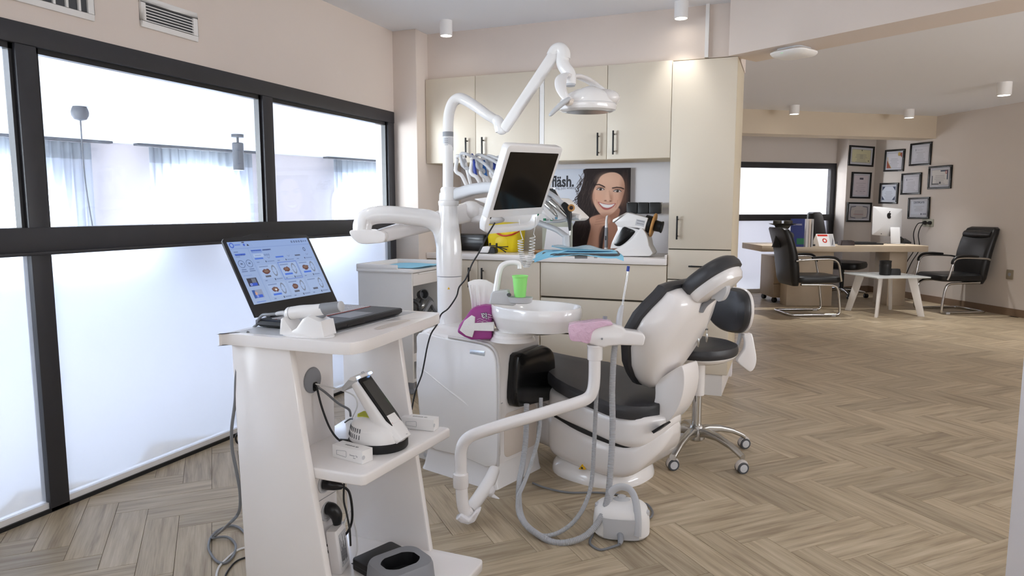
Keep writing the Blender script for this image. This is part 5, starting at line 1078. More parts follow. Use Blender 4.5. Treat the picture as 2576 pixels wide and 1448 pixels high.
# blue paper and sterile pouch on the instrument tray
wp = tp+Vector((0,0,0.001))
t = thing('tray_paper', 'light blue paper sheet hanging over the edges of the instrument tray', 'paper', tuple(wp), 16)
sec = []
for j in range(13):
    u = j/12; x = -0.215+0.41*u; row = []
    for i in range(9):
        v = i/8; y = -0.14+0.27*v; z = 0.002+0.002*math.sin(7*u+3*v)
        if x < -0.18: z -= (abs(x)-0.18)*0.5+ (0.012 if v < 0.3 else 0.0)
        if x > 0.175: z -= (x-0.175)*0.9
        if v == 0: z -= 0.016+0.008*math.sin(9*u)
        row.append((x, y, z))
    sec.append(row)
obj('paper_sheet', MB().loft(sec, cap=False, closed=False), 'blue_paper', t)
obj('paper_fold', MB().prism([(-0.16,-0.135,0.004),(-0.06,-0.12,0.014),(-0.20,-0.135,-0.035),(-0.225,-0.13,-0.03)], (0,-0.004,0), (0,0.0,0)), 'blue_paper', t)
t = thing('sterile_pouch', 'clear and pale blue sterilisation pouch lying on the tray paper', 'pouch', tuple(wp+Vector((0,0,0.006))), 16)
sec = []
for j in range(15):
    u = j/14; x = -0.13+0.27*u; hgt = 0.016*math.sin(PI*u)+0.004+0.004*math.sin(13*u)
    z0 = 0.02*max(0, 0.25-u)*4
    sec.append([(x, -0.06, z0), (x, -0.03, z0+hgt), (x, 0.0, z0+hgt*1.15), (x, 0.035, z0+hgt*0.8), (x, 0.055, z0)])
obj('clear_film', MB().loft(sec, cap=False, closed=False), 'pouch_film', t)
obj('paper_back', MB().prism([(-0.14,-0.062,0.02),(-0.05,-0.064,0.001),(0.15,-0.062,0.001),(0.15,0.056,0.001),(-0.05,0.056,0.001),(-0.14,0.056,0.02)], (0,0,0), (0,0,0.001)), 'blue_paper', t)

# ================================================================ DENTAL CHAIR
def ipol(x, X, Y):
    for a, b, c, d in zip(X, X[1:], Y, Y[1:]):
        if x <= b: return c+(d-c)*(x-a)/(b-a)
    return Y[-1]
DC = thing('dental_chair', 'reclined white dental chair with dark grey upholstery', 'dental chair', (-0.596, 3.014, 0), -18)
def sz(P, t0, t1): return MB().prism([(p[0], 0, p[2]) for p in P], (0,t0,0), (0,t1,0))
bp = []
for z, k in ((0.0,1.0),(0.012,1.0),(0.035,0.97),(0.055,0.90),(0.066,0.80),(0.070,0.62)):
    bp.append([(-0.185+(x)*k, y*k, z) for x, y in rrect(0.46, 0.43, 0.19, 8)])
obj('base_plate', MB().loft(bp), 'white_gloss', DC)
def hull(S, rr=0.30):
    secs = []
    for s, zt, zb, w in S:
        h = zt-zb; P = rrect(2*w, h, min(w, h/2)*0.55 if min(w, h) > 0.02 else min(w, h/2)*0.9, 4); secs.append([(s, x, (zt+zb)/2+z) for x, z in P])
    return MB().loft(secs)
def dense(S, n=4):
    out = []
    for i in range(len(S)-1):
        p0, p1, p2, p3 = [S[max(0, min(len(S)-1, i+j))] for j in (-1, 0, 1, 2)]
        for k in range(n):
            t = k/n; out.append(tuple(0.5*(2*b+(c-a)*t+(2*a-5*b+4*c-d)*t*t+(3*b-a-3*c+d)*t*t*t) for a, b, c, d in zip(p0, p1, p2, p3)))
    return out+[S[-1]]
obj('lift_cover', hull(dense([(-0.58,0.30,0.080,0.12),(-0.43,0.282,0.072,0.125),(-0.35,0.262,0.062,0.175),(-0.2,0.240,0.050,0.203),(-0.03,0.216,0.052,0.205),(0.06,0.214,0.078,0.188),(0.12,0.245,0.140,0.145),(0.16,0.270,0.195,0.088),(0.182,0.296,0.252,0.03)])), 'warm_white', DC)
obj('seat_shell', hull(dense([(-0.60,0.42,0.31,0.12),(-0.43,0.395,0.285,0.125),(-0.34,0.382,0.265,0.185),(-0.15,0.364,0.240,0.213),(0.0,0.350,0.212,0.215),(0.07,0.346,0.207,0.200),(0.12,0.342,0.222,0.160),(0.155,0.335,0.258,0.100),(0.185,0.330,0.300,0.03)])), 'warm_white', DC)
obj('shell_shadow_gap', hull(dense([(-0.36,0.275,0.235,0.150),(-0.2,0.250,0.22,0.186),(0.0,0.226,0.20,0.192),(0.08,0.226,0.205,0.160),(0.13,0.24,0.22,0.12)])), 'black', DC)  # black filler stands in for the shade between the shells
tri = [(-0.182,-0.2,0.061),(-0.146,-0.2,0.067),(-0.163,-0.2,0.088)]
wl = obj('warning_mark', sz(tri, -0.2065, -0.199), 'warn_yellow', DC)
c = [sum(p[i] for p in tri)/3 for i in range(3)]
obj('warning_symbol', MB().box(c[0]-0.004,c[0]+0.005,-0.2071,-0.2064,c[2]-0.005,c[2]+0.003), 'black', wl)
SX = [-0.95,-0.75,-0.6,-0.45,-0.3,-0.15,0.0,0.06,0.10,0.125]
SZ = [0.470,0.486,0.490,0.482,0.462,0.432,0.404,0.397,0.392,0.388]
def seat_secs(X, th, grow):
    out = []
    for x in X:
        z = ipol(x, SX, SZ); w = ipol(x, [-1.0,-0.55,-0.42,-0.33,-0.26,1.0], [0.13,0.135,0.145,0.215,0.245,0.245])+grow
        if x > -0.02: w *= math.sqrt(max(0.02, 1-((x+0.02)/0.165)**2))
        if x < -0.80: w *= math.sqrt(max(0.05, 1-((x+0.80)/0.16)**2))
        e = 1.0
        out.append([(x, w*px, z+zz*th) for px, zz in ((-0.97,-1),(-1.0,-0.62),(-1.0,-0.30),(-0.95,-0.08),(-0.78,0.0),(-0.35,-0.02),(0,-0.03),(0.35,-0.02),(0.78,0.0),(0.95,-0.08),(1.0,-0.30),(1.0,-0.62),(0.97,-1))])
    return out
xs = [-0.95,-0.93,-0.88,-0.80,-0.7,-0.6,-0.52,-0.45,-0.38,-0.3,-0.22,-0.15,-0.08,-0.02,0.03,0.07,0.10,0.12,0.135,0.142]
obj('seat_cushion', MB().loft(seat_secs(xs, 0.062, 0.0)), 'leather', DC)
# backrest: points along a slanted axis
b0 = Vector((0.05, 0, 0.50)); bd = Vector((0.17, 0, 0.36)).normalized(); bnn = Vector((bd.z, 0, -bd.x))
BA = [-0.055,-0.04,0.0,0.06,0.15,0.22,0.29,0.34,0.385,0.415,0.43]
BW = [0.02,0.07,0.125,0.185,0.240,0.258,0.250,0.225,0.195,0.180,0.13]
def bout(k, off, da=0.0, bend=0.0):
    P = [(a, w) for a, w in zip(BA, BW)]; L = P+[(a, -w) for a, w in reversed(P)]; out = []
    for a, w in smooth_poly([(a, w, 0) for a, w in L], 3) if False else L:
        aa = 0.19+(a-0.19)*k+da; ww = w*k; p = b0+bd*aa+bnn*(off-bend*(ww/0.25)**2); out.append((p.x, ww, p.z))
    return out
obj('backrest_shell', MB().loft([bout(0.985,0.0,0,0.035), bout(1.0,0.008,0,0.035), bout(1.0,0.030,0,0.035), bout(0.965,0.055,0,0.03), bout(0.86,0.078,0,0.02), bout(0.6,0.088,0,0.01)]), 'warm_white', DC)
obj('backrest_cushion', MB().loft([bout(0.70,-0.050,0,0.03), bout(0.93,-0.050,0.0,0.035), bout(1.03,-0.040,0.0,0.035), bout(1.065,-0.020,0.0,0.035), bout(1.05,0.0,0,0.035), bout(0.98,0.004,0,0.035)]), 'leather', DC)
lk = smooth_poly([(0.115,-0.06,0.473),(0.151,-0.06,0.508),(0.21,-0.06,0.553),(0.237,-0.06,0.56),(0.246,-0.06,0.494),(0.234,-0.06,0.42),(0.204,-0.06,0.351),(0.15,-0.06,0.292),(0.109,-0.06,0.273),(0.074,-0.06,0.287),(0.095,-0.06,0.342),(0.113,-0.06,0.407)], 3)
obj('back_hinge_cover', sz(lk, -0.07, 0.07), 'warm_white', DC, 0.012, 3)
obj('hinge_slot', sz([(0.146,-0.1,0.29),(0.199,-0.1,0.332),(0.206,-0.1,0.327),(0.156,-0.1,0.282)], -0.155, -0.10), 'black', DC)
# headrest
hcn = Vector((0.329,-0,0.918)); hx = (Vector((0.413,-0,0.984))-Vector((0.256,-0,0.861))); hl = hx.length/2; hx.normalize(); hy = Vector((0,1,0)); hz = hx.cross(hy)
if hz.x > 0: hz = -hz
mhd = Matrix((hx, hy, hz)).transposed().to_4x4(); mhd.translation = Vector((hcn.x, 0, hcn.z))
def pil(rx, ry, z0, levels): return MB().loft([[(rx*k*math.copysign(abs(math.cos(2*PI*i/40))**0.8, math.cos(2*PI*i/40)), ry*k*math.copysign(abs(math.sin(2*PI*i/40))**0.8, math.sin(2*PI*i/40)), z) for i in range(40)] for k, z in levels])
obj('headrest_cushion', xform(pil(hl+0.022, 0.125, 0, ((0.55,0.060),(0.82,0.056),(0.96,0.042),(1.02,0.020),(1.0,0.0),(0.9,-0.006))), mhd), 'leather', DC)
obj('headrest_shell', xform(pil(hl+0.010, 0.115, 0, ((0.98,0.004),(1.0,-0.006),(0.98,-0.026),(0.88,-0.044),(0.6,-0.054))), mhd), 'warm_white', DC)
r0_ = (0.296,-0.01,0.819); r1_ = (0.342,-0.01,0.857); r2_ = (0.393,-0.01,0.914)
obj('headrest_bracket', MB().tube([(r0_[0]-0.02,0,r0_[2]-0.03), (r0_[0],0,r0_[2]), (r1_[0],0,r1_[2]), (r2_[0],0,r2_[2])], [0.02,0.018,0.015,0.012], 12, 5, flat=0.6), 'mid_grey', DC)
lv = [(0.341,-0.03,0.848),(0.35,-0.03,0.871),(0.38,-0.03,0.899),(0.402,-0.03,0.905),(0.402,-0.03,0.88),(0.388,-0.03,0.851),(0.371,-0.03,0.842),(0.355,-0.03,0.852)]
obj('release_lever', sz(smooth_poly(lv, 3), -0.05, -0.01), 'light_grey', DC, 0.006, 2)
t = thing('bib_chain', 'thin ball chain with two metal clips hanging from the headrest', 'chain', tuple((-0.346,3.084,0.795)))
ca = Vector((-0.362,3.078,0.792)); cb = Vector((-0.355,3.063,0.651)); da_ = Vector((-0.328,3.114,0.796)); db_ = Vector((-0.324,3.099,0.668)); o_ = Vector((-0.346,3.084,0.795))
for a, b in ((ca, cb), (da_, db_)):
    n = 60; obj('chain_strand', MB().tube([a-o_+(b-a)*(i/n) for i in range(n+1)], [0.0013 if i % 2 else 0.0006 for i in range(n+1)], 6, 1), 'alu', t)
    obj('clip', MB().prism([(b-o_)+Vector(p) for p in ((-0.005,0,0.0),(0.005,0,0.0),(0.006,0,-0.022),(0.003,0,-0.040),(-0.004,0,-0.036))], (0,-0.003,0), (0,0.003,0)), 'alu', t, 0.001)
obj('chain_strand', MB().tube([ca-o_, ca-o_+Vector((-0.012,0.02,0.008)), (ca+da_)/2-o_+Vector((0,0.05,0.006)), da_-o_+Vector((0.01,0.02,0.006)), da_-o_], 0.001, 6, 5), 'alu', t)

# ================================================================ ASSISTANT STOOL
ST = thing('assistant_stool', 'swivel stool with dark seat, curved back and five castors behind the dental chair', 'stool', (-0.394, 3.43, 0), 0)
sa = [-105+72*k for k in range(5)]
for a in sa:
    c, s = math.cos(math.radians(a)), math.sin(math.radians(a)); d = Vector((c, s, 0)); r = Vector((-s, c, 0))
    secs = []
    for u, w, h, z in ((0.0,0.046,0.05,0.112),(0.06,0.040,0.040,0.126),(0.13,0.036,0.030,0.122),(0.20,0.034,0.026,0.104),(0.25,0.034,0.024,0.082),(0.275,0.032,0.026,0.066)):
        secs.append([d*u+r*x+Vector((0,0,z+y)) for x, y in rrect(w, h, 0.009, 3)])
    lg = obj('leg', MB().loft(secs), 'alu', ST)
    e = d*0.272; wc = e+Vector((0.018*math.cos(a), 0.018*math.sin(a), 0.026))
    obj('castor_hood', MB().lathe([(0.006,-0.012),(0.027,-0.012),(0.030,-0.004),(0.030,0.004),(0.027,0.012),(0.006,0.012)], wc+Vector((0,0,0.006)), 22, (0.55,-0.83,0)), 'wheel', lg)
    obj('castor_wheel', MB().lathe([(0.018,-0.019),(0.024,-0.017),(0.0255,-0.012),(0.0255,0.012),(0.024,0.017),(0.018,0.019)], wc, 22, (0.55,-0.83,0)), 'light_grey', lg)
    obj('castor_tyre', MB().lathe([(0.0245,-0.0188),(0.0268,-0.017),(0.0268,0.017),(0.0245,0.0188)], wc, 22, (0.55,-0.83,0)), 'dark_grey', lg)
obj('hub', MB().lathe([(0.03,0.075),(0.042,0.085),(0.044,0.12),(0.032,0.15),(0.026,0.155)], n=26), 'alu', ST)
obj('gas_column', MB().lathe([(0.0235,0.15),(0.0235,0.315)], n=26), 'chrome', ST)
obj('column_sleeve', MB().lathe([(0.033,0.305),(0.034,0.31),(0.034,0.48),(0.03,0.485)], n=26), 'warm_white', ST)
ang = math.radians(28); X_ = Vector((math.cos(ang), math.sin(ang), 0)); Y_ = Vector((-math.sin(ang), math.cos(ang), 0))
def stp(x, y, z): return X_*x+Y_*y+Vector((0,0,z))
def seat_s(k, z, dz=0.0):
    P = []
    for i in range(40):
        a = 2*PI*i/40; x = 0.185*math.cos(a); y = (0.20-0.03*math.cos(a))*math.sin(a); P.append(stp(0.0+x*k, y*k, z+dz*(math.cos(a) < 0)*abs(math.cos(a))))
    return P
obj('seat_pan', MB().loft([seat_s(0.35,0.478), seat_s(0.75,0.484), seat_s(0.93,0.500), seat_s(0.97,0.512), seat_s(0.96,0.516)]), 'warm_white', ST)
obj('seat_cushion', MB().loft([seat_s(0.97,0.514), seat_s(1.0,0.522), seat_s(1.01,0.540), seat_s(0.98,0.558), seat_s(0.86,0.567), seat_s(0.5,0.566), seat_s(0.1,0.563)]), 'leather', ST)
bkc = Vector((-0.26,3.756,0.684))-Vector((-0.394,3.43,0)); b_ang = math.radians(58)
BX = Vector((-math.sin(b_ang), math.cos(b_ang), 0)); BN = Vector((math.cos(b_ang), math.sin(b_ang), 0))       # across the back, away from the sitter
def back_s(k, off, dz=0.0):
    P = []
    for i in range(40):
        a = 2*PI*i/40; y = 0.135*math.copysign(abs(math.cos(a))**0.75, math.cos(a)); z = 0.118*math.copysign(abs(math.sin(a))**0.8, math.sin(a))
        if z < 0: y *= 1-0.18*abs(z)/0.118
        P.append(bkc+BX*y*k+Vector((0,0,z*k))+BN*(off-0.05*(y/0.135)**2))
    return P
obj('back_cushion', MB().loft([back_s(0.6,-0.030), back_s(0.88,-0.026), back_s(0.98,-0.012), back_s(1.0,0.004), back_s(0.97,0.012)]), 'leather', ST)
obj('back_shell', MB().loft([back_s(0.99,0.010), back_s(1.02,0.016), back_s(1.0,0.030), back_s(0.8,0.040), back_s(0.4,0.044)]), 'warm_white', ST)
ar = [Vector(p)-Vector((-0.394,3.43,0)) for p in smooth_poly([(-0.212,3.739,0.564),(-0.189,3.748,0.568),(-0.17,3.756,0.568),(-0.154,3.755,0.503),(-0.143,3.751,0.442),(-0.149,3.743,0.397),(-0.169,3.732,0.374),(-0.197,3.723,0.389),(-0.236,3.712,0.425),(-0.23,3.718,0.45),(-0.205,3.733,0.491),(-0.203,3.738,0.528)], 3)]
obj('back_bracket', MB().prism(ar, (-0.006,0.016,0), (0.006,-0.016,0)), 'warm_white', ST, 0.008, 3)
obj('bracket_neck', MB().tube([bkc+Vector((0.03,0.01,-0.06)), bkc+Vector((0.035,0.01,-0.13)), bkc+Vector((0.02,0.0,-0.20)), stp(0.16,0,0.50)], [0.02,0.02,0.02,0.016], 12, 5, flat=0.5), 'light_grey', ST)

# ================================================================ FOOT PEDAL
FP = thing('foot_control', 'white and grey foot control with carrying handle on the floor', 'pedal', (-0.548, 2.475, 0), 13)
def ped(kx, ky, z): return [(0.105*kx*math.copysign(abs(math.cos(2*PI*i/40))**0.62, math.cos(2*PI*i/40)), 0.085*ky*math.copysign(abs(math.sin(2*PI*i/40))**0.8, math.sin(2*PI*i/40)), z) for i in range(40)]
obj('housing', MB().loft([ped(0.92,0.92,0.004), ped(1.0,1.0,0.014), ped(1.0,1.0,0.05), ped(0.96,0.95,0.085), ped(0.90,0.86,0.102), ped(0.80,0.72,0.112), ped(0.4,0.4,0.122)]), 'white_matt', FP)
obj('rubber_base', MB().loft([ped(0.86,0.86,0.0), ped(0.93,0.93,0.006)]), 'dark_grey', FP)
fr = []
for z, k in ((0.010,1.0),(0.05,1.012),(0.085,0.97)):
    P = ped(1.0*k, 1.0*k, z); front = [p for p in P if p[1] < 0 and abs(p[0]) < 0.074]; front.sort(key=lambda p: p[0]); fr.append([(p[0], p[1]-0.002, p[2]) for p in front])
n_ = min(len(q) for q in fr); fr = [q[:n_] for q in fr]
obj('front_panel', MB().loft(fr, cap=False, closed=False), 'light_grey', FP)
obj('button', MB().lathe([(0.022,0.095),(0.021,0.106),(0.012,0.110)], (-0.078,0.0,0), 22), 'light_grey', FP)
obj('button', MB().lathe([(0.020,0.085),(0.019,0.098),(0.012,0.102)], (0.084,-0.02,0), 22), 'light_grey', FP)
obj('rocker', MB().lathe([(0.034,0.112),(0.033,0.122),(0.026,0.126),(0.016,0.128),(0.016,0.136),(0.010,0.139)], (0.0,0.015,0), 26, sy=0.7), 'light_grey', FP)
obj('carrying_handle', MB().tube([(-0.052,-0.02,0.085),(-0.050,-0.012,0.120),(-0.036,-0.008,0.160),(-0.005,-0.01,0.180),(0.030,-0.02,0.175),(0.050,-0.045,0.145),(0.058,-0.074,0.09),(0.058,-0.088,0.03)], [0.014,0.014,0.014,0.014,0.014,0.015,0.016,0.016], 12, 5, flat=0.55), 'light_grey', FP)
obj('cable_boot', MB().tube([(-0.005,-0.078,0.030),(-0.002,-0.105,0.020),(-0.006,-0.125,0.012)], [0.013,0.011,0.007], 10, 4), 'mid_grey', FP)
pc = Vector((-0.548,2.475,0)); cR = Matrix.Rotation(math.radians(-13), 4, 'Z')
def fl(p): return cR @ (Vector(p)-pc)
cab = [(-0.006,-0.125,0.012),(-0.03,-0.135,0.006)]+[tuple(fl(p)) for p in [(-0.583,2.301,0.005),(-0.623,2.323,0.005),(-0.636,2.356,0.005),(-0.638,2.396,0.005)]]+[(-0.095,0.05,0.006),(-0.02,0.13,0.006)]+[tuple(fl(p)) for p in [(-0.484,2.603,0.006),(-0.465,2.668,0.006),(-0.501,2.742,0.006),(-0.545,2.749,0.006),(-0.625,2.791,0.006),(-0.726,2.782,0.006),(-0.836,2.738,0.006),(-0.945,2.749,0.006),(-1.014,2.779,0.006)]]
obj('control_cable', MB().tube(cab, 0.0045, 8, 6), 'cable_grey', FP)

# ================================================================ LAPTOP CART
CT = thing('laptop_cart', 'white rolling cart with slanted side panels in the foreground', 'cart', (-1.17, 1.65, 0), 0)
TZ = 0.880
out = smooth_poly([(-0.222,-0.232),(-0.205,-0.238),(0.02,-0.236),(0.150,-0.232),(0.176,-0.205),(0.182,-0.15),(0.168,0.06),(0.152,0.255),(0.140,0.298),(0.110,0.308),(-0.10,0.308),(-0.205,0.308),(-0.222,0.30),(-0.225,0.04)], 3)
obj('table_top', MB().prism([(x, y, 0) for x, y in out], (0,0,TZ-0.031), (0,0,TZ)), 'warm_white', CT, 0.009, 3)
obj('grey_inlay', MB().prism([(x, y, 0) for x, y in ((-0.205,-0.215),(0.060,-0.215),(0.062,0.288),(-0.205,0.288))], (0,0,TZ-0.001), (0,0,TZ+0.0008)), 'light_grey', CT)
gr = [(0.122+0.016*math.copysign(abs(math.cos(a))**0.6, math.cos(a)), 0.05+0.085*math.sin(a), 0) for a in [2*PI*k/32 for k in range(32)]]
obj('grip_slot', MB().loft([[(0.122+(p[0]-0.122)*k, 0.05+(p[1]-0.05)*kk, TZ+z) for p in gr] for k, kk, z in ((1.15,1.05,0.0006),(1.0,1.0,0.0012),(0.8,0.97,0.001),(0.4,0.9,0.0004))]), 'ivory', CT)
def spanel(y0, y1, P, nm): return obj(nm, MB().prism([(x, 0, z) for x, z in P], (0,y0,0), (0,y1,0)), 'warm_white', CT, 0.005, 2)
spanel(-0.222, -0.198, [(-0.215,0.850),(-0.022,0.850),(0.010,0.62),(0.060,0.32),(0.096,0.10),(-0.200,0.10)], 'side_panel')
spanel(0.205, 0.228, [(-0.165,0.850),(0.040,0.850),(0.066,0.66),(0.148,0.12),(0.148,0.10),(-0.165,0.10)], 'side_panel')
obj('cable_column', MB().box(-0.20, -0.10, -0.198, 0.066, 0.128, 0.850), 'warm_white', CT, 0.003)
obj('middle_shelf', MB().prism([(x, y, 0) for x, y in ((-0.10,-0.197),(0.150,-0.197),(0.168,-0.195),(0.178,-0.185),(0.205,0.235),(0.20,0.245),(0.17,0.247),(0.07,0.204),(-0.16,0.204))], (0,0,0.498), (0,0,0.528)), 'warm_white', CT, 0.006, 3)
obj('bottom_shelf', MB().prism([(x, y, 0) for x, y in ((-0.20,-0.23),(0.30,-0.23),(0.326,-0.20),(0.330,0.20),(0.322,0.222),(0.30,0.226),(-0.17,0.226),(-0.20,0.20))], (0,0,0.098), (0,0,0.128)), 'warm_white', CT, 0.006, 3)
for sx, sy in ((-0.15,-0.18),(0.27,-0.18),(0.27,0.18),(-0.13,0.18)):
    cst = obj('castor', MB().lathe([(0.034,-0.014),(0.038,-0.010),(0.038,0.010),(0.034,0.014)], (sx, sy, 0.038), 24, (0.2,1,0)), 'dark_grey', CT)
    obj('castor_fork', MB().box(sx-0.024, sx+0.024, sy-0.022, sy+0.022, 0.05, 0.098), 'mid_grey', cst, 0.005)
g = obj('cable_grommet', MB().lathe([(0.037,0.0),(0.038,0.002),(0.036,0.005),(0.012,0.0055)], (-0.100,-0.036,0.717), 30, (1,0,0)), 'mid_grey', CT)
obj('grommet_opening', MB().prism([(-0.0942, -0.030+y, 0.697+z) for y, z in rrect(0.020, 0.026, 0.006, 3)], (0,0,0), (0.001,0,0)), 'black', g)
for y, z in ((0.004,0.392), (0.013,0.300)):
    s = obj('socket', MB().lathe([(0.030,0.0),(0.030,0.003),(0.024,0.004),(0.022,-0.001+0.003),(0.004,0.0015)], (-0.100,y,z), 26, (1,0,0)), 'light_grey', CT)
obj('socket_seam', MB().box(-0.101,-0.0994,-0.15,0.06,0.3445,0.3465), 'mid_grey', CT)
cw = lambda P: [Vector(p)-Vector((-1.17,1.65,0)) for p in P]
# power plugs and leads
p1 = thing('power_plug', 'upper black power plug and lead on the cart sockets', 'plug', (-1.17-0.096, 1.65+0.004, 0.392), group='plugs on the cart')
obj('plug_body', MB().tube([(0.0,0,0),(0.012,0.002,-0.001),(0.030,0.010,-0.006),(0.046,0.022,-0.012)], [0.019,0.019,0.015,0.008], 14, 4), 'black_satin', p1)
obj('plug_lead', MB().tube([(0.046,0.022,-0.012),(0.060,0.034,-0.030),(0.064,0.042,-0.08),(0.060,0.044,-0.13),(0.044,0.034,-0.168),(0.010,0.004,-0.190),(-0.004,-0.02,-0.195)], 0.0038, 8, 6), 'cable_black', p1)
p2 = thing('power_plug', 'lower black power plug with ribbed strain relief on the cart sockets', 'plug', (-1.17-0.096, 1.65+0.013, 0.300), group='plugs on the cart')
obj('plug_body', MB().tube([(0.0,0,0.010),(0.014,0.002,0.008),(0.024,0.008,-0.010),(0.026,0.009,-0.035),(0.025,0.008,-0.055)], [0.019,0.020,0.019,0.013,0.007], 14, 4), 'black_satin', p2)
for k in range(3): obj('relief_ring', MB().lathe([(0.0065,-0.002),(0.0075,0),(0.0065,0.002)], (0.025,0.008,-0.056-0.007*k), 12), 'black_satin', p2)
obj('plug_lead', MB().tube([(0.025,0.008,-0.052),(0.024,0.006,-0.085),(0.012,-0.004,-0.115),(-0.0005,-0.03,-0.125)], 0.0045, 8, 5), 'cable_black', p2)
# power adapter standing on the bottom shelf
pa = thing('power_adapter', 'white power adapter with printed rating label leaning on the cart column', 'adapter', (-1.17-0.052, 1.65+0.010, 0.128), 14)
obj('adapter_case', rot_about(MB().loft([[(x*k, y*k, z) for x, y in rrect(0.034, 0.074, 0.006, 4)] for k, z in ((0.94,0),(1.0,0.005),(1.0,0.128),(0.94,0.133))]), -6, 'Y'), 'white', pa)
obj('rating_label', rot_about(MB().prism([(0.0172, y, 0.066+z) for y, z in rrect(0.050, 0.100, 0.002, 2)], (0,0,0), (0.0006,0,0)), -6, 'Y'), 'light_grey', pa)
rnd = random.Random(2)
lp = MB()
for k in range(14):
    y0 = -0.022+0.003*k; lp.box(0.0178, 0.0182, y0, y0+0.0012, 0.024+rnd.uniform(0,0.01), 0.060+rnd.uniform(0.0,0.05))
o = obj('label_print', rot_about(lp, -6, 'Y'), 'ink', pa); o['kind'] = 'stuff'
obj('adapter_lead', MB().tube([(0.005,0.02,0.128),(0.012,0.045,0.165),(0.012,0.07,0.14),(0.015,0.095,0.07),(0.02,0.085,0.02),(0.022,0.05,0.006),(0.03,0.03,0.004)], 0.0028, 8, 5), 'cable_white', pa)
# ---------------------------------------------------------------- laptop
LP = thing('laptop', 'open black laptop with red-lit keys showing scan software', 'laptop', (-1.244, 1.686, TZ+0.0008), 88)
def laptop():
    bw, bd = 0.36, 0.256
    base = obj('base', MB().loft([[(x*k, y*k2, z) for x, y in rrect(bw, bd, 0.008, 3)] for k, k2, z in ((0.96,0.94,0.003),(1.0,1.0,0.010),(1.0,1.0,0.020),(0.985,0.98,0.0225))]), 'black_satin', LP)
    for sx in (-1, 1):
        for sy in (-1, 1): obj('rubber_foot', MB().box(sx*0.15-0.012, sx*0.15+0.012, sy*0.095-0.006, sy*0.095+0.006, 0.0, 0.004), 'rubber', base)
    obj('palm_rest', MB().box(-0.172,0.172,-0.122,0.112,0.0222,0.0232), 'dark_grey', base)
    obj('touchpad', MB().box(-0.055,0.055,-0.104,-0.036,0.0230,0.0236), 'mid_grey', base)
    obj('key_bed', MB().box(-0.160,0.160,-0.022,0.088,0.0230,0.0235), 'black', base)
    kb = MB(); glow = MB()
    for r in range(6):
        for c in range(15):
            x0 = -0.158+0.0211*c; y0 = -0.020+0.018*r; kb.box(x0+0.0015, x0+0.0195, y0+0.0015, y0+0.0165, 0.0235, 0.0252)
        glow.box(-0.159,0.159,-0.0208+0.018*r,-0.0192+0.018*r,0.0234,0.0242)
    o = obj('keys', kb, 'light_grey', base); o['kind'] = 'stuff'
    o = obj('key_backlight', glow, 'red', base); o['kind'] = 'stuff'
    obj('front_vent', MB().box(-0.10,-0.02,-0.1288,-0.1270,0.007,0.015), 'black', base)
    obj('hinge_bar', MB().cyl((-0.13,0.124,0.026), (0.13,0.124,0.026), 0.008, 14), 'black_satin', base)
    m = Matrix.Translation((0, 0.124, 0.028)) @ Matrix.Rotation(-0.49, 4, 'X')
    lid = obj('lid', xform(MB().prism([(x, 0, z) for x, z in [(-0.18,0.0),(0.18,0.0),(0.18,0.236),(0.172,0.244),(0.10,0.247),(0.06,0.254),(-0.06,0.254),(-0.10,0.247),(-0.172,0.244),(-0.18,0.236)]], (0,-0.003,0), (0,0.004,0)), m), 'black_satin', LP, 0.0012)
    X0, X1, Z0, Z1 = -0.168, 0.168, 0.036, 0.232
    W, H = 340.0, 200.0; p = Paint(W, H, 300, 176, (158, 182, 226))
    p.c[:] = np.stack([150+16*(p.Y/H), 176+10*(p.Y/H), 226-4*(p.Y/H)], -1)
    ink = (70, 86, 128); blu = (62, 96, 206); pale = (182, 202, 238)
    p.rect(0, 22, W, 23, (120, 146, 206)); p.rect(68, 23, 69, H, (128, 154, 208))
    p.ring(13, 11, 7, 7, 3, blu); p.rect(24, 9, 46, 12, (96, 128, 220)); p.rect(54, 2, 64, 5, (60, 60, 80)); p.poly([(55,11),(60,7),(65,11),(63,11),(63,15),(57,15),(57,11)], blu); p.poly([(70,15),(73,9),(77,12),(79,15)], (50,54,72))
    for k, x in enumerate((262, 274, 285, 296, 308, 318, 328)): p.ring(x, 11, 2.6, 2.6, 1.6, (48, 56, 84)) if k < 5 else p.rect(x-3, 10, x+3, 12, (48,56,84))
    p.rect(10, 32, 26, 34, ink, .7); p.rect(10, 39, 50, 44, blu, .9); p.rect(10, 48, 26, 50, ink, .4)
    for cx in (20, 50): p.ring(cx, 72, 11.5, 11.5, 1.2, (58, 70, 108)); p.poly([(cx-3,75),(cx-3,68),(cx+4,75),(cx+3,68)], (40,48,76)); p.rect(cx-9, 89, cx+9, 91, ink, .8); p.rect(cx-11, 95, cx+11, 97, ink, .8)
    p.rect(8, 108, 40, 110, (126, 150, 206), .7)
    p.rect(13, 118, 51, 144, (62, 62, 76)); p.rect(30, 120, 46, 134, (116,122,138)); p.rect(18, 134, 47, 143, (58, 92, 204)); p.ring(23, 138, 3, 3, 1.2, (230,236,250))
    p.rect(14, 156, 52, 182, (150, 160, 186)); p.poly([(14,156),(24,156),(30,172),(20,182),(14,182)], (64, 96, 168)); p.poly([(24,160),(32,166),(28,176),(22,172)], (214,170,150)); p.rect(22, 172, 48, 181, (70, 104, 214)); p.ring(28, 176, 2.6, 2.6, 1.2, (230,236,250))
    p.rect(15, 193, 50, 195, (90, 124, 220), .8)
    p.rect(76, 30, 118, 34, blu, .8); p.rect(76, 37, 118, 38.4, blu); p.rect(124, 30, 158, 34, ink, .8); p.rect(78, 44, 118, 54, pale, .8); p.rect(84, 48, 108, 50, ink, .4)
    for x in (124, 132, 140): p.ring(x, 49, 2.4, 2.4, 1.0, ink)
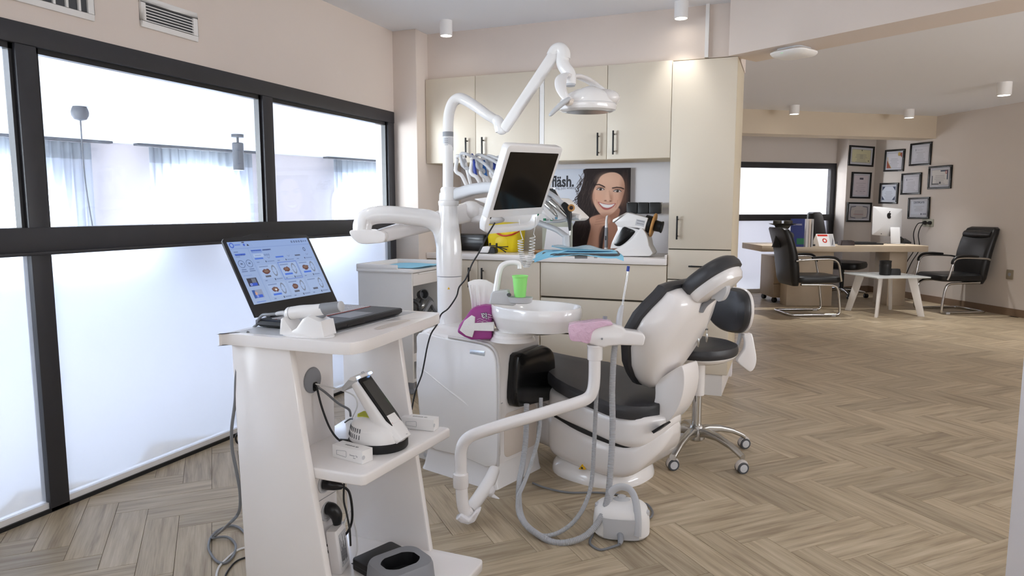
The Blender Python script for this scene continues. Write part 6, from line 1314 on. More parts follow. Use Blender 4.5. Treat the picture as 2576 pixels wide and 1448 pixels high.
    p.ring(304, 40, 4.5, 5.5, 1.6, (44, 52, 80))
    for c in range(3):
        x0 = 78+86*c
        p.rect(x0, 57, x0+34, 61.5, (76, 116, 220)) if c < 2 else p.rect(x0, 57, x0+24, 61, (84, 90, 112)); p.line([(x0+52,56),(x0+57,61),(x0+62,56)], 1.6, (126,140,176)); p.rect(x0+2, 70, x0+12, 72, ink, .6); p.rect(x0+44, 70, x0+74, 72, ink, .5); p.rect(x0+38, 68, x0+41, 73, (40,44,64))
        for r in range(2):
            y0 = 82+60*r; X = x0-2+4*r
            p.rect(X, y0, X+76, y0+44, (172, 194, 234), .75)
            if c == 1 and r == 0:
                for a, b in (((X,y0-4),(X+80,y0-4)),((X+80,y0-4),(X+80,y0+54)),((X+80,y0+54),(X,y0+54)),((X,y0+54),(X,y0-4))): p.line([a, b], 1.3, blu)
            p.rect(X+4, y0+3, X+40, y0+6, ink, .45)
            p.ring(X+59, y0+21, 8, 16, 2.4, (124, 132, 150)); p.rect(X+50, y0+19.5, X+68, y0+22, (172,194,234))
            if not (c == 2 and r == 1):
                cx, cy = X+26, y0+21; rr = random.Random(c*7+r); P = [(cx+(14+rr.uniform(-3,3))*math.cos(2*PI*k/16), cy+(8.5+rr.uniform(-2.4,2.4))*math.sin(2*PI*k/16)) for k in range(16)]
                p.poly(P, (104, 66, 62)); p.ell(cx, cy-1, 10, 4.5, (138, 112, 98), .9, .5)
                if c == 0 and r == 1: p.ell(cx+2, cy+1, 4, 3, (232, 232, 236), 1, .4)
            if (c+r) % 3 == 0 or (c == 1 and r == 1): p.rect(X+14, y0+34, X+36, y0+40, (96, 100, 116))
            else: p.rect(X+10, y0+34, X+44, y0+40, (82, 122, 226))
            p.rect(X+6, y0+49, X+14, y0+51, ink, .7); p.rect(X+46, y0+46, X+49, y0+52, (40,44,64)); p.rect(X+52, y0+48, X+78, y0+50, ink, .55)
    me = p.mesh('screen', (X0, -0.0036, Z1), (X1-X0, 0, 0), (0, 0, Z0-Z1)); me.transform(m); obj('screen', me, 'print_screen', lid)
    def at(x, y): return m @ Vector((X0+(X1-X0)*x/W, -0.0042, Z1+(Z0-Z1)*y/H))
    ey = m.to_3x3() @ Vector((0,0,1))
    text_mesh('IntraoralScan', 0.0068, frame_mtx(at(10, 46), (1,0,0), ey), 'screen_lettering', 'blue_dark', lid, extr=0.0001)
    text_mesh('Liste des commandes  Liste des patients', 0.0046, frame_mtx(at(76, 34.5), (1,0,0), ey), 'screen_lettering', 'blue_dark', lid, extr=0.0001)
    obj('camera_eye', xform(MB().lathe([(0.0016,0),(0.0016,0.0006)], (0,-0.003,0.243), 12, (0,-1,0)), m), 'black_gloss', lid)
laptop()
# ---------------------------------------------------------------- handheld scanner on its cradle
SCN = thing('scanner_cradle', 'white saddle-shaped cradle at the front edge of the cart top', 'stand', (-1.17+0.012, 1.65-0.186, TZ+0.0006), 3)
cr = []
def crs(kx, ky, z): return [(0.076*kx*math.cos(2*PI*i/36), 0.036*ky*math.sin(2*PI*i/36), z) for i in range(36)]
obj('cradle_foot', MB().loft([crs(1.0,1.0,0.0), crs(1.0,1.0,0.004), crs(0.93,0.9,0.007)]), 'white', SCN)
sad = [(-0.068,0.006),(-0.063,0.046),(-0.056,0.050),(-0.046,0.036),(-0.030,0.016),(-0.016,0.024),(0.004,0.050),(0.018,0.057),(0.034,0.052),(0.050,0.046),(0.058,0.046),(0.066,0.006)]
obj('saddle', MB().loft([[(x*k, -0.030*s, z*zz+0.0) for x, z in sad] for s, k, zz in ((1.0,0.97,0.8),(0.93,1.0,0.97),(0.5,1.0,1.0),(-0.5,1.0,1.0),(-0.93,1.0,0.97),(-1.0,0.97,0.8))]), 'white', SCN)
HS = thing('handheld_scanner', 'white and grey handheld scanner lying across the cradle', 'scanner', (-1.17+0.010, 1.65-0.184, TZ+0.052), 3)
obj('handle', MB().tube([(-0.062,0,0.004),(-0.058,0,0.004),(-0.02,0,0.010),(0.03,0,0.016),(0.05,0.001,0.020)], [0.010,0.0165,0.0175,0.0165,0.0155], 22, 4), 'white', HS)
obj('handle_seam', MB().lathe([(0.0172,-0.0006),(0.0176,0),(0.0172,0.0006)], (-0.050,0,0.005), 24, (1,0,0.12)), 'mid_grey', HS)
obj('scan_nose', MB().tube([(0.044,0.001,0.019),(0.07,0.002,0.024),(0.098,0.003,0.029)], [0.0162,0.0150,0.0135], 22, 4), 'mid_grey', HS)
obj('nose_cap', MB().lathe([(0.0137,0),(0.0137,0.004),(0.012,0.005)], (0.097,0.003,0.029), 22, (1,0.03,0.18)), 'light_grey', HS)
obj('belly_grip', MB().tube([(-0.012,0,-0.004),(0.02,0,-0.001),(0.052,0,0.006)], [0.004,0.012,0.006], 12, 5), 'mid_grey', HS)
obj('cable_boot', MB().tube([(-0.060,0,0.004),(-0.085,0.002,0.003),(-0.10,0.004,0.0)], [0.008,0.006,0.005], 12, 4), 'light_grey', HS)
obj('cable', MB().tube([(-0.10,0.004,0.0),(-0.13,0.01,-0.004),(-0.165,0.03,-0.010),(-0.195,0.05,-0.026),(-0.215,0.065,-0.045),(-0.232,0.07,-0.06),(-0.244,0.07,-0.12)], 0.0042, 10, 6), 'cable_grey', HS)
# ---------------------------------------------------------------- laser on the middle shelf
LZ = thing('dental_laser', 'white teardrop dental laser with dark touch screen on the middle shelf', 'laser', (-1.17+0.085, 1.65+0.018, 0.5285), 0)
def ls(kx, ky, z, dx=0.0): return [(dx+0.088*kx*math.cos(2*PI*i/40), 0.080*ky*math.sin(2*PI*i/40), z) for i in range(40)]
obj('rubber_ring', MB().loft([ls(0.97,0.97,0.0), ls(1.0,1.0,0.004), ls(1.0,1.0,0.022), ls(0.96,0.96,0.025)]), 'black', LZ)
obj('laser_body', MB().loft([ls(0.95,0.95,0.024), ls(0.96,0.96,0.032), ls(0.93,0.93,0.052), ls(0.86,0.86,0.064,-0.004), ls(0.72,0.74,0.075,-0.012), ls(0.52,0.58,0.083,-0.024), ls(0.2,0.3,0.087,-0.03)]), 'white', LZ)
na = Vector((0.094,0,0.036)); nb = Vector((-0.050,0,0.205)); nd = (nb-na).normalized(); nn = Vector((nd.z,0,-nd.x))
def neck(f, w, th, off): c = na+(nb-na)*f+nn*off; return [c+Vector((0,1,0))*x+nn*y for x, y in rrect(w, th, min(w, th)*0.42, 4)]
obj('neck', MB().loft([neck(0.0,0.060,0.03,-0.012), neck(0.10,0.078,0.05,-0.022), neck(0.30,0.082,0.056,-0.026), neck(0.55,0.078,0.046,-0.022), neck(0.85,0.074,0.036,-0.018), neck(1.0,0.072,0.030,-0.016)]), 'white', LZ)
def face(P, d): return [na+(nb-na)*f+Vector((0,1,0))*y+nn*d for f, y in P]
obj('screen_bezel', MB().prism(face([(0.13,0),(0.15,0.016),(0.22,0.027),(0.32,0.032),(0.93,0.031),(0.955,0.028),(0.955,-0.028),(0.93,-0.031),(0.32,-0.032),(0.22,-0.027),(0.15,-0.016)], 0), nn*-0.003, nn*0.0012), 'black_gloss', LZ, 0.001)
obj('screen', MB().prism(face([(0.36,-0.022),(0.36,0.022),(0.90,0.021),(0.90,-0.021)], 0), nn*0.001, nn*0.0018), 'screen_grey', LZ)
obj('stop_button', MB().prism(face([(0.205,-0.016),(0.25,-0.020),(0.25,0.020),(0.205,0.016),(0.19,0)], 0), nn*0.001, nn*0.0022), 'red', LZ)
text_mesh('Laser Stop', 0.006, frame_mtx(face([(0.222,-0.014)], 0.0026)[0], (0,1,0), nd), 'button_lettering', 'paper', LZ, extr=0.0001)
hood = [na+(nb-na)*1.0+nn*0.004, na+(nb-na)*1.04-nn*0.016, na+(nb-na)*1.02-nn*0.055, na+(nb-na)*0.96-nn*0.062, na+(nb-na)*0.95-nn*0.03, na+(nb-na)*0.94]
obj('grey_hood', MB().prism(hood, (0,-0.038,0), (0,0.038,0)), 'light_grey', LZ, 0.004, 2)
obj('front_band', MB().prism([na+(nb-na)*0.955+nn*0.004, na+(nb-na)*1.0+nn*0.006, na+(nb-na)*1.045-nn*0.014, na+(nb-na)*1.03-nn*0.024, na+(nb-na)*0.96-nn*0.01], (0,-0.0385,0), (0,0.0385,0)), 'white', LZ, 0.003)
for s in (-1, 1): obj('status_light', MB().prism(face([(0.958,s*0.037),(0.958,s*0.024),(0.985,s*0.024),(0.985,s*0.037)], 0), nn*0.002, nn*0.0072), 'led_blue', LZ)
text_mesh('DTE', 0.008, frame_mtx(face([(1.0,-0.008)], 0.0066)[0], (0,1,0), nd), 'brand_lettering', 'navy', LZ, extr=0.0001)
def wrap_text(body, size, a0, z, rx, ry, m, k):
    a = math.radians(a0); text_mesh(body, size, frame_mtx((rx*math.cos(a), ry*math.sin(a), z), (-math.sin(a), math.cos(a), 0), (-0.25*math.cos(a), -0.25*math.sin(a), 1)), 'model_lettering', m, LZ, extr=0.0002, bold=k)
wrap_text('D-Laser', 0.0105, -18, 0.040, 0.0875, 0.080, 'ink_soft', 0); wrap_text('Blue', 0.0115, 12, 0.040, 0.0875, 0.080, 'blue_dark', 0.0002)
for r in range(2):
    for k in range(13):
        a = math.radians(-100-7*k); z0 = 0.038+0.017*r; rr = 0.955-0.045*r
        obj('vent_slot', MB().bar((0.0885*rr*math.cos(a), 0.0805*rr*math.sin(a), z0), (0.0885*(rr-0.028)*math.cos(a), 0.0805*(rr-0.028)*math.sin(a), z0+0.012), 0.0018, 0.0018), 'dark_grey', LZ)
obj('tape_note', MB().box(-0.055,-0.01,-0.022,0.016,0.0850,0.0885), 'tape', LZ); obj('tape_note', MB().box(-0.065,-0.02,-0.006,0.026,0.0845,0.0880), 'tape', LZ)
obj('power_lead', MB().tube([(-0.078,-0.030,0.012),(-0.105,-0.040,0.014),(-0.130,-0.050,0.05),(-0.152,-0.055,0.11),(-0.170,-0.052,0.165),(-0.178,-0.05,0.172)], 0.0032, 8, 6), 'cable_black', LZ)
obj('lead_plug', MB().bar((-0.075,-0.03,0.012), (-0.105,-0.042,0.014), 0.012, 0.010), 'black', LZ, 0.002)
obj('rear_lead', MB().tube([(-0.07,0.03,0.045),(-0.11,0.06,0.03),(-0.16,0.10,0.032),(-0.20,0.12,0.01)], 0.0026, 8, 6), 'cable_black', LZ)
obj('rear_lead', MB().tube([(-0.06,0.05,0.05),(-0.09,0.09,0.05),(-0.14,0.15,0.04),(-0.17,0.17,0.004)], 0.0026, 8, 6), 'cable_black', LZ)
obj('grommet_lead', MB().tube([(-0.178,-0.05,0.172),(-0.160,-0.03,0.15),(-0.135,0.0,0.11),(-0.12,0.03,0.085),(-0.125,0.045,0.06)], 0.0035, 8, 5), 'cable_grey', LZ)
obj('grommet_lead', MB().tube([(-0.178,-0.048,0.176),(-0.150,0.0,0.155),(-0.118,0.05,0.125),(-0.112,0.062,0.09),(-0.13,0.06,0.05)], 0.0022, 8, 5), 'cable_white', LZ)
# small cartons
def carton(label, loc, rot, L, D, H, txt):
    t = thing('carton', label, 'box', loc, rot, 'scanner tip cartons')
    obj('carton_body', MB().box(-L/2, L/2, -D/2, D/2, 0, H), 'white_matt', t, 0.0008)
    obj('tuck_notch', MB().lathe([(0.006,0),(0.006,0.0004)], (L/2, -D/2+0.004, H*0.5), 18, (1,0,0)), 'light_grey', t)
    oc_ = [(-L*0.36, H*0.30),(-L*0.36,H*0.62),(-L*0.05,H*0.72),(-L*0.03,H*0.66),(-L*0.03,H*0.30),(-L*0.05,H*0.24)]
    ln = MB()
    for a, b in zip(oc_, oc_[1:]+oc_[:1]): ln.bar((a[0], -D/2-0.0003, a[1]), (b[0], -D/2-0.0003, b[1]), 0.0006, 0.0006)
    obj('outline_print', ln, 'ink_soft', t)
    text_mesh('SHINING 3D', 0.009, frame_mtx((-L*0.22, -D*0.12, H+0.0003), (1,0,0), (0,1,0)), 'top_lettering', 'ink', t, extr=0.0001)
    if txt: text_mesh('Scanner Tip', 0.0062, frame_mtx((L*0.08, -D/2-0.0004, H*0.46), (1,0,0), (0,0,1)), 'front_lettering', 'ink_soft', t, extr=0.0001); text_mesh('Black', 0.004, frame_mtx((L*0.2, -D/2-0.0004, H*0.30), (1,0,0), (0,0,1)), 'front_lettering', 'ink_soft', t, extr=0.0001)
carton('slim white scanner tip carton in front of the laser ring', (-1.17+0.078, 1.65-0.100, 0.5285), -10, 0.112, 0.040, 0.036, True)
carton('slim white scanner tip carton at the far end of the middle shelf', (-1.17+0.118, 1.65+0.205, 0.5285), 4, 0.110, 0.040, 0.036, False)
# grey cradle and black lid on the bottom shelf
gc = thing('calibration_cradle', 'grey plastic dock with an oval well on the bottom shelf of the cart', 'dock', (-1.17+0.150, 1.65+0.020, 0.1285), -28)
P = rrect(0.15, 0.17, 0.045, 6); ins = [(0.045*math.cos(2*PI*i/28), 0.012+0.058*math.sin(2*PI*i/28)) for i in range(28)]
st_ = [[(x*k, y*k, z) for x, y in P] for k, z in ((1.04,0.0),(1.05,0.006),(1.0,0.05),(0.95,0.060))]
mb = MB().loft(st_, cap=False)
obj('dock_wall', mb, 'mid_grey', gc)
ang = lambda p, c=(0,0.0): math.atan2(p[1]-c[1], p[0]-c[0])
top = [(x*0.95, y*0.95, 0.060) for x, y in P]; n = len(top)
well = [(0.046*math.cos(ang(p)), 0.060*math.sin(ang(p)), 0.060) for p in top]; wb = [(p[0]*0.9, p[1]*0.9, 0.022) for p in well]
obj('dock_top', MB().loft([top, well], cap=False), 'mid_grey', gc)
obj('dock_well', MB().loft([well, wb, [(p[0]*0.3, p[1]*0.3, 0.020) for p in well]], cap=False), 'black_satin', gc)
bk_ = thing('tablet_case', 'flat black case lying beside the grey dock on the bottom shelf', 'case', (-1.17+0.045, 1.65+0.075, 0.1285), -20)
obj('case_body', MB().prism([(x, y, 0) for x, y in rrect(0.085, 0.15, 0.012)], (0,0,0), (0,0,0.035)), 'black', bk_, 0.004)
obj('case_seam', MB().box(-0.043,0.043,-0.0755,0.0755,0.017,0.018), 'dark_grey', bk_)
# loose cables behind the cart
t = thing('cable_loop', 'grey cable hanging behind the cart and coiling on the floor', 'cable', tuple((-1.794,1.793,0.004))); o_ = Vector(t.location)
obj('cable_run', MB().tube([Vector(p)-o_ for p in [(-1.336,1.441,0.882),(-1.363,1.437,0.843),(-1.376,1.431,0.755),(-1.383,1.431,0.689),(-1.396,1.428,0.616),(-1.407,1.437,0.55),(-1.407,1.45,0.477),(-1.417,1.469,0.404),(-1.456,1.499,0.332),(-1.508,1.504,0.281),(-1.933,1.869,0.006),(-1.922,1.846,0.012),(-1.884,1.877,0.008),(-1.817,1.849,0.006),(-1.764,1.786,0.006),(-1.749,1.733,0.006),(-1.788,1.731,0.006),(-1.873,1.782,0.006),(-1.937,1.853,0.006),(-1.957,1.922,0.006),(-1.927,1.962,0.006),(-1.831,1.92,0.006),(-1.697,1.813,0.006),(-1.63,1.71,0.006)]], 0.0045, 9, 6), 'cable_grey', t)
t = thing('cable_loop', 'thin white and black leads coiled on the floor behind the cart', 'cable', tuple((-1.682,1.721,0.004))); o_ = Vector(t.location)
obj('white_lead', MB().tube([Vector(p)-o_ for p in [(-1.747,1.868,0.004),(-1.779,1.824,0.004),(-1.769,1.758,0.004),(-1.743,1.691,0.004),(-1.677,1.628,0.004),(-1.574,1.606,0.004)]], 0.004, 9, 6), 'cable_white', t)
obj('black_lead', MB().tube([Vector(p)-o_ for p in [(-1.451,1.509,0.573),(-1.472,1.519,0.55),(-1.475,1.527,0.532),(-1.465,1.54,0.52)]], 0.003, 8, 6), 'cable_black', t)
obj('black_lead', MB().tube([Vector(p)-o_ for p in [(-1.7,1.816,0.004),(-1.725,1.767,0.004),(-1.713,1.714,0.004),(-1.678,1.654,0.004),(-1.621,1.612,0.004)]], 0.003, 8, 6), 'cable_black', t)
t = thing('cable_loop', 'thin black lead hanging between the cart shelves', 'cable', tuple((-1.124,1.554,0.318))); o_ = Vector(t.location)
obj('black_lead', MB().tube([Vector(p)-o_ for p in [(-1.134,1.568,0.462),(-1.133,1.561,0.401),(-1.124,1.56,0.362),(-1.114,1.558,0.318),(-1.115,1.562,0.267)]], 0.0028, 8, 6), 'cable_black', t)

# ================================================================ OFFICE CORNER
DK = thing('office_desk', 'pale oak office desk with thick top and panel legs', 'desk', (-0.32, 8.90, 0), 20.5)
obj('desk_top', MB().box(0.0, 1.98, 0.0, 0.78, 0.692, 0.766), 'desk', DK, 0.004)
obj('panel_leg', MB().box(0.42, 0.98, 0.27, 0.50, 0.0, 0.692), 'desk', DK, 0.003)
obj('panel_leg', MB().box(1.68, 1.90, 0.30, 0.66, 0.0, 0.692), 'desk', DK, 0.003)
PD = thing('desk_pedestal', 'brown drawer pedestal on castors under the left end of the desk', 'pedestal', (-0.17, 9.50, 0), 20.5)
obj('body', MB().box(-0.02,0.38,0.0,0.5,0.07,0.60), 'desk_dark', PD, 0.003)
for k in range(3): obj('drawer', MB().box(-0.018,0.378,-0.016,0.0,0.075+0.175*k,0.245+0.175*k), 'desk_dark', PD, 0.002)
for x, y in ((0.02,0.05),(0.34,0.05),(0.02,0.45),(0.34,0.45)): obj('castor', MB().lathe([(0.032,-0.02),(0.035,-0.012),(0.035,0.012),(0.032,0.02)], (x,y,0.036), 18, (1,0.3,0)), 'black', PD)
def ddesk(p): return Vector(p)
DZ = 0.7665
# computer seen from behind
q = (1.227,9.976,0.766)
IM = thing('desktop_computer', 'silver all-in-one computer seen from behind on the desk', 'computer', (q[0], q[1], DZ), 8)
obj('foot', MB().prism([(x, y, 0) for x, y in ((-0.10,-0.06),(0.10,-0.06),(0.09,0.12),(-0.09,0.12))], (0,0,0), (0,0,0.008)), 'alu', IM, 0.002)
obj('stand', MB().prism([(0,-0.055,0.004),(0,-0.040,0.012),(0,0.03,0.20),(0,0.015,0.21)], (-0.065,0,0), (0.045,0,0)), 'light_grey', IM, 0.003)
obj('stand_hole', MB().lathe([(0.022,0),(0.022,0.002)], (0.0,-0.021,0.09), 20, (0,-1,0.35)), 'mid_grey', IM)
m = Matrix.Translation((-0.10,0.045,0.275)) @ Matrix.Rotation(math.radians(5), 4, 'Y') @ Matrix.Rotation(math.radians(30), 4, 'Z') @ Matrix.Rotation(math.radians(-8), 4, 'X')
sc = obj('screen_back', xform(MB().loft([[(x*k, y, z*k) for x, z in rrect(0.46, 0.36, 0.012, 3)] for k, y in ((1.0,0.0),(1.0,-0.006),(0.9,-0.016),(0.5,-0.028),(0.2,-0.03))]), m), 'light_grey', IM)
ap = [(0.0,0.030),(0.012,0.034),(0.024,0.028),(0.026,0.022),(0.018,0.010),(0.020,-0.004),(0.028,-0.010),(0.018,-0.028),(0.008,-0.032),(0.0,-0.029),(-0.010,-0.032),(-0.020,-0.024),(-0.028,-0.006),(-0.027,0.014),(-0.018,0.027),(-0.008,0.033)]
obj('fruit_emblem', xform(MB().prism([(x*1.1, 0, z*1.1+0.075) for x, z in ap], (0,-0.033,0), (0,-0.026,0)).prism([(0.002,0,0.116),(0.004,0,0.128),(0.014,0,0.136),(0.013,0,0.124)], (0,-0.033,0), (0,-0.026,0)), m), 'black', sc)
obj('cable_port', xform(MB().lathe([(0.006,0),(0.006,0.003)], (-0.10,-0.02,-0.16), 12, (0,-1,0)), m), 'black', sc)
# desk phone, black pad, dark desk set, small things
q = (1.335,10.13,0.766)
t = thing('desk_phone', 'black desk phone beside the silver computer', 'phone', (q[0], q[1]+0.05, DZ), 15)
obj('phone_base', MB().prism([(0,-0.09,0),(0,0.09,0),(0,0.09,0.06),(0,-0.09,0.02)], (-0.09,0,0), (0.07,0,0)), 'black', t, 0.006); obj('handset', MB().tube([(-0.05,-0.10,0.05),(-0.05,0,0.085),(-0.05,0.10,0.09)], [0.022,0.016,0.022], 12, 5), 'black', t)
q = (0.78,9.587,0.766)
t = thing('writing_pad', 'flat black folder lying in the middle of the desk', 'folder', (q[0], q[1]+0.10, DZ), 20)
obj('pad_cover', MB().prism([(x, y, 0) for x, y in rrect(0.50, 0.30, 0.02)], (0,0,0), (0,0,0.018)), 'black', t, 0.003); obj('pad_top', MB().prism([(x-0.02, y, 0) for x, y in rrect(0.40, 0.24, 0.02)], (0,0,0.018), (0,0,0.03)), 'black_satin', t, 0.004)
q = (0.625,9.324,0.766)
t = thing('desk_organiser', 'dark brown desk organiser right of the calendar', 'organiser', (q[0], q[1]+0.03, DZ), 20)
obj('tray', MB().loft([[(x*k, y*k, z) for x, y in rrect(0.16, 0.10, 0.01)] for k, z in ((1.05,0),(1.0,0.03),(0.94,0.055))]), 'brown_plastic', t); obj('pen_slot', MB().box(-0.055,0.0,-0.03,0.03,0.055,0.060), 'black', t); obj('card_slot', MB().box(0.01,0.06,-0.03,0.03,0.055,0.060), 'black', t)
q = (0.346,9.02,0.766)
t = thing('desk_calendar', 'white tent calendar with red emblem on the desk', 'calendar', (q[0], q[1], DZ), 14)
obj('tent_page', MB().prism([(-0.045,-0.05,0),(0.135,-0.05,0),(0.115,0.0,0.145),(-0.075,0.0,0.145)], (0,-0.001,0), (0,0.001,0)), 'paper', t)
obj('tent_side', MB().prism([(-0.045,-0.05,0.0),(-0.075,0.0,0.145),(-0.11,0.05,0.0)], (-0.001,0,0), (0.001,0,0)), 'ivory', t); obj('tent_back', MB().prism([(-0.11,0.05,0),(0.07,0.05,0),(0.11,0.0,0.145),(-0.075,0.0,0.145)], (0,-0.001,0), (0,0.001,0)), 'paper', t)
def onp(x, z, d=0.0022): f = z/0.145; return (x-0.03*f+ (0.0), -0.05+0.05*f-d, z)
obj('red_heading', MB().prism([onp(-0.035,0.118), onp(0.078,0.118), onp(0.078,0.138), onp(-0.035,0.138)], (0,0,0), (0,0.0005,0)), 'red', t)
obj('red_emblem', MB().prism([onp(0.032+0.026*math.cos(2*PI*k/20), 0.068+0.026*math.sin(2*PI*k/20)) for k in range(20)], (0,0,0), (0,0.0005,0)), 'red', t)
obj('emblem_centre', MB().prism([onp(0.032+0.013*math.cos(2*PI*k/12), 0.068+0.015*math.sin(2*PI*k/12), 0.003) for k in range(12)], (0,0,0), (0,0.0005,0)), 'paper', t)
obj('photo_print', MB().prism([onp(0.085,0.004), onp(0.132,0.004), onp(0.140,0.138), onp(0.090,0.138)], (0,0,0), (0,0.0005,0)), 'light_grey', t)
for k in range(5): obj('photo_print', MB().prism([onp(0.095+0.006*k,0.02+0.014*k,0.003), onp(0.112+0.004*k,0.015+0.012*k,0.003), onp(0.118+0.002*k,0.05+0.014*k,0.003)], (0,0,0), (0,0.0005,0)), 'ink_soft', t)
q = (0.099,8.737,0.766)
t = thing('book', 'upright navy blue book with white lettering on the desk', 'book', (q[0]-0.02, q[1]+0.02, DZ), 12, 'books standing on the desk')
obj('cover', MB().box(-0.088,0.062,-0.012,-0.008,0,0.325).box(-0.088,0.062,0.016,0.020,0,0.325).box(-0.088,-0.084,-0.012,0.020,0,0.325), 'book_blue', t); obj('page_block', MB().box(-0.084,0.058,-0.008,0.016,0.003,0.322), 'paper', t)
text_mesh('METHODES', 0.026, frame_mtx((-0.076,-0.0124,0.25), (1,0,0), (0,0,1)), 'title_lettering', 'paper', t, xs=0.8); obj('cover_band', MB().box(-0.02,0.062,-0.0126,-0.012,0.03,0.10), 'green_mark', t)
for k, (m_, w_) in enumerate((('paper',0.028),('ivory',0.022),('light_grey',0.018))):
    t2 = thing('book', ('pale upright book next to the navy book on the desk','cream upright book between the pale and grey books on the desk','slim grey upright book at the end of the desk row')[k], 'book', (q[0]+0.066+0.028*k, q[1]+0.035, DZ), 12, 'books standing on the desk')
    obj('cover', MB().box(-w_/2,-w_/2+0.002,-0.03,0.12,0,0.322).box(w_/2-0.002,w_/2,-0.03,0.12,0,0.322).box(-w_/2,w_/2,-0.032,-0.028,0,0.322), m_, t2); obj('page_block', MB().box(-w_/2+0.002,w_/2-0.002,-0.028,0.116,0.004,0.318), 'ink_soft' if k == 0 else 'paper', t2)
q = (-0.096,8.569,0.766)
t = thing('candle_holder', 'black candle holder with two ribbed candles on the desk corner', 'candle holder', (q[0], q[1]+0.05, DZ), 10)
obj('cone_foot', MB().lathe([(0.115,0),(0.11,0.004),(0.06,0.18),(0.05,0.20)], n=20, sy=0.6), 'black', t)
obj('bowl', MB().lathe([(0.03,0.20),(0.07,0.215),(0.085,0.24),(0.09,0.25),(0.15,0.268),(0.152,0.272),(0.08,0.262)], n=24, sy=0.6), 'candle', t)
for x in (-0.058, 0.06): obj('candle', MB().loft([[(x+0.046*k*(1+0.04*math.cos(12*a))*math.cos(a), 0.036*k*math.sin(a), z) for a in [2*PI*i/48 for i in range(48)]] for k, z in ((0.95,0.255),(1,0.262),(1,0.300),(0.9,0.306))]), 'candle', t)
q = (0.232,8.974,0.766)
t = thing('acrylic_award', 'small clear acrylic block on a dark foot behind the calendar', 'award', (q[0], q[1]+0.05, DZ), 10)
obj('award_foot', MB().box(-0.08,0.05,-0.03,0.03,0,0.022), 'black', t, 0.002); obj('award_block', MB().box(-0.02,0.01,-0.015,0.015,0.022,0.12), 'table_glass', t, 0.001)
# ---------------------------------------------------------------- visitor chairs
def visitor_chair(label, loc, rot):
    t = thing('visitor_chair', label, 'chair', loc, rot, 'cantilever visitor chairs')
    obj('seat', MB().loft([[(x*k+0.02, y*k, z) for x, y in rrect(0.54, 0.50, 0.09, 6)] for k, z in ((0.90,0.375),(0.98,0.385),(1.0,0.41),(0.98,0.44),(0.90,0.455),(0.6,0.46))]), 'leather_chair', t)
    bk = []
    for z, x, w, d in ((0.34,-0.235,0.40,0.07),(0.40,-0.245,0.45,0.10),(0.55,-0.262,0.47,0.11),(0.70,-0.285,0.48,0.10),(0.82,-0.318,0.48,0.09),(0.92,-0.352,0.47,0.085),(0.975,-0.378,0.44,0.075),(0.995,-0.395,0.36,0.05)):
        bk.append([(x+yy, xx, z) for xx, yy in rrect(w, d, d*0.42, 4)])
    obj('backrest', MB().loft(bk), 'leather_chair', t)
    obj('headrest_roll', MB().tube([(-0.330,-0.20,0.905),(-0.318,0,0.905),(-0.330,0.20,0.905)], [0.045,0.052,0.045], 14, 5), 'leather_chair', t)
    for s in (-1, 1):
        y = s*0.275
        arm = obj('arm_frame', MB().tube([(-0.27,y*0.93,0.625),(-0.20,y,0.640),(0.0,y,0.650),(0.14,y,0.645),(0.195,y,0.61),(0.215,y,0.55),(0.235,y*0.98,0.45),(0.25,y*0.95,0.40)], 0.0125, 12, 5), 'chrome', t)
        obj('arm_pad', MB().tube([(-0.10,y,0.664),(0.04,y,0.672),(0.15,y,0.664),(0.205,y,0.625),(0.218,y,0.58)], [0.018,0.022,0.022,0.02,0.016], 12, 5, flat=0.7), 'leather_chair', arm)
        y = s*0.225
        sl = obj('sled_frame', MB().tube([(-0.19,y,0.36),(0.10,y,0.355),(0.19,y,0.345),(0.235,y,0.30),(0.255,y,0.18),(0.268,y,0.06),(0.255,y,0.024),(0.21,y,0.0145),(0.0,y,0.0145),(-0.22,y,0.0145),(-0.285,y*0.93,0.0145),(-0.30,y*0.5,0.0145),(-0.30,0,0.0145)], 0.0145, 12, 5), 'chrome', t)
        obj('glide', MB().box(0.17,0.22,y-0.018,y+0.018,0.0,0.022), 'light_grey', sl, 0.003)
visitor_chair('black padded cantilever chair left of the glass coffee table', (0.21, 8.71, 0), 24)
visitor_chair('black padded cantilever chair by the wall right of the coffee table', (1.77, 9.53, 0), 209)
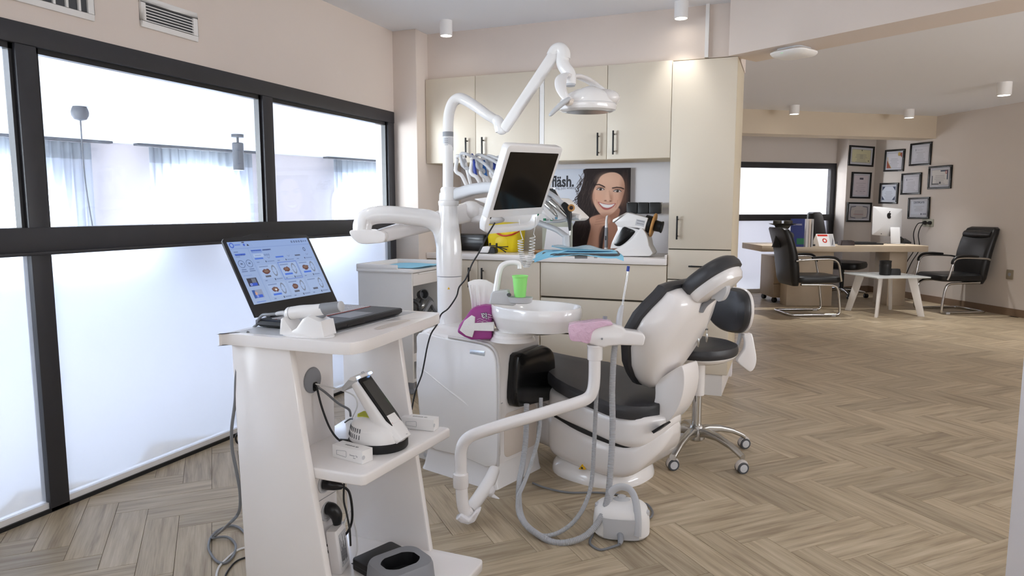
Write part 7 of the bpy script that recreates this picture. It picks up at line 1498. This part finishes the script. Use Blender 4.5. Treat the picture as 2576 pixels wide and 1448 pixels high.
# executive chair behind the desk
EC = thing('executive_chair', 'black swivel chair with tall back behind the desk', 'chair', tuple((0.624,10.56,0)), -20)
off = 0.0
obj('seat', MB().loft([[(x*k+0.06, y*k, z) for x, y in rrect(0.54, 0.52, 0.12, 6)] for k, z in ((0.85,0.39),(0.98,0.41),(1.0,0.45),(0.95,0.485),(0.6,0.50))]), 'leather_chair', EC)
bk = []
for z, w in ((0.44,0.40),(0.55,0.52),(0.75,0.56),(0.95,0.50),(1.08,0.44),(1.14,0.36),(1.16,0.22)): bk.append([(-0.24-0.16*(z-0.44)+yy, xx, z) for xx, yy in rrect(w, 0.10, 0.04, 4)])
obj('backrest', MB().loft(bk), 'leather_chair', EC)
obj('gas_column', MB().cyl((0.05,0,0.10), (0.05,0,0.42), 0.03, 18), 'black_satin', EC)
for k in range(5):
    a = 2*PI*k/5+0.3; lg = obj('leg', MB().tube([(0.05,0,0.11),(0.05+0.16*math.cos(a),0.16*math.sin(a),0.10),(0.05+0.30*math.cos(a),0.30*math.sin(a),0.07)], [0.026,0.022,0.014], 10, 4), 'chrome', EC)
    obj('castor', MB().lathe([(0.026,-0.024),(0.030,-0.014),(0.030,0.014),(0.026,0.024)], (0.05+0.31*math.cos(a),0.31*math.sin(a),0.03), 18, (math.sin(a+0.5),math.cos(a+0.5),0)), 'black_satin', lg)
    obj('castor_hub', MB().lathe([(0.012,-0.0255),(0.012,0.0255)], (0.05+0.31*math.cos(a),0.31*math.sin(a),0.03), 14, (math.sin(a+0.5),math.cos(a+0.5),0)), 'light_grey', lg)
# coffee table
CTB = thing('coffee_table', 'glass-topped coffee table on four white flat legs', 'table', (1.035, 9.03, 0), 28)
obj('glass_top', MB().box(-0.32,0.32,-0.32,0.32,0.438,0.452), 'sheen_glass', CTB, 0.002)
for sx in (-1, 1):
    for sy in (-1, 1):
        a, b = Vector((sx*0.19, sy*0.19, 0.437)), Vector((sx*0.27, sy*0.27, 0.0)); r = Vector((-sy, sx, 0)).normalized(); d = Vector((sx, sy, 0)).normalized()
        lg = MB().loft([[p+r*x+d*y for x, y in ((-0.014,-w),(0.014,-w),(0.014,w),(-0.014,w))] for p, w in ((a,0.046),(b,0.034))])
        obj('leg', lg, 'white', CTB, 0.003)
t = thing('coffee_mug', 'tall black mug on the glass coffee table', 'mug', tuple(Vector((1.019,8.983,0.452))))
obj('mug_body', MB().lathe([(0.055,0),(0.06,0.005),(0.062,0.15),(0.066,0.165),(0.06,0.165),(0.055,0.02),(0.01,0.012)], n=26), 'black', t); obj('mug_band', MB().lathe([(0.0622,0.09),(0.0635,0.095),(0.0635,0.12),(0.0622,0.125)], n=26), 'black_satin', t)
t = thing('small_box', 'small dark box beside the black mug on the coffee table', 'box', tuple(Vector((1.109,9.019,0.452))+Vector((0.01,0.02,0))), 20)
obj('box_body', MB().loft([[(x*k, y*k, z) for x, y in rrect(0.12, 0.08, 0.01)] for k, z in ((1,0),(1,0.035),(0.85,0.07))]), 'black', t); obj('box_slot', MB().box(-0.03,0.03,-0.012,0.012,0.069,0.072), 'brown_plastic', t)
# ---------------------------------------------------------------- framed certificates
def certificate(label, d, right, nrm, tilt, style):
    c = Vector(d[:3]); w, h = d[3], d[4]; R = Vector(right).normalized(); N = Vector(nrm).normalized(); up = Vector((0,0,1))
    t = thing('framed_certificate', label, 'certificate', tuple(c), group='certificates on the office wall')
    ca, sa_ = math.cos(math.radians(tilt)), math.sin(math.radians(tilt)); ex = R*ca+up*sa_; ey = up*ca-R*sa_
    def pt(x, y, z): return ex*x+ey*y+N*z
    b = 0.024
    for nm, (x0, x1, y0, y1) in (('frame_side',(-w/2,w/2,h/2-b,h/2)),('frame_side',(-w/2,w/2,-h/2,-h/2+b)),('frame_side',(-w/2,-w/2+b,-h/2+b,h/2-b)),('frame_side',(w/2-b,w/2,-h/2+b,h/2-b))):
        obj(nm, MB().prism([pt(x0,y0,0), pt(x1,y0,0), pt(x1,y1,0), pt(x0,y1,0)], N*0.0, N*0.022), 'frame_black', t, 0.002)
    iw, ih = w-2*b, h-2*b; W, H = 100.0, 100.0*ih/iw; p = Paint(W, H, 72, max(24, int(72*ih/iw)), (196, 198, 206))
    m_ = 7; gl = (150, 152, 162); sk = (116, 116, 128)
    base = {'yellow': (206, 202, 168), 'pink': (206, 198, 204), 'plain': (206, 206, 214), 'brown': (208, 206, 212), 'bars': (210, 208, 206), 'grey': (190, 184, 182), 'ornate': (200, 204, 214), 'cert': (198, 202, 212)}[style]
    p.rect(m_, m_, W-m_, H-m_, base)
    for a in ((m_,m_,W-m_,m_+1.2),(m_,H-m_-1.2,W-m_,H-m_),(m_,m_,m_+1.2,H-m_),(W-m_-1.2,m_,W-m_,H-m_)): p.rect(*a, gl)
    rr = random.Random(len(label)); 
    for k in range(4 if style == 'cert' else 6):
        y = H*(0.40+0.085*k); ww = rr.uniform(14, 30); p.rect(50-ww, y, 50+ww, y+1.6, sk, 0.55)
    if style == 'yellow': p.rect(44, H*0.40, 58, H*0.68, (176,172,150), .8); p.rect(50, H*0.13, 53, H*0.20, (50,46,40)); p.rect(82, H*0.74, 86, H*0.80, (80,76,66))
    if style == 'pink': p.rect(40, H*0.17, 62, H*0.25, (86, 84, 98)); [p.rect(x, H*0.75, x+12, H*0.77, sk, .6) for x in (20, 44, 66)]
    if style == 'brown':
        p.poly([(m_,H*0.45),(m_+8,H*0.62),(32,H-m_),(m_,H-m_)], (140, 76, 62)); p.line([(m_+2,H*0.32),(m_+8,H*0.6),(34,H-m_)], 3, (190,160,104)); p.poly([(70,m_),(W-m_,m_),(W-m_,H*0.36)], (140, 76, 62)); p.ell(76, H*0.16, 7, 8, (196,166,96), 1, .3)
    if style == 'bars':
        p.rect(52, m_+3, W-m_-4, m_+8, (58,70,92)); p.rect(W-m_-9, m_+3, W-m_-4, H*0.62, (58,70,92)); p.rect(m_+3, H*0.40, m_+7, H-m_-3, (70,74,86)); p.rect(m_+3, H-m_-7, 46, H-m_-3, (84,84,90)); p.ring(80, H*0.24, 4, 5, 2, (158, 70, 66)); p.rect(48, H*0.72, 56, H*0.84, (90,90,96))
    if style in ('grey', 'ornate'):
        for sx in (0, 1):
            for sy in (0, 1):
                x = m_+2 if sx == 0 else W-m_-2; y = m_+2 if sy == 0 else H-m_-2; dx = 1 if sx == 0 else -1; dy = 1 if sy == 0 else -1
                if style == 'ornate': p.poly([(x,y),(x+dx*18,y),(x,y+dy*18)], (66,72,92))
                else: p.line([(x,y+dy*26),(x+dx*3,y+dy*3),(x+dx*24,y)], 3, (96,98,116))
        if style == 'grey': p.rect(24, H*0.62, 70, H*0.65, (150, 92, 92), .7)
    if style == 'plain': p.rect(22, H*0.22, 25, H*0.32, (80,80,96)); p.rect(30, H*0.26, 60, H*0.28, sk, .6)
    if style == 'cert': p.rect(62, H*0.80, 68, H*0.88, (70,74,90)); p.rect(72, H*0.80, 92, H*0.88, (110,114,130), .8)
    o0 = pt(-iw/2, ih/2, 0.010); me = p.mesh('certificate_print', o0, ex*iw, ey*-ih); obj('certificate_print', me, 'print_paper', t)
    if style == 'cert': text_mesh('CERTIFICATE', 0.036, frame_mtx(pt(0, ih*0.26, 0.0108), ex, ey), 'title_lettering', 'navy', t, align='CENTER', xs=0.92, bold=0.0006)
RR, RN = (0.535,-0.845,0), (-0.845,-0.535,0); PR, PN_ = (0.81,0.585,0), (0.585,-0.81,0)
certificate('yellowish landscape certificate at the top of the narrow pier', (0.878,11.23,1.953,0.4199,0.286), PR, PN_, -2, 'yellow')
certificate('upright certificate in the middle of the narrow pier', (0.895,11.24,1.54,0.3295,0.373), PR, PN_, -1, 'pink')
certificate('landscape certificate lowest on the narrow pier', (0.888,11.23,1.157,0.4113,0.28), PR, PN_, -1, 'grey')
certificate('certificate with brown corner swirls, first on the side wall', (1.291,11.04,1.869,0.3762,0.3), RR, RN, -2, 'brown')
certificate('plain certificate highest on the side wall', (1.545,10.64,1.92,0.369,0.296), RR, RN, -1, 'plain')
certificate('small letter certificate in the middle of the side wall group', (1.473,10.75,1.539,0.3529,0.286), RR, RN, 0, 'plain')
certificate('certificate with blue bar corners, rightmost on the side wall', (1.734,10.34,1.603,0.3762,0.291), RR, RN, 0, 'bars')
certificate('certificate with ornate corners, lower left on the side wall', (1.252,11.1,1.421,0.3609,0.288), RR, RN, -1, 'ornate')
certificate('certificate headed in capitals above the double socket', (1.56,10.61,1.216,0.3695,0.282), RR, RN, 1, 'cert')
# sockets on the side wall
def wall_plate(name, label, c, w, h, m):
    t = thing(name, label, 'socket', tuple(c)); R = Vector(RR); N = Vector(RN); up = Vector((0,0,1))
    obj('cover_plate', MB().prism([R*x+up*z for x, z in rrect(w, h, 0.008, 3)], N*0.0, N*0.010), m, t, 0.002); return t
c = Vector((1.652,10.47,1.025))
t = wall_plate('double_socket', 'grey-green double wall socket with two black plugs under the certificates', c, 0.19, 0.10, 'outlet')
R, N = Vector(RR), Vector(RN)
for x, e in ((-0.035, Vector((-0.25,0.1,-0.58))), (0.05, Vector((-0.20,0.08,-0.60)))):
    pg = obj('plug', MB().lathe([(0.024,0.008),(0.024,0.03),(0.018,0.045),(0.008,0.06)], R*x, 16, N), 'black', t)
    s = R*x+N*0.055
    obj('lead', MB().tube([s, s-R*0.05+N*0.03-Vector((0,0,0.02)), s-R*0.12+N*0.02-Vector((0,0,0.15)), s-R*0.10+N*0.01-Vector((0,0,0.35)), s-R*0.22+N*0.02-Vector((0,0,0.55)), s-R*0.40+N*0.03-Vector((0,0,0.95))], 0.006, 8, 6), 'cable_black', pg)
t = wall_plate('wall_socket', 'brown single wall socket low on the right office wall', Vector((2.327,9.402,0.466)), 0.085, 0.11, 'outlet_steel')
obj('socket_centre', MB().lathe([(0.02,0.010),(0.018,0.013),(0.006,0.012)], (0,0,0), 18, N), 'mid_grey', t)
